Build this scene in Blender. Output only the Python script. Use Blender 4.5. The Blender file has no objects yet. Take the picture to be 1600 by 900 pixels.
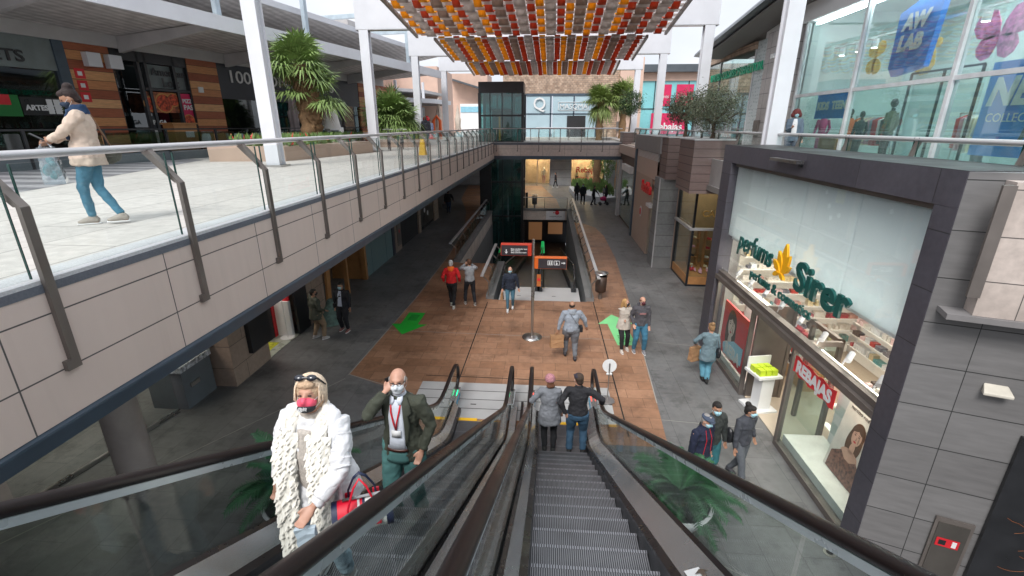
import bpy, bmesh, math, random
from mathutils import Vector, Matrix, Quaternion, Euler
random.seed(7)
R = math.radians
S = bpy.context.scene
C = S.collection
# ---------------------------------------------------------------- camera
CH = 6.5
FPX = 735.0
PITCH = math.atan(254 / FPX)
YAW = R(4.192)
cd = bpy.data.cameras.new('camera'); cam = bpy.data.objects.new('camera', cd); C.objects.link(cam)
cd.sensor_width = 36; cd.lens = FPX / 1600 * 36; cd.clip_start = 0.05; cd.clip_end = 800
cam.location = (0, 0, CH); cam.rotation_euler = (R(90) - PITCH, 0, YAW)
S.camera = cam
# ---------------------------------------------------------------- sky and sun (overcast)
SUN_EL, SUN_AZ = R(48), R(200)
W = bpy.data.worlds.new('World'); S.world = W; W.use_nodes = True
nt = W.node_tree; nt.nodes.clear()
sky = nt.nodes.new('ShaderNodeTexSky'); sky.sky_type = 'NISHITA'; sky.sun_disc = False
sky.sun_elevation = SUN_EL; sky.sun_rotation = SUN_AZ; sky.dust_density = 4.0; sky.air_density = 1.0
hs = nt.nodes.new('ShaderNodeHueSaturation'); hs.inputs['Saturation'].default_value = 0.16
tc = nt.nodes.new('ShaderNodeTexCoord'); no = nt.nodes.new('ShaderNodeTexNoise')
no.inputs['Scale'].default_value = 2.2; no.inputs['Detail'].default_value = 5
mp = nt.nodes.new('ShaderNodeMapping'); mp.inputs['Scale'].default_value = (1, 1, 2.5)
cr = nt.nodes.new('ShaderNodeValToRGB'); cr.color_ramp.elements[0].color = (4.2, 4.6, 5.3, 1); cr.color_ramp.elements[1].color = (6.2, 6.4, 6.65, 1)
cr.color_ramp.elements[0].position = .35; cr.color_ramp.elements[1].position = .65
mx = nt.nodes.new('ShaderNodeMix'); mx.data_type = 'RGBA'; mx.inputs[0].default_value = 0.8
bg = nt.nodes.new('ShaderNodeBackground'); bg.inputs['Strength'].default_value = 0.105
ow = nt.nodes.new('ShaderNodeOutputWorld')
L = nt.links.new
sz = nt.nodes.new('ShaderNodeSeparateXYZ'); L(tc.outputs['Generated'], sz.inputs[0])
zr = nt.nodes.new('ShaderNodeMapRange'); zr.inputs[1].default_value = .28; zr.inputs[2].default_value = .95; zr.inputs[3].default_value = .105; zr.inputs[4].default_value = .15; L(sz.outputs['Z'], zr.inputs[0])
L(zr.outputs[0], bg.inputs['Strength'])
L(tc.outputs['Generated'], mp.inputs['Vector']); L(mp.outputs[0], no.inputs['Vector']); L(no.outputs['Fac'], cr.inputs[0])
L(sky.outputs[0], hs.inputs['Color']); L(hs.outputs[0], mx.inputs[6]); L(cr.outputs[0], mx.inputs[7])
L(mx.outputs[2], bg.inputs['Color']); L(bg.outputs[0], ow.inputs['Surface'])
ld = bpy.data.lights.new('sun', 'SUN'); ld.energy = 1.5; ld.angle = R(22); ld.color = (1, .97, .93)
sun = bpy.data.objects.new('sun', ld); C.objects.link(sun)
sdir = Vector((math.sin(SUN_AZ) * math.cos(SUN_EL), math.cos(SUN_AZ) * math.cos(SUN_EL), math.sin(SUN_EL)))
sun.rotation_euler = sdir.to_track_quat('Z', 'Y').to_euler()
S.view_settings.view_transform = 'Standard'; S.view_settings.look = 'None'
S.view_settings.exposure = 0.84; S.view_settings.gamma = 1.0
S.cycles.max_bounces = 7; S.cycles.transparent_max_bounces = 14; S.cycles.diffuse_bounces = 4
S.cycles.glossy_bounces = 3; S.cycles.use_denoising = True; S.cycles.caustics_reflective = False; S.cycles.caustics_refractive = False
S.cycles.sample_clamp_indirect = 6
# ---------------------------------------------------------------- measuring helpers: real points on real planes
Fv = Vector((-math.sin(YAW) * math.cos(PITCH), math.cos(YAW) * math.cos(PITCH), -math.sin(PITCH)))
Rv = Vector((math.cos(YAW), math.sin(YAW), 0)); Uv = Rv.cross(Fv); EYE = Vector((0, 0, CH))
def ray(px, py): return Rv * ((px - 800) / FPX) + Fv + Uv * ((450 - py) / FPX)
def on_x(px, py, v): d = ray(px, py); return EYE + d * (v / d.x)
def on_y(px, py, v): d = ray(px, py); return EYE + d * (v / d.y)
def on_z(px, py, v): d = ray(px, py); return EYE + d * ((v - CH) / d.z)
def on_plane(px, py, p, n): d = ray(px, py); n = Vector(n); return EYE + d * ((Vector(p) - EYE).dot(n) / d.dot(n))
# ---------------------------------------------------------------- materials
MATS = {}
def newmat(name):
    m = bpy.data.materials.new(name); m.use_nodes = True
    MATS[name] = m
    return m, m.node_tree, m.node_tree.nodes['Principled BSDF']
def coords(t, space='Object', scale=(1, 1, 1), rot=(0, 0, 0)):
    tc = t.nodes.new('ShaderNodeTexCoord'); mp = t.nodes.new('ShaderNodeMapping')
    mp.inputs['Scale'].default_value = scale; mp.inputs['Rotation'].default_value = rot
    if space == 'World':
        g = t.nodes.new('ShaderNodeNewGeometry'); t.links.new(g.outputs['Position'], mp.inputs['Vector'])
    else: t.links.new(tc.outputs[space], mp.inputs['Vector'])
    return mp.outputs[0]
def mixc(t, fac, a, b, mode='MIX'):
    m = t.nodes.new('ShaderNodeMix'); m.data_type = 'RGBA'; m.blend_type = mode
    for i, v in ((0, fac), (6, a), (7, b)):
        if hasattr(v, 'node'): t.links.new(v, m.inputs[i])
        else: m.inputs[i].default_value = v if i == 0 else (*v, 1) if len(v) == 3 else v
    return m.outputs[2]
def noise(t, vec, scale, detail=4, rough=.55, lo=.3, hi=.7):
    n = t.nodes.new('ShaderNodeTexNoise'); n.inputs['Scale'].default_value = scale; n.inputs['Detail'].default_value = detail
    n.inputs['Roughness'].default_value = rough; t.links.new(vec, n.inputs['Vector'])
    r = t.nodes.new('ShaderNodeMapRange'); r.inputs[1].default_value = lo; r.inputs[2].default_value = hi
    t.links.new(n.outputs['Fac'], r.inputs[0]); return r.outputs[0]
def bump(t, b, h, strength, dist=.01):
    n = t.nodes.new('ShaderNodeBump'); n.inputs['Strength'].default_value = strength; n.inputs['Distance'].default_value = dist
    t.links.new(h, n.inputs['Height']); t.links.new(n.outputs[0], b.inputs['Normal'])
def mat(name, col, rough=.6, metal=0, var=.12, scale=3, fine=None, bmp=0, spec=None, coat=0):
    if name in MATS: return MATS[name]
    m, t, b = newmat(name)
    v = coords(t, 'World'); n = noise(t, v, scale)
    dk = tuple(c * (1 - var) for c in col); lt = tuple(min(1, c * (1 + var)) for c in col)
    c = mixc(t, n, dk, lt)
    if fine:
        n2 = noise(t, v, fine, 3); c = mixc(t, n2, tuple(.8 + .0 * k for k in col), (1.1, 1.1, 1.1), 'MIX') if False else mixc(t, .35, c, mixc(t, n2, tuple(k * .6 for k in col), tuple(min(1, k * 1.35) for k in col)))
        if bmp: bump(t, b, n2, bmp, .01)
    elif bmp: bump(t, b, noise(t, v, scale * 8, 3), bmp, .01)
    t.links.new(c, b.inputs['Base Color'])
    r = t.nodes.new('ShaderNodeMapRange'); r.inputs[3].default_value = max(.02, rough - .08); r.inputs[4].default_value = min(1, rough + .08)
    t.links.new(n, r.inputs[0]); t.links.new(r.outputs[0], b.inputs['Roughness'])
    b.inputs['Metallic'].default_value = metal
    if spec is not None: b.inputs['Specular IOR Level'].default_value = spec
    if coat: b.inputs['Coat Weight'].default_value = coat; b.inputs['Coat Roughness'].default_value = .1
    return m
def axes_vec(t, ax):
    """two world axes (or a direction) as texture x,y"""
    g = t.nodes.new('ShaderNodeNewGeometry'); s = t.nodes.new('ShaderNodeSeparateXYZ'); t.links.new(g.outputs['Position'], s.inputs[0])
    c = t.nodes.new('ShaderNodeCombineXYZ')
    for i, a in enumerate(ax):
        if a in 'XYZ': t.links.new(s.outputs[a], c.inputs[i])
        elif a == 'S':   # x+y, for slanted walls
            m = t.nodes.new('ShaderNodeMath'); m.operation = 'SUBTRACT'; t.links.new(s.outputs['X'], m.inputs[0]); t.links.new(s.outputs['Y'], m.inputs[1]); t.links.new(m.outputs[0], c.inputs[i])
    return c.outputs[0]
def tiles(name, ax, w, h, c1, c2, mortar, mw=.006, offset=.5, rough=.6, off=(0, 0), var=.25, vscale=.8, metal=0, bmp=.3, streak=None, bias=0, stain=0, mott=.11):
    if name in MATS: return MATS[name]
    m, t, b = newmat(name)
    v0 = axes_vec(t, ax); mp = t.nodes.new('ShaderNodeMapping'); mp.inputs['Location'].default_value = (off[0], off[1], 0); t.links.new(v0, mp.inputs['Vector']); v = mp.outputs[0]
    br = t.nodes.new('ShaderNodeTexBrick'); br.offset = offset; br.squash = 1
    br.inputs['Scale'].default_value = 1; br.inputs['Brick Width'].default_value = w; br.inputs['Row Height'].default_value = h
    br.inputs['Mortar Size'].default_value = mw; br.inputs['Mortar Smooth'].default_value = .1; br.inputs['Bias'].default_value = bias
    br.inputs['Color1'].default_value = (*c1, 1); br.inputs['Color2'].default_value = (*c2, 1); br.inputs['Mortar'].default_value = (*mortar, 1)
    t.links.new(v, br.inputs['Vector'])
    w3 = coords(t, 'World', scale=streak or (1, 1, 1))
    n = noise(t, w3, vscale, 5, .6); n2 = noise(t, w3, vscale * 14, 3)
    c = mixc(t, 1.0, br.outputs['Color'], mixc(t, n, (1 - var,) * 3, (1 + var * .6,) * 3), 'MULTIPLY')
    c = mixc(t, 1.0, c, mixc(t, n2, (1 - mott,) * 3, (1 + mott * .9,) * 3), 'MULTIPLY')
    if stain:
        n3 = noise(t, w3, vscale * 3.1, 6, .7, .52, .62); c = mixc(t, 1.0, c, mixc(t, n3, (1, 1, 1), (1 - stain,) * 3), 'MULTIPLY')
    t.links.new(c, b.inputs['Base Color'])
    r = t.nodes.new('ShaderNodeMapRange'); r.inputs[3].default_value = max(.05, rough - .12); r.inputs[4].default_value = min(1, rough + .12)
    t.links.new(n, r.inputs[0]); t.links.new(r.outputs[0], b.inputs['Roughness']); b.inputs['Metallic'].default_value = metal
    iv = t.nodes.new('ShaderNodeMath'); iv.operation = 'SUBTRACT'; iv.inputs[0].default_value = 1; t.links.new(br.outputs['Fac'], iv.inputs[1])
    bump(t, b, iv.outputs[0], bmp, .004)
    return m
def stripes(name, ax, period, c1, c2, duty=.5, rough=.4, metal=0, noise_amt=.2, wob=0):
    if name in MATS: return MATS[name]
    m, t, b = newmat(name); v = axes_vec(t, ax); s = t.nodes.new('ShaderNodeSeparateXYZ'); t.links.new(v, s.inputs[0])
    d = t.nodes.new('ShaderNodeMath'); d.operation = 'DIVIDE'; d.inputs[1].default_value = period; t.links.new(s.outputs[0], d.inputs[0])
    fr = t.nodes.new('ShaderNodeMath'); fr.operation = 'FRACT'; t.links.new(d.outputs[0], fr.inputs[0])
    mr = t.nodes.new('ShaderNodeMapRange'); mr.inputs[1].default_value = duty - .12; mr.inputs[2].default_value = duty + .12; t.links.new(fr.outputs[0], mr.inputs[0])
    n = noise(t, coords(t, 'World'), 2.5, 5)
    c = mixc(t, mr.outputs[0], c1, c2); c = mixc(t, 1.0, c, mixc(t, n, (1 - noise_amt,) * 3, (1 + noise_amt,) * 3), 'MULTIPLY')
    t.links.new(c, b.inputs['Base Color']); b.inputs['Roughness'].default_value = rough; b.inputs['Metallic'].default_value = metal
    bump(t, b, mr.outputs[0], .5, .004)
    return m
def cloth2(name, col, va=.11, tr=.5):
    m, t, b = newmat(name); v = coords(t, 'World'); c = mixc(t, noise(t, v, 3), tuple(k * (1 - va) for k in col), tuple(min(1, k * (1 + va)) for k in col)); t.links.new(c, b.inputs['Base Color']); b.inputs['Roughness'].default_value = .85
    tl = t.nodes.new('ShaderNodeBsdfTranslucent'); t.links.new(c, tl.inputs[0]); ms = t.nodes.new('ShaderNodeMixShader'); ms.inputs[0].default_value = tr
    o = t.nodes['Material Output']; t.links.new(b.outputs[0], ms.inputs[1]); t.links.new(tl.outputs[0], ms.inputs[2]); t.links.new(ms.outputs[0], o.inputs[0]); return m
def emis(name, col, strength=1.0):
    if name in MATS: return MATS[name]
    m, t, b = newmat(name); b.inputs['Base Color'].default_value = (*[c * .5 for c in col], 1)
    b.inputs['Emission Color'].default_value = (*col, 1); b.inputs['Emission Strength'].default_value = strength; return m
def glass(name, tint=(.86, .93, .92), refl=1.0, ior=1.5, base=.03, rough=.02, film=0.0, filmcol=(.5, .6, .6)):
    """clear pane: lets the view through with a tint, reflects by Fresnel, optional milky film"""
    if name in MATS: return MATS[name]
    m = bpy.data.materials.new(name); m.use_nodes = True; MATS[name] = m; t = m.node_tree; t.nodes.clear()
    o = t.nodes.new('ShaderNodeOutputMaterial'); tr = t.nodes.new('ShaderNodeBsdfTransparent'); tr.inputs[0].default_value = (*tint, 1)
    gl = t.nodes.new('ShaderNodeBsdfGlossy'); gl.inputs['Roughness'].default_value = rough; gl.inputs[0].default_value = (1, 1, 1, 1)
    lw = t.nodes.new('ShaderNodeLayerWeight'); lw.inputs[0].default_value = .5
    pw = t.nodes.new('ShaderNodeMath'); pw.operation = 'POWER'; pw.inputs[1].default_value = 4.5; t.links.new(lw.outputs['Facing'], pw.inputs[0])
    mm = t.nodes.new('ShaderNodeMath'); mm.operation = 'MULTIPLY_ADD'; mm.inputs[1].default_value = refl * .75; mm.inputs[2].default_value = base; mm.use_clamp = True
    t.links.new(pw.outputs[0], mm.inputs[0])
    ms = t.nodes.new('ShaderNodeMixShader'); t.links.new(mm.outputs[0], ms.inputs[0]); t.links.new(gl.outputs[0], ms.inputs[2])
    if film:
        df = t.nodes.new('ShaderNodeBsdfDiffuse'); df.inputs[0].default_value = (*filmcol, 1); m2 = t.nodes.new('ShaderNodeMixShader'); m2.inputs[0].default_value = film
        t.links.new(tr.outputs[0], m2.inputs[1]); t.links.new(df.outputs[0], m2.inputs[2]); t.links.new(m2.outputs[0], ms.inputs[1])
    else: t.links.new(tr.outputs[0], ms.inputs[1])
    t.links.new(ms.outputs[0], o.inputs[0]); return m
# ---------------------------------------------------------------- mesh collector
class MB:
    def __init__(s): s.v = []; s.f = []; s.m = []; s.sm = []
    def add(s, vs, fs, mi=0, smooth=False):
        o = len(s.v); s.v += [Vector(v) for v in vs]; s.f += [[i + o for i in f] for f in fs]; s.m += [mi] * len(fs); s.sm += [smooth] * len(fs); return s
    def box(s, a, b, mi=0):
        (x0, y0, z0), (x1, y1, z1) = a, b
        x0, x1 = min(x0, x1), max(x0, x1); y0, y1 = min(y0, y1), max(y0, y1); z0, z1 = min(z0, z1), max(z0, z1)
        return s.add([(x0, y0, z0), (x1, y0, z0), (x1, y1, z0), (x0, y1, z0), (x0, y0, z1), (x1, y0, z1), (x1, y1, z1), (x0, y1, z1)],
                     [(0, 3, 2, 1), (4, 5, 6, 7), (0, 1, 5, 4), (1, 2, 6, 5), (2, 3, 7, 6), (3, 0, 4, 7)], mi)
    def obox(s, o, ax, ay, az, mi=0):
        """box from corner o along three edge vectors"""
        o, ax, ay, az = map(Vector, (o, ax, ay, az))
        return s.add([o, o + ax, o + ax + ay, o + ay, o + az, o + ax + az, o + ax + ay + az, o + ay + az],
                     [(0, 3, 2, 1), (4, 5, 6, 7), (0, 1, 5, 4), (1, 2, 6, 5), (2, 3, 7, 6), (3, 0, 4, 7)], mi)
    def bar(s, a, b, w, h, up=(0, 0, 1), mi=0):
        a, b = Vector(a), Vector(b); d = (b - a).normalized(); r = d.cross(Vector(up))
        if r.length < 1e-4: r = d.cross(Vector((1, 0, 0)))
        r.normalize(); u = r.cross(d)
        return s.obox(a - r * w / 2 - u * h / 2, b - a, r * w, u * h, mi)
    def quad(s, a, b, c, d, mi=0): return s.add([a, b, c, d], [(0, 1, 2, 3)], mi)
    def prism(s, pts, vec, mi=0):
        pts = [Vector(p) for p in pts]; vec = Vector(vec); n = len(pts)
        return s.add(pts + [p + vec for p in pts], [list(range(n))[::-1], list(range(n, 2 * n))] + [(i, (i + 1) % n, n + (i + 1) % n, n + i) for i in range(n)], mi)
    def loft(s, rings, mi=0, cap=True, smooth=True, closed=True):
        n = len(rings[0]); vs = [v for r in rings for v in r]; fs = []
        for k in range(len(rings) - 1):
            for i in range(n if closed else n - 1):
                j = (i + 1) % n; fs.append((k * n + i, k * n + j, (k + 1) * n + j, (k + 1) * n + i))
        s.add(vs, fs, mi, smooth)
        if cap: s.add(rings[0], [list(range(n))[::-1]], mi); s.add(rings[-1], [list(range(n))], mi)
        return s
    def tube(s, path, rad, n=10, mi=0, ell=1.0, right=None, cap=True, smooth=True):
        """tube through path; rad number or list; ell = second radius ratio"""
        path = [Vector(p) for p in path]; k = len(path); rad = [rad] * k if not isinstance(rad, (list, tuple)) else rad
        rings = []; prev = Vector(right) if right else None
        for i in range(k):
            d = (path[min(i + 1, k - 1)] - path[max(i - 1, 0)]).normalized()
            if prev is None:
                prev = d.cross(Vector((0, 0, 1)))
                if prev.length < 1e-3: prev = Vector((1, 0, 0))
            r = (prev - d * prev.dot(d)).normalized(); prev = r; u = d.cross(r)
            ra = rad[i]; ra, rb = ra if isinstance(ra, (tuple, list)) else (ra, ra * ell)
            rings.append([path[i] + r * ra * math.cos(2 * math.pi * j / n) + u * rb * math.sin(2 * math.pi * j / n) for j in range(n)])
        return s.loft(rings, mi, cap, smooth)
    def cyl(s, a, b, r0, r1=None, n=16, mi=0): return s.tube([a, b], [r0, r0 if r1 is None else r1], n, mi)
    def ball(s, c, r, n=12, mi=0, q=None):
        c = Vector(c); r = Vector(r) if isinstance(r, (tuple, list, Vector)) else Vector((r, r, r)); m = max(5, n * 2 // 3); vs = []; fs = []
        for i in range(m + 1):
            th = math.pi * i / m
            for j in range(n):
                a = 2 * math.pi * j / n; p = Vector((r.x * math.sin(th) * math.cos(a), r.y * math.sin(th) * math.sin(a), r.z * math.cos(th)))
                vs.append(c + (q @ p if q else p))
        for i in range(m):
            for j in range(n):
                k = (j + 1) % n
                if i == 0: fs.append((j, n + j, n + k))
                elif i == m - 1: fs.append((i * n + j, (i + 1) * n + j, i * n + k))
                else: fs.append((i * n + j, (i + 1) * n + j, (i + 1) * n + k, i * n + k))
        # poles: collapse to one vertex
        return s.add(vs, fs, mi, True)
    def disc(s, c, nrm, r, n=24, mi=0, th=.01):
        c = Vector(c); d = Vector(nrm).normalized(); return s.cyl(c - d * th / 2, c + d * th / 2, r, r, n, mi)
    def mesh(s, name, mats):
        me = bpy.data.meshes.new(name); me.from_pydata([tuple(v) for v in s.v], [], s.f)
        for m in (mats if isinstance(mats, (list, tuple)) else [mats]): me.materials.append(m)
        me.polygons.foreach_set('material_index', s.m); me.polygons.foreach_set('use_smooth', s.sm); me.update(); return me
    def build(s, name, mats, parent=None, bevel=0):
        o = bpy.data.objects.new(name, s.mesh(name, mats)); C.objects.link(o)
        if parent: attach(o, parent)
        if bevel:
            b = o.modifiers.new('bevel', 'BEVEL'); b.width = bevel; b.segments = 2; b.limit_method = 'ANGLE'
        return o
def in_local(p): return bool(p.get('_local')) or (p.parent is not None and in_local(p.parent))
def attach(o, p):
    o.parent = p; o.matrix_parent_inverse = Matrix.Identity(4) if in_local(p) else parent_inv(p)
def parent_inv(p): return parent_world(p).inverted()
def parent_world(p):
    m = Matrix.LocRotScale(p.location, p.rotation_euler, p.scale)
    if p.parent is not None: m = parent_world(p.parent) @ p.matrix_parent_inverse @ m
    return m
def B(): return MB()
def tag(o, label, cat, group=None, kind=None):
    if label: o['label'] = label
    if cat: o['category'] = cat
    if group: o['group'] = group
    if kind: o['kind'] = kind
    return o
def struct(o): o['kind'] = 'structure'; return o
def thing(name, label, cat, loc=(0, 0, 0), rz=0, group=None, local=False):
    o = bpy.data.objects.new(name, None); C.objects.link(o); o.location = loc; o.rotation_euler = (0, 0, rz); o.empty_display_size = .2
    if local: o['_local'] = 1
    return tag(o, label, cat, group)
def dup(root, loc, rz=0, label=None, scale=None):
    r = root.copy(); C.objects.link(r); r.location = loc; r.rotation_euler = (0, 0, rz)
    if scale: r.scale = (scale,) * 3
    if label: r['label'] = label
    def rec(a, b):
        for ch in list(a.children):
            c = ch.copy(); C.objects.link(c); c.parent = b; rec(ch, c)
    rec(root, r); return r
def text(name, s, m, parent, origin, right, up, size, depth=.01, align='LEFT', bold=0, shear=0, spacing=1.0, width=None):
    """raised lettering standing at origin, reading along `right`, height along `up`"""
    cu = bpy.data.curves.new(name, 'FONT'); cu.body = s; cu.size = size; cu.extrude = depth / 2; cu.align_x = align; cu.offset = bold; cu.shear = shear; cu.space_character = spacing
    cu.resolution_u = 3
    o = bpy.data.objects.new(name, cu); C.objects.link(o); bpy.context.view_layer.update()
    me = bpy.data.meshes.new_from_object(o.evaluated_get(bpy.context.evaluated_depsgraph_get())); bpy.data.objects.remove(o)
    if width:
        xs_ = [v.co.x for v in me.vertices]; me.transform(Matrix.Diagonal((width / (max(xs_) - min(xs_)), 1, 1, 1)))
    r = Vector(right).normalized(); u = Vector(up).normalized(); n = r.cross(u)
    M = Matrix(((r.x, u.x, n.x, origin[0]), (r.y, u.y, n.y, origin[1]), (r.z, u.z, n.z, origin[2]), (0, 0, 0, 1)))
    me.transform(M); me.materials.clear(); me.materials.append(m)
    o = bpy.data.objects.new(name, me); C.objects.link(o)
    if parent: attach(o, parent)
    return o
# ---------------------------------------------------------------- palette
M_ground = tiles('grey_paving', 'YX', 1.2, .6, (.145, .145, .146), (.168, .167, .167), (.095, .094, .093), .006, .5, .5, var=.3, vscale=.45, bmp=.15, stain=.3)
M_brown = tiles('brown_paving', 'XY', .72, .42, (.285, .148, .085), (.37, .205, .125), (.16, .09, .058), .006, .5, .5, var=.34, vscale=.4, bmp=.2, stain=.25)
M_deck = tiles('pale_deck_paving', 'YX', 1.8, .9, (.53, .495, .46), (.57, .535, .50), (.24, .225, .21), .009, .5, .7, var=.05, vscale=.5, bmp=.1, stain=.06)
M_fascia = tiles('beige_cladding', 'YZ', 1.67, .5, (.63, .51, .45), (.66, .535, .475), (.09, .08, .075), .007, 0, .6, off=(.4, -.02), var=.04, vscale=.35, mott=.015, stain=.05, streak=(1.4, 1.4, .12))
M_fasciaX = tiles('beige_cladding_x', 'XZ', 1.67, .53, (.60, .50, .455), (.64, .535, .485), (.09, .08, .075), .007, 0, .6, off=(.4, -.04), var=.1, vscale=.5)
M_beam = mat('slate_blue_paint', (.06, .085, .115), .4, var=.15)
M_lip = mat('granite_kerb', (.55, .55, .56), .7, var=.1, fine=60)
M_lipd = mat('dark_granite', (.13, .14, .165), .7, var=.15, fine=60)
M_steel = mat('brushed_steel', (.46, .45, .44), .32, 1, .1, 2)
M_steelb = mat('bronze_steel', (.20, .175, .16), .45, .6, .15, 2)
M_rail = mat('pale_steel_rail', (.52, .51, .52), .4, .35, .08, 2)
M_white = mat('white_painted_steel', (.66, .67, .71), .45, 0, .05, 1.2)
M_whitew = mat('white_plaster', (.72, .72, .73), .7, 0, .05, 1)
M_black = mat('black_metal', (.016, .017, .02), .35, 0, .2, 3)
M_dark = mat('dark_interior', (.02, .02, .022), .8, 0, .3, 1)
M_rubber = mat('black_rubber', (.012, .011, .012), .3, 0, .2, 4, spec=.6)
M_hand = mat('brown_black_handrail', (.012, .008, .008), .33, 0, .1, 1, spec=.35)
M_wood = mat('oak_boards', (.40, .19, .07), .5, 0, .2, 4, fine=40)
M_glass = glass('balustrade_glass', (.955, .98, .975), 1.0, 1.5, .02)
M_glassd = glass('escalator_glass', (.86, .90, .89), .8, 1.55, .022)
M_shopglass = glass('shop_glass', (.90, .95, .94), 1.1, 1.5, .03)
M_tealglass = glass('teal_glass', (.80, .87, .87), 1.2, 1.6, .10, film=.08, filmcol=(.45, .62, .62))
M_edge = mat('green_glass_edge', (.015, .055, .048), .2, 0, .1, 3)
M_red = mat('red_paint', (.60, .02, .03), .4, 0, .08, 3)
M_paper = mat('white_paper', (.72, .72, .72), .6, 0, .04, 3)
M_kraft = mat('brown_paper', (.36, .20, .10), .75, 0, .12, 6, bmp=.3)
M_orange = mat('orange_paint', (.72, .12, .02), .4, 0, .05, 3)
M_leafp = mat('palm_leaf', (.07, .13, .035), .5, 0, .4, 2.5)
M_leafpl = mat('pale_palm_leaf', (.20, .27, .075), .5, 0, .35, 2.5)
M_leafc = mat('cycad_leaf', (.04, .13, .055), .45, 0, .4, 3)
M_leafo = mat('olive_leaf', (.13, .15, .095), .6, 0, .45, 5)
M_bark = mat('bark', (.12, .085, .06), .9, 0, .35, 8, fine=30, bmp=.6)
M_straw = mat('dry_palm_fibre', (.22, .13, .065), .9, 0, .4, 8, fine=30, bmp=.6)
M_stone = mat('sand_stone_cladding', (.44, .33, .26), .8, 0, .2, 3, fine=14, bmp=.5)
M_rough = tiles('rubble_stone', 'XZ', .35, .2, (.55, .40, .30), (.36, .24, .17), (.25, .2, .16), .02, .5, .9, var=.4, vscale=2, bmp=.8)
M_peach = mat('peach_render', (.60, .42, .34), .8, 0, .08, 1.2, bmp=.1)
M_beige = mat('beige_panel', (.46, .34, .27), .6, 0, .06, 1.5)
# ================================================================ ground, pit, decks
def sheet(name, polys, z, m, th=0):
    b = B()
    for p in polys: b.add([(x, y, z) for x, y in p], [list(range(len(p)))])
    return b.build(name, m)
PX0, PXL, PX1, PY0, PYW, PY1 = -2.05, -4.3, 1.65, 17.3, 22.4, 38.0
xs = [-250, PXL, PX0, PX1, 250]; ys = [-120, PY0, PYW, PY1, 420]
polys = []
for i in range(4):
    for j in range(4):
        cx, cy = (xs[i] + xs[i + 1]) / 2, (ys[j] + ys[j + 1]) / 2
        if (PX0 < cx < PX1 and PY0 < cy < PY1) or (PXL < cx < PX0 and PYW < cy < PY1): continue
        polys.append([(xs[i], ys[j]), (xs[i + 1], ys[j]), (xs[i + 1], ys[j + 1]), (xs[i], ys[j + 1])])
struct(sheet('ground', polys, 0, M_ground))
br = [[(-5.34, 11.14), (-4.37, 10.7), (-3.3, 10.3), (2.84, 10.3), (3.3, 17.3), (-5.1, 17.3)], [(-3.3, 10.3), (-3.3, 8.6), (2.72, 8.6), (2.84, 10.3)],
      [(-5.1, 17.3), (PX0, 17.3), (PX0, PYW), (-5.1, PYW)], [(-5.1, PYW), (PXL, PYW), (PXL, 37.2), (-6.4, 37.2), (-5.35, 30)],
      [(PX1, 17.3), (3.3, 17.3), (3.62, 24), (3.6, 29), (3.3, 31.6), (2.6, 32.9), (PX1, 33.3)],
      [(-6.4, 37.2), (PXL, 37.2), (PXL, 38), (1.2, 38.02), (.9, 44), (-.6, 54.5), (-9, 54.5), (-8, 44)]]
struct(sheet('brown_path', br, .004, M_brown))
M_joint = mat('dark_joint', (.02, .018, .017), .8); M_jointl = mat('pale_joint', (.30, .29, .27), .7)
def strip(b, p, q, w, z=.008):
    p, q = Vector((*p, z)), Vector((*q, z)); n = (q - p).cross(Vector((0, 0, 1))).normalized() * w / 2
    b.quad(p - n, q - n, q + n, p + n)
b = B(); strip(b, (1.9, 17.3), (1.93, 8.9), .035); strip(b, (-3.3, 16.4), (3.2, 16.2), .02); strip(b, (-2.2, 17), (-2.25, 11), .03); strip(b, (-3.2, 11.25), (1.9, 11.2), .03)
struct(b.build('path_joint', M_joint))
b = B(); strip(b, (-5.33, 11.1), (-5.1, 17.3), .03); strip(b, (-5.1, 17.3), (-5.1, 24), .03); strip(b, (-5.1, 24), (-5.35, 30), .03); strip(b, (-5.34, 11.14), (-3.3, 10.3), .03); strip(b, (-8, 14.2), (2.9, 13.9), .02); strip(b, (2.84, 10.3), (3.3, 17.3), .025)
strip(b, (2.8, 9.6), (5, 9.4), .02); strip(b, (2.9, 13.9), (5, 13.6), .02); strip(b, (-9, 5), (-5.34, 10.9), .025); strip(b, (2.0, 6.3), (5.5, 4.1), .015)
struct(b.build('path_joint', M_jointl))
# landing plate of the escalators and of the moving walks
M_plate = mat('landing_steel', (.50, .50, .50), .45, .25, .08, 1.5)
M_yel = mat('yellow_line', (.80, .46, .02), .5, 0, .1, 4)
b = B(); b.box((-3.2, 9.32, 0), (1.72, 10.92, .014)); o = b.build('landing_floor', M_plate); struct(o)
b = B()
for y in (9.72, 10.12, 10.52): b.box((-3.2, y, .014), (1.72, y + .018, .017))
for x in (-2.55, -1.75, .2, .8): b.box((x, 9.9, .014), (x + .14, 9.93, .018))
b.build('groove', M_joint, o)
b = B(); b.box((-2.8, 9.24, 0), (-1.5, 9.33, .02)); b.box((-.1, 9.24, 0), (1.08, 9.33, .02)); b.build('yellow_edge', M_yel, o)
b = B(); b.box((PX0 + .25, 17.3, -.3), (PX1 - .25, 18.9, .012)); o = b.build('landing_floor', M_plate); struct(o)
b = B(); b.box((-.42, 17.32, .012), (-.4, 18.9, .016)); b.box((-1.1, 17.8, .012), (-.95, 17.83, .016)); b.box((.3, 17.8, .012), (.45, 17.83, .016)); b.build('groove', M_joint, o)
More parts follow.
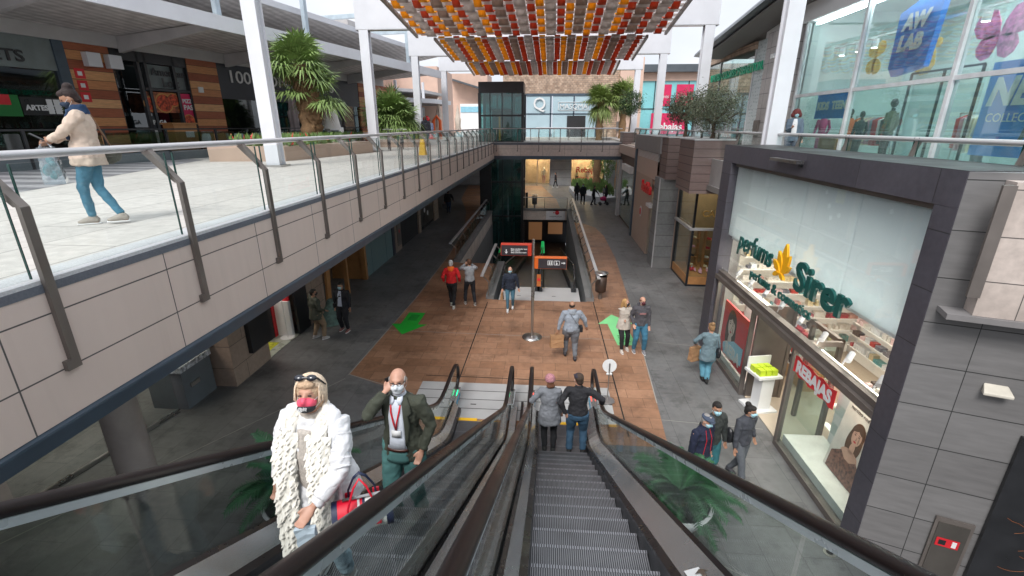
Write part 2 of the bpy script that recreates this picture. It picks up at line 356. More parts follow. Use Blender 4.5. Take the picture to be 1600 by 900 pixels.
# green arrows on the paving
M_green = mat('green_vinyl', (.02, .42, .04), .5, 0, .06, 3); M_greenl = mat('pale_green_vinyl', (.22, .66, .27), .5, 0, .06, 3)
def arrow(tail, tip, m, label, w=.30, hw=.62, z=.012):
    a, t = Vector((*tail, z)), Vector((*tip, z)); d = (t - a).normalized(); n = Vector((-d.y, d.x, 0)); k = t - d * .85
    b = B(); b.add([a + n * w, a - n * w, k - n * w, k + n * w], [(0, 1, 2, 3)]); b.add([k + n * hw, k - n * hw, t], [(0, 1, 2)])
    o = b.build('floor_arrow', m); tag(o, label, 'floor arrow', 'green arrows stuck on the paving')
    b = B()
    for i in range(5):
        c = a + d * (.25 + i * .11); b.quad(*[c + n * s * .16 + d * e * .025 + Vector((0, 0, .003)) for s, e in ((1, -1), (-1, -1), (-1, 1), (1, 1))])
    b.build('printed_lines', mat('dark_green_print', (.01, .16, .03), .6), o)
arrow(on_z(652, 489, 0)[:2], on_z(628, 523, 0)[:2], M_green, 'bright green arrow on brown paving below the left walkway')
arrow(on_z(980, 540, 0)[:2], on_z(955, 492, 0)[:2], M_greenl, 'pale green arrow on the paving under the walking couple')
# floor drain seen through the right balustrade
p = on_z(1296, 864, 0); o = B().disc((p.x, p.y, .008), (0, 0, 1), .09, 20, 0, .016).build('floor_drain', M_steel); tag(o, 'small round steel floor light in grey paving by the right escalator', 'floor light')
B().disc((p.x, p.y, .02), (0, 0, 1), .05, 16, 0, .01).build('lens', M_black, o)
# pit walls
M_pitw = tiles('pit_cladding', 'YZ', 1.2, .8, (.60, .52, .46), (.64, .56, .5), (.05, .05, .05), .01, 0, .6)
M_conc = mat('grey_concrete', (.18, .18, .18), .8, 0, .15, 1.5, bmp=.1)
b = B()
b.box((PXL - .25, PYW, -.9), (PXL, 36.9, -.006)); b.box((PX0, PYW - .25, -.9), (PXL - .25, PYW, -.006)); b.box((PX0 - .02, 38, -.75), (PX1 + .2, 38.3, -.006))
struct(b.build('pit_wall', M_pitw))
b = B(); b.box((PXL - .24, PYW, -4.6), (PXL - .03, 44, -.9)); b.box((PX1, 17.3, -4.6), (PX1 + .2, 38, -.006)); b.box((PX0 - .2, 17.3, -4.6), (PX0, PYW - .3, -.006)); b.box((PXL, PYW - .2, -4.6), (PX0, PYW - .03, -.9))
struct(b.build('pit_wall', M_conc))
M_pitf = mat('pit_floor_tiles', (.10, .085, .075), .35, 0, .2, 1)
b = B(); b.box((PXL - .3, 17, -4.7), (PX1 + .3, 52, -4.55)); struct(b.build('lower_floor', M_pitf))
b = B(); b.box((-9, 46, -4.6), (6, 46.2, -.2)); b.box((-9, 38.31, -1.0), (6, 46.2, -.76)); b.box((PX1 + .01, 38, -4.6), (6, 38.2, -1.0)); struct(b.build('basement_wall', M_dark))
b = B(); b.box((-1.7, 45.7, -4.2), (-.4, 45.98, -1.6)); b.box((.2, 45.7, -3.6), (1.6, 45.98, -2.4)); o = b.build('basement_shopfront', emis('warm_glow', (.6, .28, .12), .10)); tag(o, 'dim warm shop window at the foot of the moving walks', 'shop window')
b = B(); b.tube([(-.25, 39.5, -3.9), (-.25, 39.5, -2.9)], [.18, .12], 10); o = b.build('green_light', emis('green_glow', (.02, .5, .12), .35)); tag(o, 'small green glowing sign between the moving walks', 'light')
# poster on the far pit wall
o = B().box((-.02, 37.94, -.72), (1.5, 37.975, .12)).build('banner', M_whitew); tag(o, 'white banner with a round red emblem on the pit parapet', 'banner')
B().disc((.86, 37.92, -.14), (0, 1, 0), .17, 20).build('emblem', M_red, o); B().disc((.6, 37.92, -.14), (0, 1, 0), .05, 12).build('emblem', M_red, o)
text('lettering', 'MAREMAGNUM', mat('grey_print', (.08, .08, .1), .6), o, (.74, 37.925, -.5), (1, 0, 0), (0, 0, 1), .14, .004, 'CENTER')
# ================================================================ upper walkway (left), bridge, far gallery
DX, DZ = -4.1, 5.3
b = B(); b.box((-90, -30, 4.72), (DX - .14, 37.4, DZ)); b.box((-90, 37.4, 4.72), (DX - .14, 120, DZ)); deck = b.build('upper_floor', M_deck); struct(deck)
b = B(); b.box((DX - .34, -30, 5.27), (DX - .004, 37.4, DZ + .004)); b.box((DX - .14, 37.26, 5.27), (5.5, 37.395, DZ + .004), 0); b.build('kerb_stone', [M_lip], deck)
b = B(); b.box((DX - .139, -30, 5.20), (DX + .006, 37.25, 5.268)); b.box((DX - .139, 37.252, 5.10), (5.5, 37.4, 5.268)); b.build('kerb_edge', M_lipd, deck)
b = B(); b.box((DX - .2, -30, 4.10), (DX, 37.24, 5.198)); b.build('fascia', M_fascia, deck)
b = B(); b.prism([(DX - .02, -30, 4.095), (DX + .03, -30, 4.08), (DX + .03, -30, 4.06), (DX - .02, -30, 3.90), (DX - .22, -30, 3.90), (DX - .14, -30, 4.095)], (0, 67.2, 0)); b.build('edge_beam', M_beam, deck)
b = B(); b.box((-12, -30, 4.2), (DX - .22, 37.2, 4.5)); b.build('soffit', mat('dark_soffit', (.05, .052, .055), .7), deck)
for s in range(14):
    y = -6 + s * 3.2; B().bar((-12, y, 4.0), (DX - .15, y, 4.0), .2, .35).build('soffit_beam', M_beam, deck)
b = B(); b.box((DX - .14, 37.41, 4.9), (5.5, 42, DZ)); br_ = b.build('bridge_floor', M_deck); struct(br_)
b = B(); b.box((DX + .0, 37.262, 4.3), (5.5, 37.42, 5.098)); b.build('fascia', M_fasciaX, br_)
b = B(); b.box((DX + .0, 37.27, 4.04), (5.6, 37.5, 4.295)); b.build('edge_beam', M_beam, br_)
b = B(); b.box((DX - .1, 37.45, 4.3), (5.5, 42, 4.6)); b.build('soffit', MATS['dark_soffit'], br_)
b = B(); b.box((-30, 51.5, 4.6), (9.5, 56, DZ)); o = b.build('gallery_floor', M_deck); struct(o)
# striped paving in front of the terrace bars
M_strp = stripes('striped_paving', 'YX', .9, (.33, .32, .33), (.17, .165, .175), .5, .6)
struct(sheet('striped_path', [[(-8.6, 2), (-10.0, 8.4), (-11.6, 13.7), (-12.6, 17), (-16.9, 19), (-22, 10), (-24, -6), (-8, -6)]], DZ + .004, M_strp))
# railing along the walkway
def railing(name, label, x0, y0, x1, y1, inward, step, base, posts=True, zb=4.5, zt=5.9, glass_top=6.2, bend=.30, railz=6.27, railw=.10, pw=.075):
    t = thing(name, label, 'railing', (x0, y0, base), 0, 'glass railings along the upper walkways')
    d = Vector((x1 - x0, y1 - y0, 0)); Ln = d.length; d.normalize(); n = Vector((*inward, 0)); k = int(Ln / step + .01)
    for i in range(k + 1):
        p = Vector((x0, y0, 0)) + d * step * i
        out = p - n * .02
        b = B(); b.obox(out - d * pw / 2 - n * .02 + Vector((0, 0, zb)), d * pw, n * .04, (0, 0, zt - zb))
        b.obox(out - d * pw / 2 - n * .02 + Vector((0, 0, zb)), d * -.05, n * .04, (0, 0, .09))
        pr = [out - d * pw / 2 + Vector((0, 0, zt)) - n * .02, out - d * pw / 2 + Vector((0, 0, zt)) + n * .04, out - d * pw / 2 + n * (bend + .05) + Vector((0, 0, railz - .05)), out - d * pw / 2 + n * (bend - .03) + Vector((0, 0, railz - .02))]
        b.prism(pr, d * pw); b.build('post', M_steelb, t)
        if i < k:
            g = B().obox(p + d * .06 + n * .045 + Vector((0, 0, base + .02)), d * (step - .12), n * .016, (0, 0, glass_top - base)); g = g.build('glass_panel', M_glass, t)
            e = B(); e.obox(p + d * .052 + n * .043 + Vector((0, 0, base + .02)), d * .008, n * .02, (0, 0, glass_top - base)); e.build('glass_edge', M_edge, g); e = B(); e.obox(p + d * (step - .06) + n * .043 + Vector((0, 0, base + .02)), d * .007, n * .02, (0, 0, glass_top - base)); e.build('glass_edge', M_edge, g)
    a = Vector((x0, y0, railz)) + n * bend; b = B(); b.tube([a - d * .3, a + d * (Ln + .1)], railw / 2, 14, 0, .75); b.build('handrail', M_rail, t)
    return t
railing('glass_railing', 'long glass railing with bent bronze posts along the left upper walkway', DX, .05 - 1.67, DX, 37.2, (-1, 0), 1.67, DZ)
railing('glass_railing', 'glass railing across the front of the far footbridge', DX + .2, 37.3, 5.4, 37.3, (0, 1), 1.6, DZ, pw=.05, bend=.2, zb=4.62)
railing('glass_railing', 'glass railing on the back edge of the far footbridge', DX + 2.6, 42, 5.6, 42, (0, -1), 1.6, DZ, pw=.05, bend=.2)
railing('glass_railing', 'glass railing of the far gallery before the pale blue shop', -1, 51.6, 9.4, 51.6, (0, 1), 1.6, DZ, pw=.05, bend=.2)
# railings round the pit
def pit_rail(label, a, b_, inward, step=1.5):
    t = thing('pit_railing', label, 'railing', (a[0], a[1], 0), 0, 'glass railings round the travelator pit')
    a, e = Vector((*a, 0)), Vector((*b_, 0)); d = (e - a); Ln = d.length; d.normalize(); n = Vector((*inward, 0))
    k = max(1, round(Ln / step)); st = Ln / k
    B().obox(a - n * .16, d * Ln, n * .32, (0, 0, .16)).build('kerb', M_conc, t)
    for i in range(k + 1):
        p = a + d * st * i; b = B(); b.obox(p - d * .03 - n * .06 + Vector((0, 0, .15)), d * .06, n * .03, (0, 0, .6)); b.bar(p - n * .045 + Vector((0, 0, .72)), p - n * .26 + Vector((0, 0, .96)), .05, .035); b.build('post', M_steelb, t)
        if i < k: B().obox(p + d * .04 - n * .02 + Vector((0, 0, .17)), d * (st - .08), n * .014, (0, 0, .8)).build('glass_panel', M_glass, t)
    q = a - n * .28 + Vector((0, 0, 1.0)); B().bar(q - d * .15, q + d * (Ln + .1), .12, .05).build('handrail', M_rail, t)
pit_rail('long pale handrail on the right side of the travelator pit', (PX1 + .12, 17.35), (PX1 + .12, 38), (-1, 0))
pit_rail('short glass railing on the left of the travelator landing', (PX0 - .1, 17.35), (PX0 - .1, 22.3), (1, 0))
pit_rail('glass railing on the left side of the pit before the lift', (PXL - .12, 22.5), (PXL - .12, 36.8), (1, 0))
pit_rail('low glass railing across the far end of the pit', (PX0 + .1, 38.1), (PX1, 38.1), (0, -1))
# moving walks
SL = math.tan(R(12))
M_belt = stripes('belt_grooves', 'XY', .05, (.035, .036, .04), (.09, .09, .095), .5, .4, .3)
def walk(xc, label):
    t = thing('moving_walk', label, 'moving walk', (xc, 18.9, 0), 0, 'moving walks going down to the car park')
    w = .55; y0, y1 = 18.7, 38
    b = B(); b.prism([(xc - w, y0, .0), (xc - w, y1, -(y1 - y0) * SL), (xc - w, y1, -(y1 - y0) * SL - .3), (xc - w, y0, -.3)], (2 * w, 0, 0)); b.build('belt', M_belt, t)
    for s in (-1, 1):
        x = xc + s * (w + .14)
        g = B(); g.prism([(x - .01, y0 - .3, .1), (x - .01, y0 - .3, .8), (x - .01, y0 + .8, .8), (x - .01, y1, .8 - (y1 - y0 - .8) * SL), (x - .01, y1, .1 - (y1 - y0 - .8) * SL)], (.02, 0, 0)); g.build('glass_side', M_glassd, t)
        h = B(); pth = [(x, y0 - .2, .12), (x, y0 - .55, .3), (x, y0 - .62, .55), (x, y0 - .5, .78), (x, y0 - .2, .88), (x, y0 + .8, .88), (x, y1, .88 - (y1 - y0 - .8) * SL)]
        h.tube(pth, .035, 8); h.build('handrail', M_rubber, t)
        k = B(); k.prism([(x - .1, y0 - .35, .0), (x - .1, y0 - .35, .16), (x - .1, y0 + .6, .16), (x - .1, y1, .16 - (y1 - y0 - .6) * SL), (x - .1, y1, -.3 - (y1 - y0 - .6) * SL)], (.2, 0, 0)); k.build('skirt', M_black, t)
    return t
walk(-1.0, 'left moving walk with grey belt going down behind the red sign'); walk(.5, 'right moving walk with grey belt going down behind the orange sign')
for x, m, l in ((-.25, mat('amber_panel', (.45, .13, .03), .5), 'orange notice panel at the head of the moving walks'), ):
    o = B().box((x - .07, 18.02, .35), (x + .09, 18.06, .85)).build('notice_panel', m); tag(o, l, 'sign'); B().disc((x + .01, 18.0, .65), (0, 1, 0), .06, 16).build('roundel', M_red, o)
# lift tower
lift = thing('lift_tower', 'tall glass lift tower with black frame beside the footbridge', 'lift tower', (-3.5, 37.6, 0))
lx0, lx1, ly0, ly1 = -5.2, -1.95, 37.6, 40.4
M_liftg = glass('lift_glass', (.34, .56, .55), 1.2, 1.5, .07, film=.10, filmcol=(.08, .25, .24))
b = B(); b.box((lx0 - .06, ly0 - .08, 8.78), (lx1 + .06, ly1, 9.55)); b.build('roof_band', M_black, lift)
for x, y in ((lx0, ly0), (lx1, ly0), (lx0, ly1), (lx1, ly1)): B().box((x - .1, y - .1, -4.5), (x + .1, y + .1, 8.78)).build('corner_post', M_black, lift)
b = B()
for z in (-3, -.4, 2.3, 4.4, 5.3, 7.2): b.box((lx0, ly0 - .05, z - .06), (lx1, ly0 + .05, z + .06)); b.box((lx1 - .05, ly0, z - .06), (lx1 + .05, ly1, z + .06))
for x in (-4.4, -3.5, -2.75): b.box((x - .03, ly0 - .04, -4.5), (x + .03, ly0 + .04, 8.78))
b.box((lx1 - .03, 38.9, -4.5), (lx1 + .04, 39.0, 8.78)); b.build('frame', M_black, lift)
B().box((lx0 + .1, ly0 - .02, -4.5), (lx1 - .1, ly0 + .01, 8.78)).build('front_glass', M_liftg, lift); B().box((lx1 - .01, ly0 + .1, -4.5), (lx1 + .02, ly1 - .1, 8.78)).build('side_glass', M_liftg, lift)
B().box((lx0, ly1 - .02, -4.5), (lx1, ly1, 8.78)).build('back_glass', M_liftg, lift)
b = B(); b.box((-4.55, 38.4, 5.35), (-2.9, 39.8, 5.45)); b.box((-4.55, 38.4, 7.6), (-2.9, 39.8, 7.75)); b.box((-4.5, 39.7, 5.4), (-2.95, 39.78, 7.6)); b.build('lift_car', M_steel, lift)
b = B(); b.box((-4.0, 38.35, -4), (-3.88, 38.45, 8.7)); b.box((-2.7, 38.35, -4), (-2.6, 38.45, 8.7)); b.build('guide_rail', M_steel, lift)
B().box((-3.82, 38.2, 5.4), (-3.7, 38.3, 7.3)).build('call_panel', emis('lift_orange', (.9, .25, .05), .6), lift)
o = B().box((-5.2, 37.3, 0), (-4.35, 37.5, 4.1)).build('lift_side_panel', M_black); o.parent = lift; o.matrix_parent_inverse = parent_inv(lift)
# ================================================================ portal frames and woven canopy
PXA, PXB, PZ = -8.35, 6.75, 10.55
lab = ['nearest tall white portal frame, its beam above the picture', 'white portal frame carrying the front end of the woven canopy', 'white portal frame in the middle of the canopy', 'farthest white portal frame behind the lift']
for i, y in enumerate((14.4, 23.2, 31.7, 40.2)):
    t = thing('portal_frame', lab[i], 'portal frame', (PXA, y, DZ), 0, 'white portal frames over the mall')
    B().box((PXA - .35, y - .14, PZ), (PXB + .35, y + .14, PZ + 2.3)).build('beam', M_white, t, .01)
    B().box((PXA - .36, y - .17, PZ - .03), (PXB + .36, y + .17, PZ - .002)).build('beam_edge', M_steel, t)
    for x in (PXA, PXB if i else 6.28):
        c = B(); c.box((x - .21, y - .18, DZ), (x + .21, y - .12, PZ - .03)); c.box((x - .21, y + .12, DZ), (x + .21, y + .18, PZ - .03)); c.box((x - .15, y - .12, DZ), (x + .15, y + .12, PZ - .03)); c.build('column', M_white, t, .006)
        B().box((x - .3, y - .28, DZ), (x + .3, y + .28, DZ + .06)).build('base_plate', M_steel, t)
M_cy = cloth2('yellow_fabric', (.95, .48, .03)); M_cr = cloth2('rust_fabric', (.62, .12, .05)); M_cg = cloth2('taupe_fabric', (.60, .54, .51)); M_cb = cloth2('brown_fabric', (.42, .32, .27)); M_cw = cloth2('white_slat', (.80, .76, .74))
cano = thing('woven_canopy', 'woven canopy of yellow, rust and taupe fabric strips under white beams', 'canopy', (-.8, 27, PZ))
for bay, (ya, yb) in enumerate(((13.2, 23.0), (23.6, 31.5), (32.1, 40.0))):
    x0, x1 = -5.75, 4.75; f0_ = .82 if bay == 0 else .88; nb = 13; dy = (yb - ya) / nb; strips = []
    x = x0; seq = [(c_, .33 if c_ in 'yr' else .45) for c_ in 'ygrybyrgyrbrgr']; k = 0
    rows = {'y': B(), 'r': B(), 'g': B(), 'b': B()}
    while x < x1 - .3:
        c, w = seq[k % 14]; bb = rows[c]; ph = k % 2
        pts = []
        for q in range(nb * 4 + 1):
            y = ya + dy * q / 4; s = math.sin(math.pi * (q / 4 + ph)) ; pts.append((y, PZ - .28 + .11 * s))
        vs = []; fs = []
        for (y, z) in pts: sc_ = f0_ + (1 - f0_) * (y - ya) / (yb - ya); cxm = -.5; vs += [(cxm + (x + .02 - cxm) * sc_, y, z), (cxm + (x + w - .02 - cxm) * sc_, y, z)]
        for q in range(len(pts) - 1): fs.append((2 * q, 2 * q + 1, 2 * q + 3, 2 * q + 2))
        bb.add(vs, fs, 0, True); x += w; k += 1
    for c, m, n in (('y', M_cy, 'yellow_strips'), ('r', M_cr, 'rust_strips'), ('g', M_cg, 'taupe_strips'), ('b', M_cb, 'brown_strips')):
        o = rows[c].build(n, m, cano); sd = o.modifiers.new('solid', 'SOLIDIFY'); sd.thickness = .012
    b = B()
    for q in range(nb):
        y = ya + dy * (q + .5); zc = PZ - .28; sc_ = f0_ + (1 - f0_) * (y - ya) / (yb - ya); b.box((-.5 + (x0 - .08 + .5) * sc_, y - dy * .30, zc - .012), (-.5 + (x1 + .08 + .5) * sc_, y + dy * .30, zc + .002))
    b.build('cross_slats', M_cw, cano)
    for xe in (x0 - .15, x1 + .15): B().bar((-.5 + (xe + .5) * f0_, ya, PZ - .33), (xe, yb, PZ - .33), .1, .12).build('edge_bar', M_steelb, cano)
    b = B()
    for y in (ya, (ya + yb) / 2, yb): k_ = f0_ + (1 - f0_) * (y - ya) / (yb - ya); b.bar((-.5 + (x0 + .5) * k_, y, PZ - .12), (-.5 + (x1 + .5) * k_, y, PZ - .12), .1, .1)
    b.build('hanger_bar', M_cb, cano)
# ================================================================ escalators
T30 = math.tan(R(30)); EY = 8.4
M_tread = stripes('tread_grooves', 'XY', .018, (.028, .028, .032), (.19, .19, .20), .45, .35, .5, .15)
M_riser = stripes('riser_grooves', 'XY', .022, (.02, .021, .024), (.15, .15, .16), .45, .4, .5, .2)
M_nose = stripes('step_nosing', 'XY', .022, (.06, .06, .065), (.26, .26, .28), .45, .35, .5, .1)
M_deckm = mat('inner_deck_steel', (.50, .50, .50), .24, .75, .12, .8); M_deckd = mat('dark_steel', (.14, .135, .13), .28, .8, .2, 2)
M_hr_in = mat('pale_rail_strip', (.50, .56, .58), .3, .3, .06, 3)
def esc(xa, xb, gl, gr, label, sl, sr):
    t = thing('escalator', label, 'escalator', ((xa + xb) / 2, 8, 0), 0, 'escalators between the two levels')
    sm = B(); w = xb - xa
    sm = B(); w = xb - xa; dz, dyy = .4 * T30, .4
    sm.box((0, 0, -.02), (w, dyy - .004, 0), 0); sm.prism([(0, dyy - .03, -.004), (0, dyy, -.012), (0, dyy - .02, -dz - .02), (0, dyy - .05, -dz - .02)], (w, 0, 0), 1); sm.box((.0, dyy - .03, -.006), (w, dyy + .002, .002), 2)
    me = sm.mesh('step', [M_tread, M_riser, M_nose])
    y = EY - .4; z = dz; ezz0 = lambda y: (EY - y) * T30 if y < EY - .5 else (T30 * (EY + .5 - y) ** 2 / 2 if y < EY + .5 else 0); place = [(EY + .4, .03), (EY, .03)]
    while y > -1.5: place.append((y, max(.03, ezz0(y + .4)))); y -= .4
    for y, z in place: o = bpy.data.objects.new('step', me); C.objects.link(o); o.location = (xa, y, z); o.parent = t; o.matrix_parent_inverse = parent_inv(t)
    B().box((xa, 9.2, -.02), (xb, 9.245, .012)).build('comb_plate', M_yel, t)
    def ezz(y): return (EY - y) * T30 if y < EY - .5 else (T30 * (EY + .5 - y) ** 2 / 2 if y < EY + .5 else 0)
    def prof(off, y0=-1.2, y1=9.6): return [(y0 + (y1 - y0) * k / 59, ezz(y0 + (y1 - y0) * k / 59) + off) for k in range(60)]
    for side, xg, xs_, sd in ((-1, gl, xa, sl), (1, gr, xb, sr)):
        def band(o0, o1, x0, x1, m, name, y1=9.6, par=t):
            b = B(); p0 = prof(o0, y1=y1); p1 = prof(o1, y1=y1)
            for k in range(len(p0) - 1):
                b.add([(x0, p0[k][0], p0[k][1]), (x0, p0[k + 1][0], p0[k + 1][1]), (x1, p1[k + 1][0], p1[k + 1][1]), (x1, p1[k][0], p1[k][1])], [(0, 1, 2, 3)], 0, True)
            return b.build(name, m, par)
        band(-.12, .10, xs_, xs_ + side * .012, M_black, 'skirt')
        b = B(); p = prof(.10); wI = abs(xg - xs_) - .06
        def slab(o0, o1, x0, x1, m, name, y1=9.6):
            b = B(); p0 = prof(o0, y1=y1); rings = []
            rings = [[(x0, y, z), (x1, y, z + (o1 - o0)), (x1, y, z - .12), (x0, y, z - .12)] for y, z in p0]
            rings = [[Vector(v) for v in r] for r in rings]; b.loft(rings, 0, True, False); return b.build(name, m, t)
        slab(.10, .13, xs_ + side * .01, xs_ + side * .07, M_rubber, 'brush_guard'); slab(.13, .28, xs_ + side * .07, xg - side * .05, M_deckm, 'inner_deck'); slab(.28, .31, xg - side * .05, xg - side * .02, M_rubber, 'glass_seal')
        # glass panels
        ys_ = [-1.2, .3, 1.8, 3.3, 4.8, 6.3, 7.8, 9.9]
        for k in range(len(ys_) - 1):
            ya, yb = ys_[k] + .008, ys_[k + 1] - .008; lo = prof(.25, ya, yb); hi = prof(.92, ya, yb)
            b = B(); n = len(lo); pts = [(xg - .006, y, z) for y, z in lo] + [(xg - .006, y, z) for y, z in hi[::-1]]
            for q in range(0, n - 1, 6 if k < 5 else 1):
                q2 = min(n - 1, q + (6 if k < 5 else 1))
                b.prism([(xg - .006, *lo[q]), (xg - .006, *lo[q2]), (xg - .006, *hi[q2]), (xg - .006, *hi[q])], (.012, 0, 0))
            if k == len(ys_) - 2: b.prism([(xg - .006, 9.9, .25), (xg - .006, 10.25, .3), (xg - .006, 10.42, .55), (xg - .006, 10.25, .85), (xg - .006, 9.9, .92)], (.012, 0, 0))
            # inner faces between joined slices would double the glass: keep only the two broad sides
            keep = [(f, m, s) for f, m, s in zip(b.f, b.m, b.sm) if abs((b.v[f[1]] - b.v[f[0]]).cross(b.v[f[2]] - b.v[f[0]]).normalized().x) > .9]
            b.f = [k_[0] for k_ in keep]; b.m = [0] * len(keep); b.sm = [False] * len(keep)
            b.build('glass_panel', M_glassd, t)
        slab_in = band(.885, .935, xg - side * .022, xg - side * .028, M_hr_in, 'rail_strip', 9.9); band(.885, .935, xg + side * .022, xg + side * .028, M_hr_in, 'rail_strip', 9.9)
        # handrail with its loop round the newel
        pth = [(xg, y, z) for y, z in prof(.97, -1.2, 9.9)[::2]] + [(xg, 10.15, .94), (xg, 10.36, .84), (xg, 10.46, .68), (xg, 10.46, .52), (xg, 10.38, .36), (xg, 10.2, .26)]
        b = B(); b.tube(pth, .044, 12, 0, .75, right=(1, 0, 0)); b.build('handrail', M_hand, t)
        # lower end: outer cladding, skirt end block with green strip light
        b = B(); b.box((xg - .09, 9.6, 0), (xg + .09, 10.3, .26)); b.build('newel_base', M_deckm, t, .02)
        b = B(); pl = prof(.24, 8.6, 9.9)[::6]; b.tube([(xg - side * .05, y, z) for y, z in pl] + [(xg - side * .05, 10.1, .28)], .012, 6); b.build('light_strip', emis('green_strip', (.02, .8, .3), 1.6) if sd == 'g' else emis('red_strip', (1, .08, .05), 1.2), t)
        b = B()
        for q in range(3): b.disc((xg - side * .096, 9.75 + q * .16, .17), (1, 0, 0), .055, 14, 0, .006)
        b.build('notice_sticker', mat('blue_sticker', (.05, .38, .62), .5), t)
        OW_ = .17 if (side > 0) == (xa < -1) else .05; slab(.20, .20, xg + side * .03, xg + side * OW_, M_deckm, 'outer_deck')
        b = B(); p0 = prof(.12, -1.2, 9.9); 
        for k in range(0, len(p0) - 1):
            x = xg + side * (OW_ + .003); b.add([(x, p0[k][0], p0[k][1] + .0), (x, p0[k + 1][0], p0[k + 1][1]), (x, p0[k + 1][0], max(0, p0[k + 1][1] - .55)), (x, p0[k][0], max(0, p0[k][1] - .55))], [(0, 1, 2, 3)])
        b.build('outer_cladding', M_deckd, t)
    # truss underside
    b = B(); b.prism([(gl, -1.2, (EY + 1.2) * T30 - .5), (gl, 7.4, .08), (gl, 7.4, .0), (gl, -1.2, (EY + 1.2) * T30 - .62)], (gr - gl, 0, 0)); b.build('underside', M_deckd, t)
    return t
e1 = esc(-.06, .94, -.26, 1.24, 'escalator going down, with the couple seen from behind', 'r', 'r')
e2 = esc(-1.92, -.96, -2.14, -.75, 'escalator coming up, carrying the woman in white', 'g', 'g')
# centre cover between the two escalators
o = B(); o.prism([(-.50, -1.2, (EY + 1.2) * T30 + .17), (-.50, 8.4, .17), (-.50, 9.9, .15), (-.50, 9.9, .05), (-.50, 8.4, .0), (-.50, -1.2, (EY + 1.2) * T30)], (.06, 0, 0)); o = o.build('centre_seam', M_rubber, e1)
# sign plates on the inner decks
fw = Vector((0, 1, -T30)).normalized()
def deck_plate(par, xa, xb, ya, yb, off, word, size, right, up, org, slope=.5):
    zc = lambda x, y: (EY - y) * T30 + off + slope * abs(x - xa)
    b = B(); b.quad(*[(x, y, zc(x, y)) for x, y in ((xa, ya), (xb, ya), (xb, yb), (xa, yb))]); pl = b.build('direction_plate', M_paper, par)
    text('lettering', word, MATS['black_metal'], pl, (org[0], org[1], zc(*org) + .006), right, up, size, .003, bold=size * .02)
    return zc
sx = Vector((1, 0, .5)).normalized()
deck_plate(e1, 1.02, 1.19, 1.75, 2.55, .17, 'DESCENS', .10, -fw, sx, (1.06, 2.35))
b = B(); c = Vector((1.105, 2.46, (EY - 2.46) * T30 + .17 + .045 + .008)); b.add([c + fw * .06, c - sx * .05, c + sx * .05], [(0, 1, 2)]); b.add([c - sx * .015, c + sx * .015, c + sx * .015 - fw * .06, c - sx * .015 - fw * .06], [(0, 1, 2, 3)]); b.build('arrow_mark', M_steel, e1)
deck_plate(e2, -1.95, -2.10, 5.4, 6.6, .19, 'PUJADA', .11, -fw, Vector((-1, 0, .5)).normalized() * -1, (-2.08, 6.5))
# ================================================================ perfume shop (right, ground level)
GX = 5.0
M_frame = tiles('charcoal_cladding', 'YZ', 1.6, .75, (.062, .058, .072), (.075, .07, .085), (.02, .02, .02), .006, 0, .5, var=.12)
M_frameX = M_frame
M_greyt = tiles('grey_stone_cladding', 'SZ', 1.55, .60, (.155, .15, .15), (.18, .175, .175), (.025, .025, .025), .007, .0, .55, off=(.35, .1), var=.12, vscale=.6, streak=(.3, .3, 2), bmp=.2)
M_gwhite = cloth2('milky_board', (.78, .83, .85), .015, .42)
M_sshelf = mat('white_shelf', (.72, .70, .66), .5); M_floor_i = mat('shop_floor', (.50, .42, .33), .4, 0, .1, 1)
shop = thing('perfume_shop', 'perfume shop with charcoal frame, tall glass front and green lettering', 'shop', (GX, 10, 0))
FY0, FY1, FZ = 6.0, 14.0, 6.0; WY0, WY1, WZ = 6.36, 13.35, 5.56
b = B(); b.box((GX - .1, FY0, WZ), (GX + 1.2, FY1, FZ)); b.box((GX - .1, FY0, 0), (GX + .25, WY0, WZ - .003)); b.box((GX - .1, WY1, 0), (GX + .25, FY1, WZ - .003)); b.build('frame', M_frame, shop)
b = B(); b.box((GX + .25, FY0 + .02, 5.0), (9.2, FY1, 5.24)); b.box((GX + .4, FY1 - .02, 0), (9.3, FY1 + .2, 5.2)); b.box((9.2, 4, 0), (9.4, FY1, 5.2)); b.build('wall', M_whitew, shop)
B().box((GX + .12, FY0 + .3, .004), (9.2, FY1 - .1, .02)).build('floor', M_floor_i, shop)
b = B(); b.box((GX + 1.2, FY0, 5.3), (GX + 1.24, 14.0, 5.98)); b.build('roof', M_lipd, shop)
b = B(); tz = 2.46
for (y0, y1, z0, z1, x) in ((WY0, WY1, tz, tz + .13, GX - .02), (WY0, WY1, WZ - .09, WZ - .02, GX + .02)): b.box((x, y0, z0), (x + .14, y1, z1))
b.box((GX - .1, WY0, tz - .1), (GX + .0, WY1, tz + .02)); b.build('transom', M_steelb, shop)
for y0, y1 in ((10.86, WY1), (WY0, 8.93)): b = B(); b.box((GX + .0, y0, 0), (GX + .14, y1, .12)); b.box((GX, y0, .12), (GX + .1, y0 + .08, tz - .1)); b.box((GX, y1 - .08, .12), (GX + .1, y1, tz - .1)); b.build('window_frame', M_steelb, shop)
for y0, y1 in ((10.94, WY1 - .08), (WY0 + .08, 8.85)): B().box((GX + .03, y0, .12), (GX + .045, y1, tz - .1)).build('display_glass', M_shopglass, shop)
M_ug = glass('upper_shop_glass', (.97, .99, .99), 1.3, 1.5, .05)
ys = [WY0, 8.05, 9.75, 11.4, WY1]
for i in range(4): B().box((GX + .06, ys[i] + .008, tz + .13), (GX + .075, ys[i + 1] - .008, WZ - .09)).build('upper_glass', M_ug, shop)
# white boards inside the upper glazing
for i in range(4): B().box((GX + .10, ys[i] + .006, 3.62), (GX + .13, ys[i + 1] - .006, WZ)).build('inner_board', M_gwhite, shop)

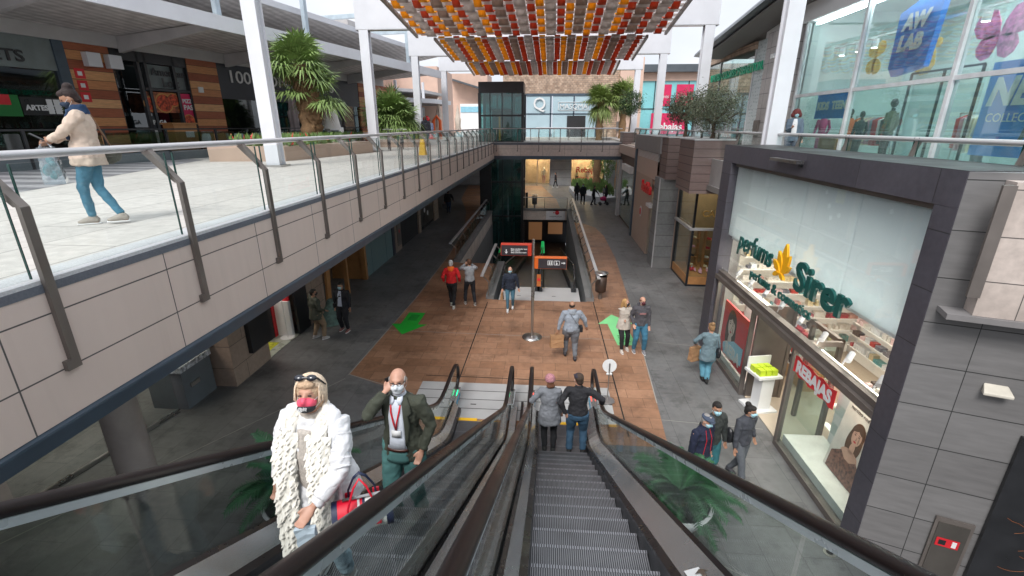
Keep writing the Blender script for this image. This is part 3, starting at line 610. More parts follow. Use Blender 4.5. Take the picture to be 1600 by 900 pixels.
B().box((GX + .55, FY0 + .5, 3.66), (GX + .75, FY1 - .8, 3.72)).build('board_light', emis('board_lamp', (1, .93, .82), 9), shop); B().box((GX + .8, FY0 + .4, 3.63), (GX + .84, FY1 - .7, 5.0)).build('inner_lining', M_whitew, shop)
# ceiling with lit panels
B().box((GX + .21, FY0 + .3, 3.5), (9.2, FY1 - .1, 3.62)).build('ceiling', M_whitew, shop)
M_lamp = emis('shop_lamp', (1, .93, .80), 7.0)
for x in (5.9, 7.1, 8.3):
    for y in (7.2, 9.0, 10.8, 12.6): B().box((x - .3, y - .35, 3.47), (x + .3, y + .35, 3.495)).build('ceiling_light', M_lamp, shop)
# sliding door in the recess
b = B(); b.box((GX + .9, 8.93, 0), (GX + .98, 9.03, tz)); b.box((GX + .9, 10.76, 0), (GX + .98, 10.86, tz)); b.box((GX + .9, 8.93, tz - .1), (GX + .98, 10.86, tz)); b.box((GX + .9, 9.95, 0), (GX + .98, 10.05, tz)); b.box((GX + .12, 10.78, 0), (GX + .9, 10.86, tz)); b.box((GX + .12, 8.85, 2.36), (GX + .9, 8.93, tz)); b.build('door_frame', M_steelb, shop)
B().box((GX + .93, 9.03, .05), (GX + .945, 9.95, tz - .1)).build('door_glass', M_shopglass, shop); B().box((GX + .1, 8.86, .1), (GX + .9, 8.875, tz - .1)).build('side_glass', M_shopglass, shop)
# projecting track spots under the transom
for i in range(8):
    y = 12.6 - i * .82; l = B(); l.cyl((GX + .30, y, tz + .34), (GX + .16, y - .14, tz + .26), .05, n=12); l.cyl((GX + .2, y + .03, tz + .10), (GX + .24, y, tz + .32), .015, n=6)
    o = l.build('spotlight', M_white, shop)
o = B().box((5.02 - .3, 9.6, 5.8), (5.02 - .16, 10.75, 5.86)).build('lamp_bar', M_steel, shop)
B().box((5.02 - .16, 9.7, 5.74), (4.93, 9.8, 5.8)).build('lamp_arm', M_black, shop)
# lettering standing proud of the glass
M_sig = mat('deep_green_letters', (.004, .085, .075), .4, 0, .05, 3); M_yl = mat('petal_yellow', (.80, .40, .01), .4, 0, .05, 3)
rt, upz = Vector((0, -1, 0)), Vector((0, 0, 1))
XS = GX - .17
text('lettering', 'perfums', M_sig, shop, (XS, 11.92, 3.6), rt, upz, .66, .035, shear=.22, bold=.006, width=1.86)
text('lettering', 'Sirer', M_sig, shop, (XS, 9.05, 3.52), rt, upz, .78, .05, bold=.022, width=1.74)
text('lettering', 'perfums & cosmetics', M_sig, shop, (XS, 10.99, 3.13), rt, upz, .30, .03, bold=.004, width=2.68)
b = B()
for a, l, w in ((0, .60, .10), (.5, .46, .085), (-.5, .46, .085), (1.05, .40, .07), (-1.05, .40, .07), (2.0, .24, .05), (-2.0, .24, .05)):
    d = Vector((0, -math.sin(a), math.cos(a))); n = Vector((0, d.z, -d.y)); c = Vector((XS - .02, 9.56, 3.66)); pts = []
    for k in range(17):
        u = k / 16; ww = w * math.sin(math.pi * u) ** .8; pts.append(c + d * l * u + n * ww)
    for k in range(15, 0, -1):
        u = k / 16; ww = w * math.sin(math.pi * u) ** .8; pts.append(c + d * l * u - n * ww)
    b.prism([p_ + Vector((-.006 * len(b.f) / 18, 0, 0)) for p_ in pts], (.05, 0, 0))
b.build('flower_emblem', M_yl, shop)
# interior back shelving with products: one shelf unit each, products as small things kept inside the unit as patterns
prodc = [(.5, .06, .05), (.7, .66, .6), (.06, .05, .05), (.55, .3, .25), (.75, .55, .55), (.2, .2, .24), (.62, .5, .3), (.7, .72, .74), (.35, .04, .06), (.1, .3, .3)]
M_prod = [mat('product_%d' % i, c, .4) for i, c in enumerate(prodc)]
rnd = random.Random(3)
def products(b, x0, x1, y, z, depth, axis='x', hmin=.07, hmax=.17, dens=.85):
    p = x0
    while p < x1 - .05:
        w = rnd.uniform(.04, .10); h = rnd.uniform(hmin, hmax); n = rnd.randint(2, 7); mi = rnd.randrange(len(M_prod))
        for _ in range(n):
            if p > x1 - w: break
            if rnd.random() < dens:
                if axis == 'x': b.box((p, y, z), (p + w * .85, y + depth * .6, z + h), mi)
                else: b.box((y, p, z), (y + depth * .6, p + w * .85, z + h), mi)
            p += w
        p += rnd.uniform(0, .06)
u = thing('shelf_unit', 'wall of lit white shelves packed with perfume boxes inside the perfume shop', 'shelves', (7.3, 13.4, 0))
B().box((5.6, 13.55, 0), (9.15, 13.62, 3.45)).build('back_panel', emis('shelf_backlight', (.95, .85, .70), .22), u)
for i in range(8):
    z = .5 + i * .36; B().box((5.6, 13.2, z - .03), (9.15, 13.55, z)).build('shelf', M_sshelf, u); b = B(); products(b, 5.65, 9.1, 13.25, z, .3); o = b.build('products', M_prod, u); o['kind'] = 'stuff'
u = thing('shelf_unit', 'long shelves of cosmetics along the back wall of the perfume shop', 'shelves', (9.1, 9, 0))
B().box((9.1, 6.4, 0), (9.16, 13.1, 3.45)).build('back_panel', MATS['shelf_backlight'], u)
for i in range(8):
    z = .5 + i * .36; B().box((8.8, 6.4, z - .03), (9.1, 13.1, z)).build('shelf', M_sshelf, u); b = B(); products(b, 6.45, 13.05, 8.83, z, .3, 'y'); o = b.build('products', M_prod, u); o['kind'] = 'stuff'
M_oak = mat('pale_oak', (.52, .33, .17), .5, 0, .15, 4)
def gondola(x, y, label):
    t = thing('display_stand', label, 'display stand', (x, y, 0), 0, 'display stands in the perfume shop'); 
    B().box((x - .25, y - .7, 0), (x + .25, y + .7, .8)).build('base', M_oak, t)
    for i in range(4): B().box((x - .42 + i * .09, y - .7, .55 + i * .22), (x + .42 - i * .09, y + .7, .58 + i * .22)).build('shelf', M_sshelf, t); b = B(); products(b, y - .68, y + .6, x - .4 + i * .09, .58 + i * .22, .2, 'y', .08, .16); products(b, y - .68, y + .6, x + .25 - i * .09, .58 + i * .22, .2, 'y', .08, .16); o = b.build('products', M_prod, t); o['kind'] = 'stuff'
gondola(6.9, 11.8, 'stepped display of boxed cosmetics near the shop door'); gondola(7.9, 8.1, 'stepped display of boxed cosmetics deep in the right of the perfume shop')
t = thing('round_display', 'round tiered display of red and green gift boxes in the perfume shop', 'display stand', (6.9, 8.9, 0))
B().cyl((6.9, 8.9, 0), (6.9, 8.9, .7), .3, .3, 20).build('base', M_oak, t)
for i, r in enumerate((.55, .45, .3)):
    z = .7 + i * .3; B().cyl((6.9, 8.9, z), (6.9, 8.9, z + .03), r, r, 24).build('tier', M_sshelf, t); b = B()
    for k in range(16 - i * 4):
        a = k * 2 * math.pi / (16 - i * 4); c = (6.9 + r * .78 * math.cos(a), 8.9 + r * .78 * math.sin(a)); b.box((c[0] - .05, c[1] - .05, z + .03), (c[0] + .05, c[1] + .05, z + rnd.uniform(.12, .22)), rnd.randrange(10))
    o = b.build('gift_boxes', M_prod, t)
# window display: left (sale poster), right (portrait poster, counter)
t = thing('display_plinth', 'low white display plinth in the left shop window', 'plinth', (5.5, 12, 0)); B().box((5.14, 10.95, .02), (5.85, 13.3, .28)).build('top', M_sshelf, t)
B().box((5.86, 10.95, .0), (5.95, 13.3, 2.05)).build('backdrop', M_whitew, t)
def face(par, o, r, u, s, skin, hair, lips, n, tilt=0):
    """flat printed portrait: hair, neck, face, eyes, brows, nose shadow, lips (thin raised print layers)"""
    o, r, u, n = map(Vector, (o, r, u, n))
    def ell(cx, cy, rx, ry, k, lift, rot=0):
        return [o + r * s * (cx + rx * math.cos(a) * math.cos(rot) - ry * math.sin(a) * math.sin(rot)) + u * s * (cy + rx * math.cos(a) * math.sin(rot) + ry * math.sin(a) * math.cos(rot)) + n * lift for a in [2 * math.pi * i / k for i in range(k)]]
    def poly(m, lift, *shapes):
        b = B()
        for cx, cy, rx, ry, *rot in shapes: p = ell(cx, cy, rx, ry, 24, lift, *rot); b.add(p, [list(range(24))])
        b.build('printed_portrait', m, par)
    poly(hair, .002, (0, .12, .60, .78), (-.42, -.45, .28, .75), (.40, -.5, .24, .7))
    poly(skin, .004, (0, -.80, .22, .42), (0, -1.35, .78, .42))
    poly(skin, .006, (0, 0, .41, .56))
    poly(hair, .008, (-.22, .46, .34, .16, .5), (.2, .47, .30, .15, -.5))
    dk = mat('print_dark', (.03, .015, .012), .5)
    poly(dk, .008, (-.17, .10, .085, .034, -.05), (.17, .10, .085, .034, .05), (-.17, .21, .12, .018, .12), (.17, .21, .12, .018, -.12)); poly(mat('print_shadow', tuple(c * .6 for c in (.55, .33, .25)), .5), .008, (.03, -.10, .03, .12), (.0, -.19, .07, .022), (.24, -.14, .05, .20, .1))
    poly(lips, .009, (0, -.30, .125, .05), (0, -.335, .10, .04))
M_skinp = mat('print_skin', (.62, .36, .27), .5); M_hairp = mat('print_hair', (.07, .03, .018), .5); M_lipp = mat('print_lips', (.55, .03, .04), .5)
po = B().box((5.08, 11.15, .42), (5.12, 12.75, 1.9)).build('sale_poster', mat('poster_red', (.68, .02, .03), .5)); tag(po, 'red and white sale poster with a dark-haired face in the left shop window', 'poster')
face(po, (5.078, 12.1, 1.35), (0, -1, 0), (0, 0, 1), .52, mat('print_pale_skin', (.80, .60, .52), .5), M_hairp, M_lipp, (-1, 0, 0))
b = B(); b.add([(5.07, 12.4, .45), (5.07, 11.2, .62), (5.07, 11.2, 1.1), (5.07, 11.8, 1.05), (5.07, 12.5, .72)], [(0, 1, 2, 3, 4)]); b.build('torn_paper', mat('poster_blue', (.35, .62, .78), .5), po)
text('lettering', 'REBA', M_paper, po, (5.066, 12.3, .55), rt, Vector((0, .0, 1)), .42, .006, bold=.02)
for y0, y1 in ((11.0, 13.2), (6.5, 8.8)): B().box((5.2, y0, 2.28), (5.5, y1, 2.32)).build('window_fill_light', M_lamp, shop)
t2 = thing('display_plinth', 'low cream display ledge in the right shop window under the portrait', 'plinth', (5.5, 7.6, 0)); B().box((5.14, 6.4, .02), (5.95, 8.84, .30)).build('top', M_sshelf, t2)
B().box((5.96, 6.4, .02), (6.02, 8.7, 1.75)).build('backdrop', M_whitew, t2)
for z in (.75, 1.2):
    for y0 in (6.5, 8.15): B().box((5.72, y0, z), (5.96, y0 + .5, z + .015)).build('glass_shelf', M_shopglass, t2)
po = B().obox((5.5, 8.0, .31), (0, -1.12, 0), (.04, 0, 0), (.22, 0, 1.45)).build('portrait_poster', mat('poster_grey', (.74, .68, .63), .5)); tag(po, 'large framed fragrance portrait of a woman leaning in the right shop window', 'poster')
nn = Vector((-1, 0, .15)).normalized(); uu = Vector((.15, 0, 1)).normalized()
face(po, Vector((5.5, 7.5, .31)) + uu * .92 + nn * .004, (0, -1, 0), uu, .30, M_skinp, mat('print_brown_hair', (.12, .055, .03), .5), M_lipp, nn)
b = B(); pts = [Vector((5.5, 7.5, .31)) + nn * .012 + Vector((0, -x, 0)) + uu * z for x, z in ((-.42, .01), (.46, .01), (.42, .38), (.22, .52), (.08, .42), (-.06, .42), (-.2, .52), (-.42, .36))]; b.add(pts, [list(range(8))]); b.build('printed_blouse', mat('print_blouse', (.20, .09, .07), .5, 0, .7, 18), po)
text('lettering', 'narciso rodriguez', MATS['print_dark'], po, Vector((5.5, 7.9, .31)) + uu * 1.3 + nn * .01, rt, uu, .11, .003)
t = thing('shop_counter', 'white curved counter with a tablet and black tray behind the portrait', 'counter', (6.6, 7.4, 0))
B().box((6.25, 6.7, 0), (7.1, 8.2, 1.0)).build('base', M_sshelf, t, .05); B().obox((6.45, 7.2, 1.05), (.35, 0, .1), (0, .5, 0), (-.01, 0, .03)).build('screen', M_black, t); B().disc((6.7, 6.95, 1.02), (0, 0, 1), .16, 24, 0, .03).build('tray', M_black, t)
b = B()
for k in range(10): x, y = rnd.uniform(7.25, 7.9), rnd.uniform(6.5, 7.1); b.box((x, y, 0), (x + .1, y + .12, rnd.uniform(.95, 1.15)), rnd.choice([2, 3, 6, 6]))
o = b.build('gift_sets', M_prod); tag(o, 'yellow and brown gift sets piled beside the white counter', 'gift sets')
# sale banner over the door, promotional stand outside
ba = B(); pts = []
for i in range(13): pts.append((GX - .02, 8.72 - i * .115, 1.88 + .03 * math.sin(i * 2.1)))
for i in range(12, -1, -1): pts.append((GX - .02, 8.72 - i * .115, 2.22 + .025 * math.sin(i * 1.7)))
ba.prism(pts, (.006, 0, 0)); o = ba.build('sale_banner', MATS['poster_red']); tag(o, 'torn-edged red REBAJAS strip on the glass beside the shop door', 'banner')
text('lettering', 'REBAJAS', M_paper, o, (GX - .03, 8.62, 1.94), rt, upz, .32, .006, bold=.014)
t = thing('promotion_stand', 'white promotion stand with lime green boxes before the perfume shop door', 'stand', (5.35, 10.35, 0))
B().obox((5.0, 9.95, 0), (.6, .12, 0), (-.12, .6, 0), (0, 0, .07)).build('foot', M_paper, t, .01); B().obox((5.15, 10.1, .07), (.3, .06, 0), (-.06, .3, 0), (0, 0, .85)).build('column', M_paper, t)
B().obox((5.0, 9.97, .92), (.58, .12, 0), (-.12, .56, 0), (0, 0, .06)).build('tray', M_paper, t); B().obox((4.92, 10.47, .98), (.56, .11, 0), (-.01, .03, 0), (0, 0, .3)).build('back_card', M_paper, t)
M_lime = mat('lime_box', (.48, .62, .03), .4)
for i in range(3):
    for j in range(2): B().obox((5.04 + i * .15 - j * .05, 10.05 + i * .03 + j * .2, .98), (.13, .025, 0), (-.03, .17, 0), (0, 0, .14)).build('lime_box', M_lime, t)
text('lettering', 'Sirer', MATS['black_metal'], t, (5.30, 10.135, .2), (0, 0, 1), Vector((-1, -.2, 0)), .2, .004, bold=.006)
# slanted grey stone wall, door with extinguisher sign, wall lamp, black poster
wd = Vector((.937, -.348, 0)); wn = Vector((-.348, -.937, 0)); W0 = Vector((GX - .09, FY0 - .004, 0))
wall = thing('stone_clad_wall', 'grey stone clad wall running from the perfume shop frame to the right', 'wall', tuple(W0))
B().obox(W0, wd * 7, -wn * .25, (0, 0, 5.99)).build('cladding', M_greyt, wall)
o = B().obox(W0 + wd * .79 + wn * .01 + Vector((0, 0, .0)), wd * .43, wn * .03, (0, 0, 1.25)); o = o.build('service_door', M_steelb); tag(o, 'small brown metal cupboard door with a red extinguisher sign', 'door')
B().obox(W0 + wd * .83 + wn * .04 + Vector((0, 0, .05)), wd * .35, wn * .012, (0, 0, 1.13)).build('door_leaf', mat('bronze_leaf', (.11, .10, .09), .4, .5), o)
s_ = B().obox(W0 + wd * .86 + wn * .056 + Vector((0, 0, .79)), wd * .26, wn * .006, (0, 0, .14)).build('red_sign', M_red, o)
B().obox(W0 + wd * .89 + wn * .062 + Vector((0, 0, .82)), wd * .08, wn * .004, (0, 0, .08)).build('pictogram', M_black, s_); B().obox(W0 + wd * 1.04 + wn * .062 + Vector((0, 0, .81)), wd * .05, wn * .004, (0, 0, .10)).build('pictogram', M_paper, s_)
lp = on_plane(1554, 608, W0, wn); b = B(); c = lp; b.add([c + wd * -.12 + Vector((0, 0, .07)), c + wd * .12 + Vector((0, 0, .07)), c + wd * .15 + wn * .14 + Vector((0, 0, -.01)), c + wd * -.15 + wn * .14 + Vector((0, 0, -.01)), c + wd * -.12 + Vector((0, 0, -.06)), c + wd * .12 + Vector((0, 0, -.06)), c + wd * .15 + wn * .14 + Vector((0, 0, -.05)), c + wd * -.15 + wn * .14 + Vector((0, 0, -.05))], [(0, 1, 2, 3), (4, 7, 6, 5), (3, 2, 6, 7), (0, 3, 7, 4), (1, 5, 6, 2), (0, 4, 5, 1)])
o = b.build('wall_lamp', mat('cream_lamp', (.62, .58, .50), .5), None, .012); tag(o, 'cream wedge-shaped lamp on the grey stone wall', 'wall lamp')
# projecting ledge and upper cladding near the right edge
lg = on_plane(1465, 478, W0, wn); t = thing('wall_ledge', 'beige clad bay with a stone ledge at the right edge above the grey wall', 'wall bay', tuple(lg))
lx = (lg - W0).dot(wd)
# black advertising panel with copper hair strands
bp = on_plane(1530, 880, W0, wn); t0 = (Vector((bp.x, bp.y, 0)) - W0).dot(wd)
t0 = (on_plane(1545, 800, W0, wn) - W0).dot(wd)
o = B().obox(W0 + wd * t0 + wn * .01, wd * 4, wn * .06, (0, 0, 2.75)).build('advertising_board', M_black); tag(o, 'tall black advertising panel with a copper-haired woman at the right edge', 'advertising panel')
M_hairc = mat('copper_hair', (.42, .13, .03), .5); b = B(); rr = random.Random(5)
for k in range(22):
    p = W0 + wd * (t0 + .75 + rr.uniform(0, .6)) + wn * .078 + Vector((0, 0, rr.uniform(.6, 1.7))); pts = [p]
    a = rr.uniform(2.2, 4.2)
    for q in range(9): a += rr.uniform(-.35, .35); p = p + wd * .07 * math.cos(a) + Vector((0, 0, .07 * math.sin(a))); pts.append(p)
    b.tube(pts, .002, 4)
b.build('printed_hair', M_hairc, o)
bq = t
B().obox(W0 + wd * (lx + .0) + wn * .005 + Vector((0, 0, lg.z - .06)), wd * 5, wn * .32, (0, 0, .07)).build('ledge', mat('grey_ledge', (.20, .19, .19), .7), bq)
B().obox(W0 + wd * (lx + .25) + wn * .005 + Vector((0, 0, lg.z + .012)), wd * 5, wn * .26, (0, 0, 5.9 - lg.z)).build('bay_cladding', tiles('beige_cladding_s', 'SZ', 1.2, .53, (.46, .39, .35), (.50, .43, .39), (.09, .08, .075), .007, 0, .6), bq)
B().obox(W0 + wd * (lx + .12) + wn * .28 + Vector((0, 0, lg.z + .25)), wd * .12, wn * .05, (0, 0, 1.3)).build('bracket', M_steelb, bq)
# ================================================================ right upper terrace
RX = 6.25
b = B(); b.box((RX - .1, -10, 5.1), (60, 50, 5.29)); o = b.build('upper_floor', M_deck); struct(o)
b = B(); b.box((RX - .18, 4.5, 4.2), (RX - .1, 22, 5.33)); b.build('terrace_fascia', mat('grey_band', (.30, .29, .29), .6), o)
railing('glass_railing', 'glass railing of the right terrace above the perfume shop', RX + .05, 3.0, RX + .05, 37, (1, 0), 2.0, 5.3, glass_top=6.28, bend=.1, railz=6.27, railw=.12, pw=.05, zb=5.25)
# sportswear store
AX = 9.0
st = thing('sportswear_store', 'large teal glass sportswear store on the right upper terrace', 'store', (AX, 12, 5.3))
M_mull = mat('mullion_white', (.62, .63, .65), .4)
B().box((AX, 0, 7.46), (AX + .12, 19.4, 7.56)).build('transom', M_mull, st)
my = [19.35, 15.95, 12.2, 8.7, 5.2]
for y in my: B().box((AX - .02, y - .05, 5.3), (AX + .14, y + .05, 9.9)).build('mullion', M_mull, st)
for i in range(4):
    B().box((AX + .05, my[i + 1] + .05, 7.56), (AX + .065, my[i] - .05, 9.9)).build('upper_pane', M_tealglass, st); B().box((AX + .05, my[i + 1] + .05, 5.3), (AX + .065, my[i] - .05, 7.46)).build('lower_pane', glass('teal_glass_low', (.80, .92, .90), 1.3, 1.5, .12, film=.1, filmcol=(.3, .5, .5)), st)
b = B(); b.box((AX - .1, 0, 9.9), (AX + .3, 22.5, 10.25)); b.build('head_band', M_whitew, st)
M_tealw = mat('teal_wall', (.50, .58, .57), .6, 0, .1, 1)
b = B(); b.box((13, 4, 5.3), (13.2, 20, 10.5)); b.box((AX + .2, 19.3, 5.3), (13, 19.5, 10.5)); b.box((AX + .3, 4, 10.2), (13.2, 20, 10.3)); b.build('wall', M_tealw, st)
b = B(); b.box((AX + .2, 3, 5.3), (13, 19.3, 5.32)); b.build('floor', M_whitew, st)
B().box((AX + .12, 5, 9.78), (AX + .22, 19, 9.84)).build('window_fill_light', emis('added_sign_fill', (.95, 1, 1), 14), st)  # glowing strip added to light the hanging blue sign, not a known fitting
for y in (7, 10, 13, 16): B().box((10.2, y, 10.12), (12, y + .9, 10.18)).build('ceiling_light', emis('cool_lamp', (.9, 1, .98), 11), st)
# roof overhang
M_roofd = mat('dark_roof_metal', (.10, .115, .13), .35, .5, .15, 1); M_sof = mat('grey_soffit', (.20, .19, .185), .6, 0, .1, 1)
roof = thing('curved_roof', 'dark curved roof overhang above the teal store on the right', 'roof', (9, 18, 11))
b = B(); rim = [(7.4, 27.5, 9.85), (7.35, 24, 10.1), (7.4, 20, 10.55), (7.6, 16, 11.1), (7.9, 11, 11.9), (8.2, 4, 13)]; rings = []
for x, y, z in rim: rings.append([Vector((x, y, z)), Vector((x + .05, y, z + .12)), Vector((x + .45, y, z + .5)), Vector((x + 5, y, z + 1.4)), Vector((x + 5, y, z - .1)), Vector((x + .5, y, z - .06))])
b.loft(rings, 0, True, False); b.build('eave', [M_roofd], roof)
b = B(); rings = [[Vector((x + .3, y, z - .09)), Vector((x + .3, y, z - .13)), Vector((x + 5, y, z - .13)), Vector((x + 5, y, z - .09))] for x, y, z in rim]; b.loft(rings, 0, True, False); b.build('soffit', M_sof, roof)
b = B(); b.box((AX - .05, 0, 10.25), (AX + .2, 27, 10.5)); b.build('fascia_board', M_whitew, roof)
# stone pilaster and perforated white screen
pt = thing('stone_pilaster', 'pale stone pilaster between the teal store and the white screen', 'pilaster', (8.5, 20, 5.3)); B().box((8.55, 19.55, 5.3), (9.3, 21.4, 9.9)).build('cladding', tiles('pilaster_stone', 'YZ', 3, .55, (.42, .39, .38), (.46, .43, .42), (.16, .15, .15), .012, 0, .7), pt)
o = B().box((8.45, 20.9, 6.2), (8.54, 21.3, 6.7)).build('alarm_box', M_steelb, pt); B().box((8.35, 20.2, 8.9), (8.54, 20.45, 9.05)).build('alarm_lamp', M_paper, pt)
def screenmat():
    m, t, b = newmat('perforated_screen'); v = axes_vec(t, 'YZ'); vo = t.nodes.new('ShaderNodeTexVoronoi'); vo.inputs['Scale'].default_value = 7; vo.inputs['Randomness'].default_value = .35; t.links.new(v, vo.inputs['Vector'])
    r = t.nodes.new('ShaderNodeMapRange'); r.inputs[1].default_value = .22; r.inputs[2].default_value = .34; t.links.new(vo.outputs['Distance'], r.inputs[0]); t.links.new(mixc(t, r.outputs[0], (.36, .44, .45), (.62, .68, .69)), b.inputs['Base Color']); bump(t, b, r.outputs[0], .5, .03); return m
o = B().box((8.9, 21.4, 5.3), (9.0, 23.2, 9.9)).build('perforated_screen', screenmat()); tag(o, 'pale perforated metal screen between the pilaster and the clothes shop', 'screen')
# clothes shop with green fascia lettering
bn = thing('clothes_shop', 'glass fronted clothes shop with green lettering on the right terrace', 'shop', (8.9, 26, 5.3))
M_bg = glass('clothes_shop_glass', (.70, .84, .83), 1.2, 1.5, .08)
for y0, y1 in ((23.25, 25.3), (25.35, 27.6), (27.65, 30)): B().box((8.9, y0, 5.3), (8.915, y1, 9.6)).build('pane', M_bg, bn)
for y in (23.25, 27.62, 30): B().box((8.86, y - .04, 5.3), (8.96, y + .04, 9.6)).build('mullion', M_mull, bn)
b = B(); b.box((8.8, 23.2, 9.6), (9.1, 30.1, 9.9)); b.box((12.5, 23.2, 5.3), (12.7, 30, 9.8)); b.box((9, 30, 5.3), (12.6, 30.1, 9.8)); b.box((9, 23.15, 5.3), (12.6, 23.24, 9.8)); b.build('wall', M_rough, bn)
text('lettering', 'UNITED COLORS OF BENETTON.', mat('green_letters', (.0, .50, .26), .4), bn, (8.80, 28.75, 8.72), rt, upz, .47, .05, bold=.012, spacing=.93)
rr = random.Random(11); cc = [(.5, .03, .05), (.7, .6, .4), (.05, .05, .06), (.6, .3, .35), (.3, .35, .4), (.75, .7, .66), (.6, .12, .03)]
M_cl = [mat('garment_%d' % i, c, .8) for i, c in enumerate(cc)]
def garment_rail(x, y0, y1, z, label, par_group='clothes rails behind the shop glass', n=14, axis='y'):
    t = thing('clothes_rail', label, 'clothes rail', (x, (y0 + y1) / 2, z), 0, par_group)
    b = B(); b.tube([(x, y0, z), (x, y0, z + 1.5), (x, y1, z + 1.5), (x, y1, z)], .02, 6); b.build('rail', M_steel, t)
    for k in range(n):
        y = y0 + .1 + (y1 - y0 - .2) * k / n; h = rr.uniform(.6, .95); g = B(); g.add([(x - .22, y, z + 1.36), (x, y, z + 1.46), (x + .22, y, z + 1.36), (x + .2, y, z + 1.45 - h), (x - .2, y, z + 1.45 - h)], [(0, 1, 2, 3, 4)]); g2 = B(); g2.prism(g.v, (0, .05, 0)); g2.build('garment', M_cl[rr.randrange(7)], t)
garment_rail(9.6, 23.6, 25.6, 5.3, 'rail of mixed clothes low behind the clothes shop glass'); garment_rail(9.8, 26, 28, 5.3, 'rail of red and pale clothes behind the olive trees')
# ================================================================ ground level shops along the right, beyond the perfume shop
M_plank = tiles('brown_planks', 'YZ', 60, .3, (.19, .135, .125), (.225, .165, .15), (.06, .04, .04), .012, .3, .6, off=(1.3, .02), var=.2, vscale=1.5, streak=(.4, .4, 4)); M_plankX = tiles('brown_planks_x', 'XZ', 60, .3, (.19, .135, .125), (.225, .165, .15), (.06, .04, .04), .012, .3, .6, off=(1.3, .02), var=.2, vscale=1.5, streak=(.4, .4, 4))
def planter_box(x0, x1, y0, y1, z0, z1, label):
    t = thing('planter_box', label, 'planter', ((x0 + x1) / 2, (y0 + y1) / 2, z0), 0, 'brown clad planters on the terrace edge')
    B().box((x0 - .03, y0, z0), (x1, y0 + .06, z1)).build('front_panel', M_plankX, t); B().box((x0, y1 - .06, z0), (x1, y1, z1)).build('back_panel', M_plankX, t)
    b = B(); b.box((x0, y0 + .06, z0), (x0 + .06, y1 - .06, z1)); b.box((x1 - .06, y0 + .06, z0), (x1, y1 - .06, z1)); b.box((x0 + .06, y0 + .06, z0), (x1 - .06, y1 - .06, z0 + .05)); b.build('side_panel', M_plank, t)
    b = B(); b.box((x0 - .04, y0 - .02, z1), (x1 + .02, y1, z1 + .04)); b.build('coping', M_lip, t)
    B().box((x0 + .07, y0 + .07, z1 - .2), (x1 - .07, y1 - .07, z1 - .1)).build('soil', M_bark, t)
    return t
planter_box(5.3, 6.95, 22, 23.8, 4.2, 5.98, 'brown planked planter box holding the left olive tree'); planter_box(5.4, 6.85, 18.5, 20.6, 4.05, 5.98, 'brown planked planter box holding the right olive tree'); planter_box(5.58, 6.5, 37, 39, 4.2, 6.0, 'brown planked planter box at the right end of the footbridge')
M_greyh = tiles('grey_slab_cladding', 'XZ', 4, .53, (.20, .205, .21), (.23, .235, .24), (.05, .05, .05), .01, 0, .6, var=.15)
t = thing('clad_pier', 'grey slab clad pier beside the shoe shop', 'pier', (5.6, 22.4, 0)); B().box((5.14, 22.3, .5), (6.0, 23.4, 4.2)).build('cladding', M_greyh, t); B().box((5.12, 22.28, 0), (6.0, 23.4, .495)).build('plinth', M_conc, t); B().box((5.11, 22.27, .0), (5.16, 22.32, 4.2)).build('corner_bead', M_rail, t)
# shoe shop
sh = thing('shoe_shop', 'small corner shoe shop with a lit wooden window display', 'shop', (6.4, 20.8, 0))
B().box((6.0, 22.15, 0), (6.12, 23, 4.2)).build('pilaster', M_beige, sh)
b = B(); b.box((6.0, 22.0, 0), (6.14, 22.14, 4.2)); b.box((6.0, 19.55, 0), (6.08, 19.63, 4.2)); b.box((5.98, 19.55, 4.0), (6.14, 22.1, 4.2)); b.build('window_frame', M_black, sh)
b = B(); b.box((5.9, 19.5, 2.42), (6.02, 22.1, 2.52)); b.box((6.0, 19.5, 2.42), (9, 19.62, 2.52)); b.build('transom', M_rail, sh)
for z0, z1 in ((.3, 2.42), (2.52, 4.0)):
    B().box((6.04, 19.65, z0), (6.055, 22.0, z1)).build('pane', M_shopglass, sh); B().box((6.1, 19.58, z0), (9.0, 19.595, z1)).build('pane', M_shopglass, sh)
b = B(); b.box((6.02, 19.57, .08), (8.6, 22.0, .42)); b.build('display_base', M_wood, sh); b = B(); b.box((6.0, 19.56, 0), (8.6, 22.0, .08)); b.build('plinth', M_black, sh)
b = B(); b.box((6.1, 22.05, .42), (9, 22.3, 4.2)); b.box((8.5, 19.6, 0), (8.7, 22.2, 4.2)); b.box((6.1, 19.6, 4.0), (9, 22.2, 4.1)); b.build('wall', mat('ochre_wall', (.36, .24, .12), .7), sh)
for x, y in ((6.5, 20.3), (7.3, 20.3), (6.5, 21.4), (7.4, 21.4)): B().box((x - .15, y - .15, 3.93), (x + .15, y + .15, 3.98)).build('ceiling_light', M_lamp, sh)
text('lettering', 'CANTARERO', mat('gold_letters', (.62, .38, .10), .35, .4), sh, (6.3, 19.5, 3.0), (1, 0, 0), upz, .36, .04, bold=.006)
rr = random.Random(8)
for i in range(3):
    x, y = 6.5 + i * .55, 21.2 - i * .3; t = thing('display_cabinet', ['tall wooden cubes holding shoes at the left of the shoe window', 'middle column of wooden display cubes in the shoe window', 'rightmost wooden display cubes in the shoe window'][i], 'display shelves', (x, y, .42), 0, 'wooden shoe displays')
    for k in range(4): b = B(); z = .42 + k * .42; b.box((x, y, z), (x + .4, y + .3, z + .03)); b.box((x, y, z), (x + .03, y + .3, z + .42)); b.box((x + .37, y, z), (x + .4, y + .3, z + .42)); b.build('cube', M_wood, t); c = B(); c.ball((x + .2, y + .12, z + .07), (.07, .12, .05), 8); c.ball((x + .12, y + .12, z + .09), (.04, .05, .07), 8); c.build('shoe', M_cl[rr.randrange(7)], t)
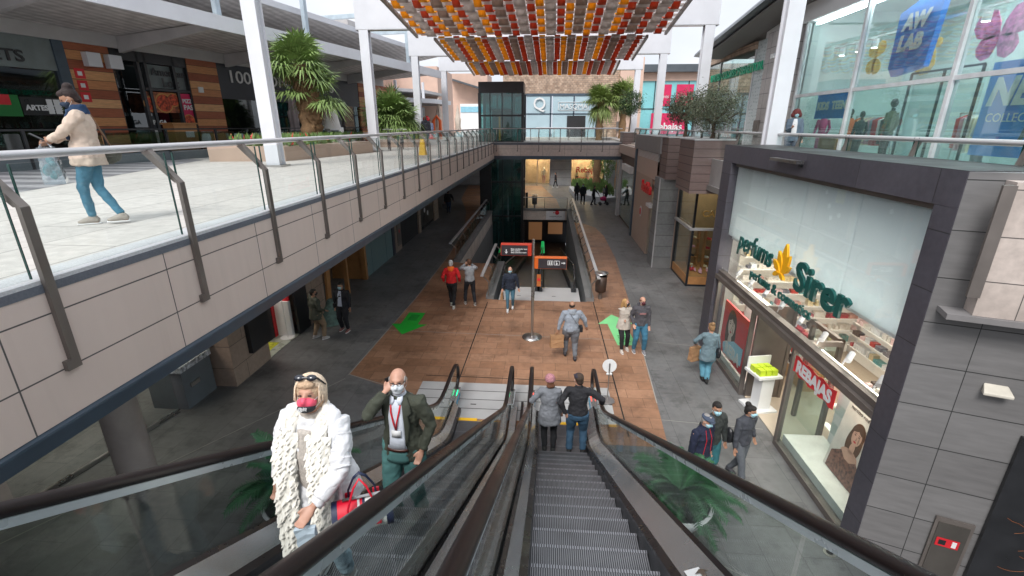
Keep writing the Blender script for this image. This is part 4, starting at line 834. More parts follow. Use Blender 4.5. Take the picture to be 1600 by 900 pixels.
for k in range(16):
    x, y = rr.uniform(6.15, 8.2), rr.uniform(19.7, 20.7); b = B(); b.ball((x, y, .48), (.05, .12, .045), 8); b.ball((x, y + .07, .52), (.045, .05, .06), 8); o = b.build('shoe', M_cl[rr.randrange(7)]); tag(o, 'shoe lying on the wooden base of the shoe window', 'shoe', 'shoes on the window base')
o = B().disc((7.35, 19.5, 1.55), (0, 1, 0), .28, 28).build('round_notice', M_paper); tag(o, 'round white notice on the shoe shop glass', 'notice'); text('lettering', 'REBAJAS', MATS['grey_print'], o, (7.35, 19.49, 1.52), (1, 0, 0), upz, .1, .003, 'CENTER')
# beige shop with red sign
bs = thing('beige_shop', 'beige panelled shop with a red sign and a grey parapet', 'shop', (5.6, 26.5, 0))
B().box((5.3, 24.9, 0), (5.5, 29.3, 3.95)).build('wall', M_beige, bs); B().box((5.3, 23.4, 3.95), (5.5, 29.3, 5.2)).build('upper_wall', mat('pale_beige', (.56, .44, .37), .6, 0, .05, 1.5), bs)
B().box((5.22, 23.3, 5.22), (6.2, 30, 6.0)).build('parapet', mat('grey_band2', (.27, .26, .26), .6), bs); B().box((5.2, 29.3, 0), (5.5, 29.65, 5.2)).build('dark_column', M_beam, bs)
b = B()
for k in range(6): b.box((5.27, 23.5, 4.86 + k * .06), (5.32, 29, 4.885 + k * .06))
b.build('louvre', M_paper, bs)
b = B(); b.box((5.35, 23.4, .1), (5.4, 24.85, 3.9)); b.build('window', M_shopglass, bs); B().box((5.9, 23.4, 0), (6.0, 25, 3.95)).build('interior', mat('warm_wall', (.4, .3, .2), .7), bs); B().box((5.1, 23.9, 2.6), (5.35, 24.8, 2.75)).build('lamp_box', M_paper, bs)
text('lettering', 'bershka', mat('red_letters', (.70, .015, .02), .4), bs, (5.1, 26.1, 3.25), rt, upz, .75, .12, bold=.02, spacing=.9)
o = B().disc((5.28, 26.9, 1.95), (1, 0, 0), .3, 24).build('round_sign', M_paper, bs); B().disc((5.26, 26.9, 1.95), (1, 0, 0), .2, 16).build('sign_mark', M_red, bs)
# next shops up to the bridge
ns = thing('corner_shop', 'narrow dark shopfront past the beige shop under the walkway', 'shop', (5.7, 33, 0)); B().box((5.5, 29.7, 0), (5.7, 36.9, 5.2)).build('wall', mat('dark_brown_wall', (.14, .10, .08), .7), ns); B().box((5.3, 36.2, 0), (5.6, 36.9, 4.1)).build('post', M_rail, ns); b = B(); b.box((5.44, 30.2, .2), (5.48, 35.6, 3.6)); b.build('window', M_bg, ns); B().box((5.2, 31, 3.6), (5.45, 34.5, 4.0)).build('sign_box', M_paper, ns); B().box((5.3, 30.0, 4.6), (6.2, 37, 5.2)).build('upper_band', mat('pale_beige', (.5, .4, .34)), ns)  # shopfront wall in one even dark brown
b = B(); b.box((6.0, 14.2, 4.2), (9, 30, 4.4)); o = b.build('ceiling', M_sof); struct(o)
b = B(); b.box((6.2, 37.2, 0), (6.5, 44, 4.4)); o = b.build('garden_wall', M_conc); tag(o, 'concrete wall closing the right side beyond the footbridge', 'wall')
# ================================================================ far block
YB = 55.0
fb = thing('far_store', 'far two-storey store with rubble stone upper wall and pale blue shopfront', 'store', (1, YB, 0))
B().box((-5.0, YB, 9.75), (9.8, YB + 1, 13)).build('stone_wall', M_rough, fb); B().box((5.2, YB - .02, DZ), (7.4, YB, 9.75)).build('stone_wall', M_rough, fb); B().box((7.4, YB - .4, DZ), (9.8, YB, 13.2)).build('pilaster', M_peach, fb)
M_pb = mat('pale_blue_panel', (.40, .53, .59), .4, 0, .05, 1, spec=.6)
for i, x in enumerate((-4.9, -2.5, .35, 2.75)): B().box((x + .06, YB - .06, 7.75), (x + (2.3, 2.75, 2.3, 2.4)[i], YB - .03, 9.5)).build('upper_panel', M_pb, fb); B().box((x + .06, YB - .06, DZ), (x + (2.3, 2.75, 2.3, 2.4)[i], YB - .03, 7.62)).build('window_pane', M_pb, fb)
b = B(); b.box((-5, YB - .12, 9.5), (5.3, YB, 9.75)); b.box((-5, YB - .1, 7.62), (5.3, YB - .02, 7.75))
for x in (-5, -2.55, .2, 2.7, 5.15): b.box((x - .08, YB - .1, DZ), (x + .08, YB - .02, 9.5))
b.build('frame', M_beam, fb); B().box((2.0, YB - .15, DZ), (4.0, YB - .07, 7.5)).build('doorway', M_dark, fb)
text('lettering', 'Q', M_paper, fb, (-1.75, YB - .2, 8.15), (1, 0, 0), upz, 1.75, .08, bold=.01); text('lettering', 'MASQMAI', M_paper, fb, (1.15, YB - .16, 8.2), (1, 0, 0), upz, .72, .04)
b = B()
for z in (8.05, 8.85): b.box((1.0, YB - .14, z), (5.0, YB - .1, z + .05))
for x in (1.0, 4.95): b.box((x, YB - .14, 8.05), (x + .05, YB - .1, 8.9))
b.build('sign_frame', M_paper, fb)
# ground floor of the far store
M_gt = tiles('far_grey_tiles', 'XZ', 3, .9, (.34, .34, .35), (.38, .38, .39), (.2, .2, .2), .02, 0, .6)
for x0, x1 in ((-14, -2.6), (.3, 2.7), (6.6, 12)): B().box((x0, YB, 0), (x1, YB + .3, 4.6)).build('lower_wall', M_gt, fb)
b = B(); b.box((-2.6, YB + 2.5, 0), (6.6, YB + 2.7, 4.6)); b.box((-14, YB, 4.2), (12, YB + 2.6, 4.6)); b.build('interior', mat('interior_tan', (.55, .42, .30), .7, 0, .3, 1.2), fb)
for x in (-1.8, -.6, 3.4, 4.6, 5.8): B().box((x - .3, YB + 1, 4.1), (x + .3, YB + 1.6, 4.18)).build('ceiling_light', emis('warm_lamp', (1, .72, .42), 45), fb)
for x0, x1 in ((-2.6, .3), (2.7, 6.6)): B().box((x0, YB - .04, .1), (x1, YB - .02, 4.2)).build('pane', M_shopglass, fb)
b = B(); b.box((-2.65, YB - .08, 0), (-2.55, YB, 4.6)); b.box((.25, YB - .08, 0), (.33, YB, 4.6)); b.box((-1.2, YB - .08, 0), (-1.12, YB, 4.3)); b.box((-2.6, YB - .08, 4.25), (6.6, YB, 4.35)); b.build('mullion', M_steel, fb)
text('lettering', 'Rebajas', M_red, fb, (3.2, YB - .1, 1.5), (1, 0, 0), upz, .85, .02, bold=.02); text('lettering', 'ultimos dias', M_red, fb, (3.2, YB - .1, .75), (1, 0, 0), upz, .5, .02)
rr = random.Random(21)
def mannequin(x, y, z, label, m1, m2, skin, h=1.8, rz=0, group='mannequins in the shop windows'):
    t = thing('mannequin', label, 'mannequin', (x, y, z), rz, group, local=True); k = h / 1.8
    b = B(); b.tube([(-.09, 0, .05), (-.1, .02, .5), (-.09, 0, .95)], [.05, .065, .09], 8); b.tube([(.09, 0, .05), (.1, .05, .5), (.09, 0, .95)], [.05, .065, .09], 8); b.build('legs', m2, t)
    b = B(); b.tube([(0, 0, .88), (0, 0, 1.1), (0, .01, 1.35), (0, 0, 1.5)], [(.15, .1), (.13, .09), (.19, .12), (.1, .07)], 10, right=(1, 0, 0))
    for s in (-1, 1): b.tube([(s * .2, 0, 1.44), (s * .28, -.02, 1.15), (s * .24, .08, .9)], [.055, .05, .035], 8)
    b.build('torso', m1, t); b = B(); b.tube([(0, 0, 1.48), (0, 0, 1.58)], .05, 8); b.ball((0, .01, 1.7), (.08, .1, .12), 10); b.build('head', skin, t); B().disc((0, 0, .015), (0, 0, 1), .22, 18, 0, .02).build('stand', M_steel, t)
    t.scale = (k, k, k); return t
M_mskin = mat('mannequin_black', (.03, .03, .035), .3); M_camo = mat('camouflage', (.10, .11, .06), .7, 0, .8, 14)
mannequin(3.4, YB + .9, .1, 'far mannequin in a tan coat behind the Rebajas lettering', M_cl[1], M_cl[2], M_paper); mannequin(4.6, YB + .9, .1, 'far mannequin in a pale dress in the far store window', M_cl[5], M_cl[5], M_paper); mannequin(-.4, YB + 1.2, .1, 'far mannequin in pale clothes beside the lift tower', M_cl[5], M_cl[3], M_paper)
# sale store to the right (turquoise)
ss = thing('sale_store', 'turquoise glass store with crimson Rebajas posters behind the olive trees', 'store', (14, 62, 5.3))
M_turq = mat('turquoise_panel', (.22, .58, .62), .3, 0, .06, 1, spec=.7); M_crim = mat('crimson_poster', (.62, .015, .10), .5)
b = B(); b.box((10.1, 62, 5.3), (19.5, 62.3, 11.5)); b.build('glass_wall', M_turq, ss); b = B()
for x in (10.1, 12.6, 16.5, 19.4): b.box((x - .05, 61.93, 5.3), (x + .05, 61.99, 11.5))
b.box((10.1, 61.93, 8.35), (19.5, 61.99, 8.45)); b.build('mullion', M_black, ss)
b = B(); b.box((9.5, 61, 12.4), (21, 64, 13.2)); b.build('roof_edge', M_roofd, ss); b = B(); b.box((9.4, 61.8, 11.5), (21, 63, 12.4)); b.build('head_wall', M_peach, ss)
for x0, x1, z0, z1, s in ((12.9, 14.5, 8.7, 11.1, 'Punts'), (15.1, 17.1, 8.7, 11.1, 'Teleco')): o = B().box((x0, 61.85, z0), (x1, 61.92, z1)).build('poster', M_crim, ss); text('lettering', s, M_paper, o, (x0 + .15, 61.83, 9.6), (1, 0, 0), upz, .55, .02)
o = B().box((12.4, 61.85, 5.5), (16.6, 61.92, 7.9)).build('poster', M_crim, ss); text('lettering', 'Rebajas', M_paper, o, (12.7, 61.83, 6.0), (1, 0, 0), upz, 1.15, .02, bold=.03)
B().box((7.3, 54.4, 5.9), (8.1, 54.55, 6.9)).build('fire_sign', M_steelb, fb)
# far building behind the walkway
f2 = thing('far_building', 'far peach building with blue glass strip left of the lift tower', 'building', (-12, 75, 5)); B().box((-26, 78, 0), (-9.5, 84, 14)).build('wall', M_peach, f2); b = B(); b.box((-13.5, 76, 5), (-5.5, 82, 9.6)); b.build('wall', M_whitew, f2); b = B(); b.box((-13.4, 75.9, 8.4), (-5.6, 76, 9.2)); b.build('window_band', mat('sky_blue_glass', (.25, .5, .62), .2), f2); b = B(); b.obox((-15, 75.4, 13), (9, 0, -2.6), (0, 4, 0), (0, 0, .25)); b.build('roof', M_roofd, f2)
# lower end wall seen under the walkway
o = B().box((-16, 56.0, 0), (-5.2, 56.3, 4.6)).build('white_wall', tiles('white_slabs', 'XZ', 2, 1.2, (.6, .6, .62), (.64, .64, .66), (.4, .4, .4), .02, 0, .6)); tag(o, 'white slab wall at the far end of the lower mall', 'wall')
# ================================================================ ground level shops along the left
LX = -8.0
ls = thing('left_arcade', 'stone piers and dark shopfronts under the left walkway', 'arcade', (LX, 20, 0))
def pier(y0, y1, d=.9): b = B(); b.box((LX - d, y0, 0), (LX, y1, 4.3)); return b.build('pier', M_pierm, ls)
M_pierm = tiles('sandstone_blocks', 'YZ', 1.3, .62, (.30, .225, .18), (.35, .265, .215), (.08, .06, .05), .007, .5, .6, off=(.2, .1), var=.15)
pier(10.3, 11.9); pier(14.35, 15.6); pier(23.9, 25.1); pier(28.9, 29.4); pier(33.2, 34.4)
B().box((LX - .02, 11.0, .62), (LX + .12, 11.95, 2.9)).build('dark_panel', M_black, ls)
b = B(); b.box((LX - .06, 13.6, 0), (LX + .02, 14.35, 3.6)); b.build('dark_panel', M_black, ls)
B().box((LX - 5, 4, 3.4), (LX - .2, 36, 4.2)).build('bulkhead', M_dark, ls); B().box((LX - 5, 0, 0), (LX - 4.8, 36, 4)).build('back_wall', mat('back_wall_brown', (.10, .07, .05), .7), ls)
# sweet shop with red shelving
sw = thing('sweet_shop', 'lit sweet shop with red shelves under the left walkway', 'shop', (LX - 1, 13, 0)); M_tile_w = mat('pale_shop_floor', (.40, .42, .36), .3)
B().box((LX - 3, 11.9, .004), (LX - .02, 13.6, .02)).build('floor', M_tile_w, sw); B().box((LX - .80, 13.3, 0), (LX - .64, 13.5, 3)).build('red_column', M_red, sw)
B().box((LX - 1.75, 13.562, 0), (LX - .64, 13.6, 3.4)).build('back_panel', mat('red_yellow', (.62, .06, .02), .6, 0, .6, 1.5), sw); B().box((LX - 1.1, 13.53, 1.4), (LX - .7, 13.56, 2.9)).build('yellow_panel', mat('amber_wall', (.6, .28, .03), .6), sw); B().box((LX - .62, 13.42, 0), (LX - .14, 13.55, 1.2)).build('counter', M_paper, sw); B().box((LX - .62, 13.5, 1.2), (LX - .14, 13.56, 1.6)).build('red_band', M_red, sw); o = B().box((LX - .62, 13.48, 1.6), (LX - .14, 13.55, 2.7)).build('picture', mat('food_picture', (.6, .4, .3), .6, 0, .8, 6), sw)
B().box((LX - 1.5, 12.0, 3.32), (LX - .4, 13.4, 3.38)).build('ceiling_light', emis('sweet_lamp', (1, .95, .85), 6), sw)
o = B().box((LX - .7, 12.1, .02), (LX - .3, 12.9, .03)).build('door_mat', mat('yellow_mat', (.5, .5, .03), .8, 0, .6, 9)); tag(o, 'yellow printed mat on the sweet shop floor', 'mat')
t = thing('stanchion', 'thin white stand with a small sign at the sweet shop door', 'sign stand', (LX - .25, 13.3, 0)); b = B(); b.cyl((LX - .25, 13.3, 0), (LX - .25, 13.3, 1.5), .015, n=8); b.build('pole', M_paper, t); B().disc((LX - .25, 13.3, .02), (0, 0, 1), .22, 20, 0, .03).build('base', M_paper, t); B().box((LX - .26, 13.15, 1.5), (LX - .24, 13.45, 1.75)).build('card', M_paper, t)
t = thing('sweet_rack', 'black rack of colourful sweets inside the sweet shop', 'display rack', (LX - .9, 12.5, 0)); b = B(); b.box((LX - 1.0, 12.9, 0), (LX - .66, 13.4, 1.5)); b.build('rack', M_black, t); b = B(); products(b, LX - .98, LX - .68, 12.85, .3, .06, 'x'); products(b, LX - .98, LX - .68, 12.85, .7, .06, 'x'); products(b, LX - .98, LX - .68, 12.85, 1.1, .06, 'x'); b.build('sweets', M_prod, t)
# wooden doorway, pale glass front, dark shop
wdw = thing('wooden_doorway', 'open wooden framed doorway with a leaning board under the left walkway', 'doorway', (LX, 17.5, 0)); b = B(); b.box((LX - .1, 19.4, 0), (LX + .1, 19.6, 3.6)); b.box((LX - .1, 15.65, 3.3), (LX + .1, 19.6, 3.6)); b.box((LX - 1.6, 19.5, 0), (LX - .1, 19.62, 3.5)); b.build('frame', M_wood, wdw); b = B(); b.bar((LX + .05, 15.75, 0), (LX - .05, 16.3, 3.4), .3, .08, up=(1, 0, 0)); b.build('leaning_board', M_wood, wdw); b = B(); b.box((LX - .1, 17.55, 0), (LX + .05, 17.7, 3.5)); b.build('post', M_wood, wdw)
B().box((LX - 1.6, 15.6, 0), (LX - 1.5, 19.5, 3.6)).build('inner_wall', mat('brown_board', (.16, .10, .07), .7), wdw)
M_frost = mat('frosted_teal_glass', (.14, .22, .23), .35, 0, .08, 1, spec=.7)
pg = thing('glazed_front', 'pale teal frosted glass shopfront with no sign under the walkway', 'shopfront', (LX, 21, 0))
for y0, y1 in ((19.65, 20.5), (20.53, 22.5), (22.53, 23.5)): B().box((LX - .03, y0, 0), (LX, y1, 3.5)).build('pane', M_frost, pg)
B().box((LX - .06, 23.5, 0), (LX + .03, 23.9, 3.6)).build('post', mat('dark_blue_post', (.03, .035, .055), .4), pg)
B().box((LX + .002, 26.0, .4), (LX + .03, 26.9, 2.9)).build('notice_board', M_steelb, ls) if False else None
o = B().box((LX + .004, 24.35, .3), (LX + .04, 24.95, 2.8)).build('fire_cabinet', M_steelb); tag(o, 'tall bronze fire cabinet with red marks on the pier past the frosted glass', 'fire cabinet'); B().box((LX + .04, 24.5, 2.0), (LX + .05, 24.62, 2.15)).build('red_mark', M_red, o); B().box((LX + .04, 24.6, 1.0), (LX + .05, 24.72, 1.15)).build('red_mark', M_red, o)
ds = thing('dark_shop', 'dark shopfront with yellow and white window stickers at the far left', 'shop', (LX, 29, 0)); B().box((LX - .3, 25.1, 0), (LX - .1, 33.2, 3.6)).build('front', M_dark, ds); b = B(); b.box((LX - .1, 29.4, .2), (LX - .08, 33, 3.2)); b.build('window', M_frost if False else M_black, ds)
b = B(); b.box((LX - .07, 30.4, 1.9), (LX - .06, 31.3, 3.1)); b.build('yellow_sticker', mat('yellow_sticker', (.42, .36, .03), .5, 0, .5, 4), ds)
for y, z in ((26.2, 2.2), (31.8, 1.6), (30.6, 1.2), (32.4, 2.4), (31.4, .9)): B().disc((LX - .05, y, z), (1, 0, 0), .16, 12).build('white_sticker', M_paper, ds)
# fruit stall and glass barrier near the lower left, slanted column
fs = thing('kiosk', 'grey kiosk drawer unit with a fruit picture under the left walkway', 'kiosk', (-8.7, 9.6, 0)); B().box((-9.4, 9.2, .0), (-8.5, 10.2, 1.0)).build('cabinet', mat('grey_cabinet', (.12, .14, .16), .5), fs); b = B(); b.box((-9.45, 9.15, 1.0), (-8.45, 10.2, 1.15)); b.build('tray', mat('patterned_tray', (.4, .42, .45), .5, 0, .9, 12), fs); B().box((-9.4, 10.1, 1.2), (-8.5, 10.2, 1.9)).build('picture', mat('yellow_fruit', (.5, .42, .12), .5, 0, .8, 9), fs); B().box((-8.5, 9.4, .5), (-8.47, 9.7, .6)).build('handle', M_steel, fs)
gb = thing('glass_shopfront', 'low glass shopfront with a red and white box near the slanted column', 'shopfront', (-8.6, 8, 0)); B().obox((-9.3, 6.0, .0), (.6, 3.1, 0), (.04, 0, 0), (0, 0, 2.8)).build('pane', M_shopglass, gb); B().obox((-9.3, 6.0, .0), (.6, 3.1, 0), (.06, 0, 0), (0, 0, .08)).build('sill', M_steel, gb); B().obox((-9.0, 7.9, 0), (.06, .06, 0), (.06, 0, 0), (0, 0, 2.8)).build('post', M_steel, gb)
B().box((-10.8, 7, 3.3), (-9.2, 9.8, 3.36)).build('ceiling_light', emis('added_kiosk_fill', (1, .9, .78), 3.5), gb)  # glowing panel added under the soffit to brighten the dark kiosk
o = B().box((-9.6, 8.2, 0), (-9.2, 8.6, .9)).build('red_box', M_red); tag(o, 'red and white box behind the low glass shopfront', 'box'); B().box((-9.61, 8.19, .9), (-9.19, 8.61, 1.3)).build('lid', M_paper, o)
co = thing('support_column', 'pale round concrete column under the left walkway', 'column', (-7.6, 6.75, 0)); B().cyl((-7.6, 6.75, 0), (-7.6, 6.75, 4.2), .30, .30, 32).build('shaft', mat('pale_concrete', (.34, .30, .28), .6, 0, .15, 2), co); B().cyl((-7.6, 6.75, 0), (-7.6, 6.75, .1), .36, .36, 32).build('base', M_steel, co)
# ================================================================ upper left bars and restaurants
UO = Vector((-18.45, 16.0, 5.3)); ud = Vector((.208, .978, 0)).normalized(); un = Vector((ud.y, -ud.x, 0)); UZ = Vector((0, 0, 1))
def usx(px, py=150): p = on_plane(px, py, UO, un); return (p - UO).dot(ud)
def ubox(s0, s1, z0, z1, d0, d1): return (UO + ud * s0 + un * d0 + UZ * z0, ud * (s1 - s0), un * (d1 - d0), UZ * (z1 - z0))
ub = thing('restaurant_row', 'row of bars with striped timber piers and steel awnings on the left terrace', 'building', tuple(UO))
M_tim = tiles('striped_timber', 'YZ', 40, .36, (.20, .055, .025), (.62, .30, .12), (.18, .06, .03), .006, .5, .5, var=.15, vscale=3)
def timmat():
    m, t, b = newmat('timber_bands'); v = axes_vec(t, 'ZY'); s = t.nodes.new('ShaderNodeSeparateXYZ'); t.links.new(v, s.inputs[0]); d = t.nodes.new('ShaderNodeMath'); d.operation = 'DIVIDE'; d.inputs[1].default_value = .34; t.links.new(s.outputs[0], d.inputs[0])
    fl = t.nodes.new('ShaderNodeMath'); fl.operation = 'FLOOR'; t.links.new(d.outputs[0], fl.inputs[0]); w = t.nodes.new('ShaderNodeTexWhiteNoise'); w.noise_dimensions = '1D'; t.links.new(fl.outputs[0], w.inputs['W']); r = t.nodes.new('ShaderNodeValToRGB'); r.color_ramp.interpolation = 'CONSTANT'
    cols = [(.66, .36, .17), (.30, .08, .035), (.52, .22, .09), (.62, .32, .14), (.30, .08, .035), (.55, .25, .10), (.36, .11, .05)]
    for i_, c_ in enumerate(cols):
        e_ = r.color_ramp.elements[i_] if i_ < 2 else r.color_ramp.elements.new(i_ / 7)
        e_.position = i_ / 7; e_.color = (*c_, 1)
    m7 = t.nodes.new('ShaderNodeMath'); m7.operation = 'MULTIPLY'; m7.inputs[1].default_value = 1 / 7; t.links.new(fl.outputs[0], m7.inputs[0]); a7 = t.nodes.new('ShaderNodeMath'); a7.inputs[1].default_value = .03; t.links.new(m7.outputs[0], a7.inputs[0]); f7 = t.nodes.new('ShaderNodeMath'); f7.operation = 'FRACT'; t.links.new(a7.outputs[0], f7.inputs[0]); t.links.new(f7.outputs[0], r.inputs[0])
    fr = t.nodes.new('ShaderNodeMath'); fr.operation = 'FRACT'; t.links.new(d.outputs[0], fr.inputs[0]); lt = t.nodes.new('ShaderNodeMath'); lt.operation = 'LESS_THAN'; lt.inputs[1].default_value = .05; t.links.new(fr.outputs[0], lt.inputs[0])
    n = noise(t, coords(t, 'World', (1, 1, 8)), 3, 5); c = mixc(t, lt.outputs[0], r.outputs[0], (.05, .025, .015)); t.links.new(mixc(t, 1, c, mixc(t, n, (.8,) * 3, (1.15,) * 3), 'MULTIPLY'), b.inputs['Base Color']); b.inputs['Roughness'].default_value = .55; return m
M_timb = timmat()
s = [usx(p) for p in (-120, 118, 185, 300, 345, 560, 620, 640, 700)]
FH = 4.15
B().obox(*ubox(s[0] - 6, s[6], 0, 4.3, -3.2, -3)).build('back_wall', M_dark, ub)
M_dg = glass('bar_glass', (.25, .30, .31), 1.5, 1.5, .10)
B().obox(*ubox(s[0] - 6, s[1] - .35, .0, 3.1, -.1, -.08)).build('window', M_dg, ub); B().obox(*ubox(s[0] - 6, s[1] - .35, 3.1, FH, -.12, 0)).build('sign_board', mat('grey_green_board', (.17, .20, .20), .5), ub)
B().obox(*ubox(s[1] - .35, s[1], 0, FH, -.2, .08)).build('dark_post', M_beam, ub); B().obox(*ubox(s[1], s[2], 0, FH, -.2, .05)).build('timber_pier', M_timb, ub)
B().obox(*ubox(s[2], s[3], .0, FH, -.9, -.85)).build('window', M_dg, ub); b = B()
for q in (0, .33, .42, .8, 1): b.obox(*ubox(s[2] + (s[3] - s[2]) * q - .06, s[2] + (s[3] - s[2]) * q + .06, 0, FH, -.15, .02))
b.obox(*ubox(s[2], s[3], 3.75, FH, -.15, .02)); b.obox(*ubox(s[2] + (s[3] - s[2]) * .36, s[3], 2.65, 2.75, -.15, .01)); b.build('window_frame', M_black, ub)
B().obox(*ubox(s[3], s[4], 0, FH, -.2, .05)).build('timber_pier', M_timb, ub)
B().obox(*ubox(s[4], s[5], 2.5, FH, -.15, .02)).build('sign_board', mat('charcoal_board', (.045, .05, .062), .5), ub); B().obox(*ubox(s[4], s[5], 0, 2.5, -.1, -.08)).build('window', M_dg, ub); B().obox(*ubox(s[5], s[6], 0, FH, -.2, .05)).build('timber_pier', M_timb, ub)
text('lettering', 'TICKETS', MATS['black_metal'], ub, tuple(UO + ud * (usx(31, 70) - 2.3) + un * .03 + UZ * 3.3), ud, UZ, .52, .03, bold=.01, width=2.3); text('lettering', '100 MONTADITOS', M_paper, ub, tuple(UO + ud * (usx(352, 125) + .1) + un * .05 + UZ * 3.3), ud, UZ, .85, .03, bold=.004, width=8.5)
text('lettering', 'American', MATS['black_metal'], ub, tuple(UO + ud * (s[2] + (s[3] - s[2]) * .5) + un * -.08 + UZ * 3.3), ud, UZ, .42, .02, bold=.01) ; text('lettering', 'Loft', MATS['black_metal'], ub, tuple(UO + ud * (s[2] + (s[3] - s[2]) * .62) + un * -.08 + UZ * 2.85), ud, UZ, .5, .02, bold=.01)
B().obox(*ubox(s[2] + (s[3] - s[2]) * .44, s[3] - .1, 2.78, 3.72, -.2, -.16)).build('light_panel', mat('grey_light_panel', (.14, .17, .17), .4), ub)
# food posters and fire signs
def poster(s0, s1, z0, z1, m, label, d=-.1, txt=None, tz=.3, ts=.3):
    o = B().obox(*ubox(s0, s1, z0, z1, d, d + .03)).build('poster', m); tag(o, label, 'poster', 'posters on the bar windows')
    if txt: text('lettering', txt, M_paper, o, tuple(UO + ud * (s0 + .1) + un * (d + .04) + UZ * (z0 + tz)), ud, UZ, ts, .01, bold=.01)
    return o
M_food = mat('pizza_print', (.46, .13, .05), .5, 0, .9, 3.5); W2 = s[3] - s[2]; a0 = s[2]
def pizza(par, sc, z, r, d=-.06):
    c = UO + ud * sc + un * d + UZ * z; B().disc(c, un, r, 24, 0, .01).build('printed_pizza', mat('crust', (.55, .27, .08), .6), par); B().disc(c + un * .008, un, r * .85, 24, 0, .01).build('printed_topping', mat('topping', (.48, .07, .03), .6, 0, .9, 9), par)
o = poster(a0 + W2 * .34, a0 + W2 * .44, 1.75, 2.6, M_food, 'tall pizza poster at the left of the bar window'); pizza(o, a0 + W2 * .39, 2.1, .3)
o = poster(a0 + W2 * .46, a0 + W2 * .79, 1.75, 2.6, M_food, 'wide poster of two pizzas in the bar window'); pizza(o, a0 + W2 * .58, 2.15, .42); pizza(o, a0 + W2 * .72, 2.3, .3)
o = poster(a0 + W2 * .82, a0 + W2 * .985, .7, 2.6, M_crim, 'crimson menu poster at the right of the bar window', txt='PIZZA Y', tz=1.5, ts=.24); text('lettering', 'PASTA', M_paper, o, tuple(UO + ud * (a0 + W2 * .82 + .1) - un * .05 + UZ * 1.9), ud, UZ, .3, .01, bold=.01); pizza(o, a0 + W2 * .9, 1.4, .3)
o = poster(a0 + W2 * .34, a0 + W2 * .46, -.1, 1.6, MATS['charcoal_board'], 'dark poster of a cola glass beside the bar door', txt='PAGA', tz=1.35, ts=.25); B().obox(*ubox(a0 + W2 * .365, a0 + W2 * .44, .2, 1.0, -.06, -.05)).build('printed_glass', M_paper, o)
o = poster(usx(30), usx(93), 1.55, 2.15, M_black, 'dark phone app banner in the ticket window', d=-.06, txt='ARTESIETE', tz=.17, ts=.24); b = B(); b.obox(*ubox(usx(70), usx(79), 1.6, 2.1, -.02, -.01)); b.obox(*ubox(usx(81), usx(91), 1.6, 2.1, -.02, -.01)); b.build('printed_phones', M_paper, o)
o = poster(usx(28) - 1.7, usx(28), 1.5, 2.2, MATS['dark_green_print'], 'green and red price banner in the ticket window', d=-.05, txt='6,90', tz=.06, ts=.32); B().obox(*ubox(usx(28) - 1.7, usx(28) - .25, 1.87, 2.2, -.015, -.01)).build('red_strip', M_red, o); text('lettering', '0,75', M_paper, o, tuple(UO + ud * (usx(28) - 1.2) + UZ * 1.9), ud, UZ, .28, .01)
for k in range(3): o = B().obox(*ubox(s[1] + .15, s[1] + .5, 2.9 - k * .42, 3.25 - k * .42, .055, .07)).build('fire_sign', M_red); tag(o, ['red fire hose sign, topmost on the timber pier', 'red fire alarm sign, middle of three on the timber pier', 'red extinguisher sign, lowest on the timber pier'][k], 'sign', 'fire signs on the timber pier'); B().obox(*ubox(s[1] + .24, s[1] + .4, 3.0 - k * .42, 3.15 - k * .42, .07, .078)).build('pictogram', M_paper, o)
for q in (.55, 1.35): o = B().obox(*ubox(s[1] + q, s[1] + q + .5, 3.35, 3.85, .06, .35)).build('wall_heater', M_white); tag(o, ['grey box heater on the left of the timber pier', 'white box heater on the right of the timber pier'][q > 1], 'heater', 'heaters on the timber pier')
o = B().obox(*ubox(s[3] + .35, s[3] + .6, 2.7, 2.95, .06, .12)).build('alarm_box', M_paper); tag(o, 'small white alarm box on the second timber pier', 'alarm box')
# awnings
M_aw = mat('grey_awning', (.48, .465, .465), .6, 0, .1, 1.2); M_awd = stripes('corrugated_sheet', 'XY', .35, (.52, .505, .50), (.66, .64, .635), .5, .6)
aw = thing('steel_awning', 'lower steel awning with a deep white edge beam over the bars', 'awning', tuple(UO + UZ * 4)); E0, E1 = -12, s[5] + 3.5
c0 = UO + ud * E0 + un * 5.0 + UZ * 4.62; B().obox(c0, ud * (E1 - E0), un * .16, UZ * .52).build('edge_beam', M_white, aw)
c0 = UO + ud * E0 + un * .1 + UZ * 4.6; B().obox(c0, ud * (E1 - E0), un * 4.9 + UZ * .3, UZ * .06).build('sheet', M_awd, aw)
B().obox(*ubox(E0, E1, FH, FH + .5, -.05, .12)).build('wall_beam', M_aw, aw)
for k in range(7):
    q = E0 + .5 + k * 5.2
    if q < E1: B().prism([UO + ud * q + un * .1 + UZ * (FH + .44), UO + ud * q + un * .1 + UZ * (FH - .15), UO + ud * q + un * 4.98 + UZ * 4.62, UO + ud * q + un * 4.98 + UZ * 4.85], ud * .18).build('rib', M_aw, aw)
a2 = thing('steel_awning', 'upper grey awning with white posts above the bars', 'awning', tuple(UO + UZ * 6)); E2 = E1 + 2
B().obox(UO + ud * E0 + un * 3.9 + UZ * 6.35, ud * (E2 - E0), un * .1, UZ * .26).build('edge_beam', M_white, a2); B().obox(UO + ud * E0 + un * -1.2 + UZ * 5.6, ud * (E2 - E0), un * 5.1 + UZ * .75, UZ * .06).build('sheet', M_awd, a2)
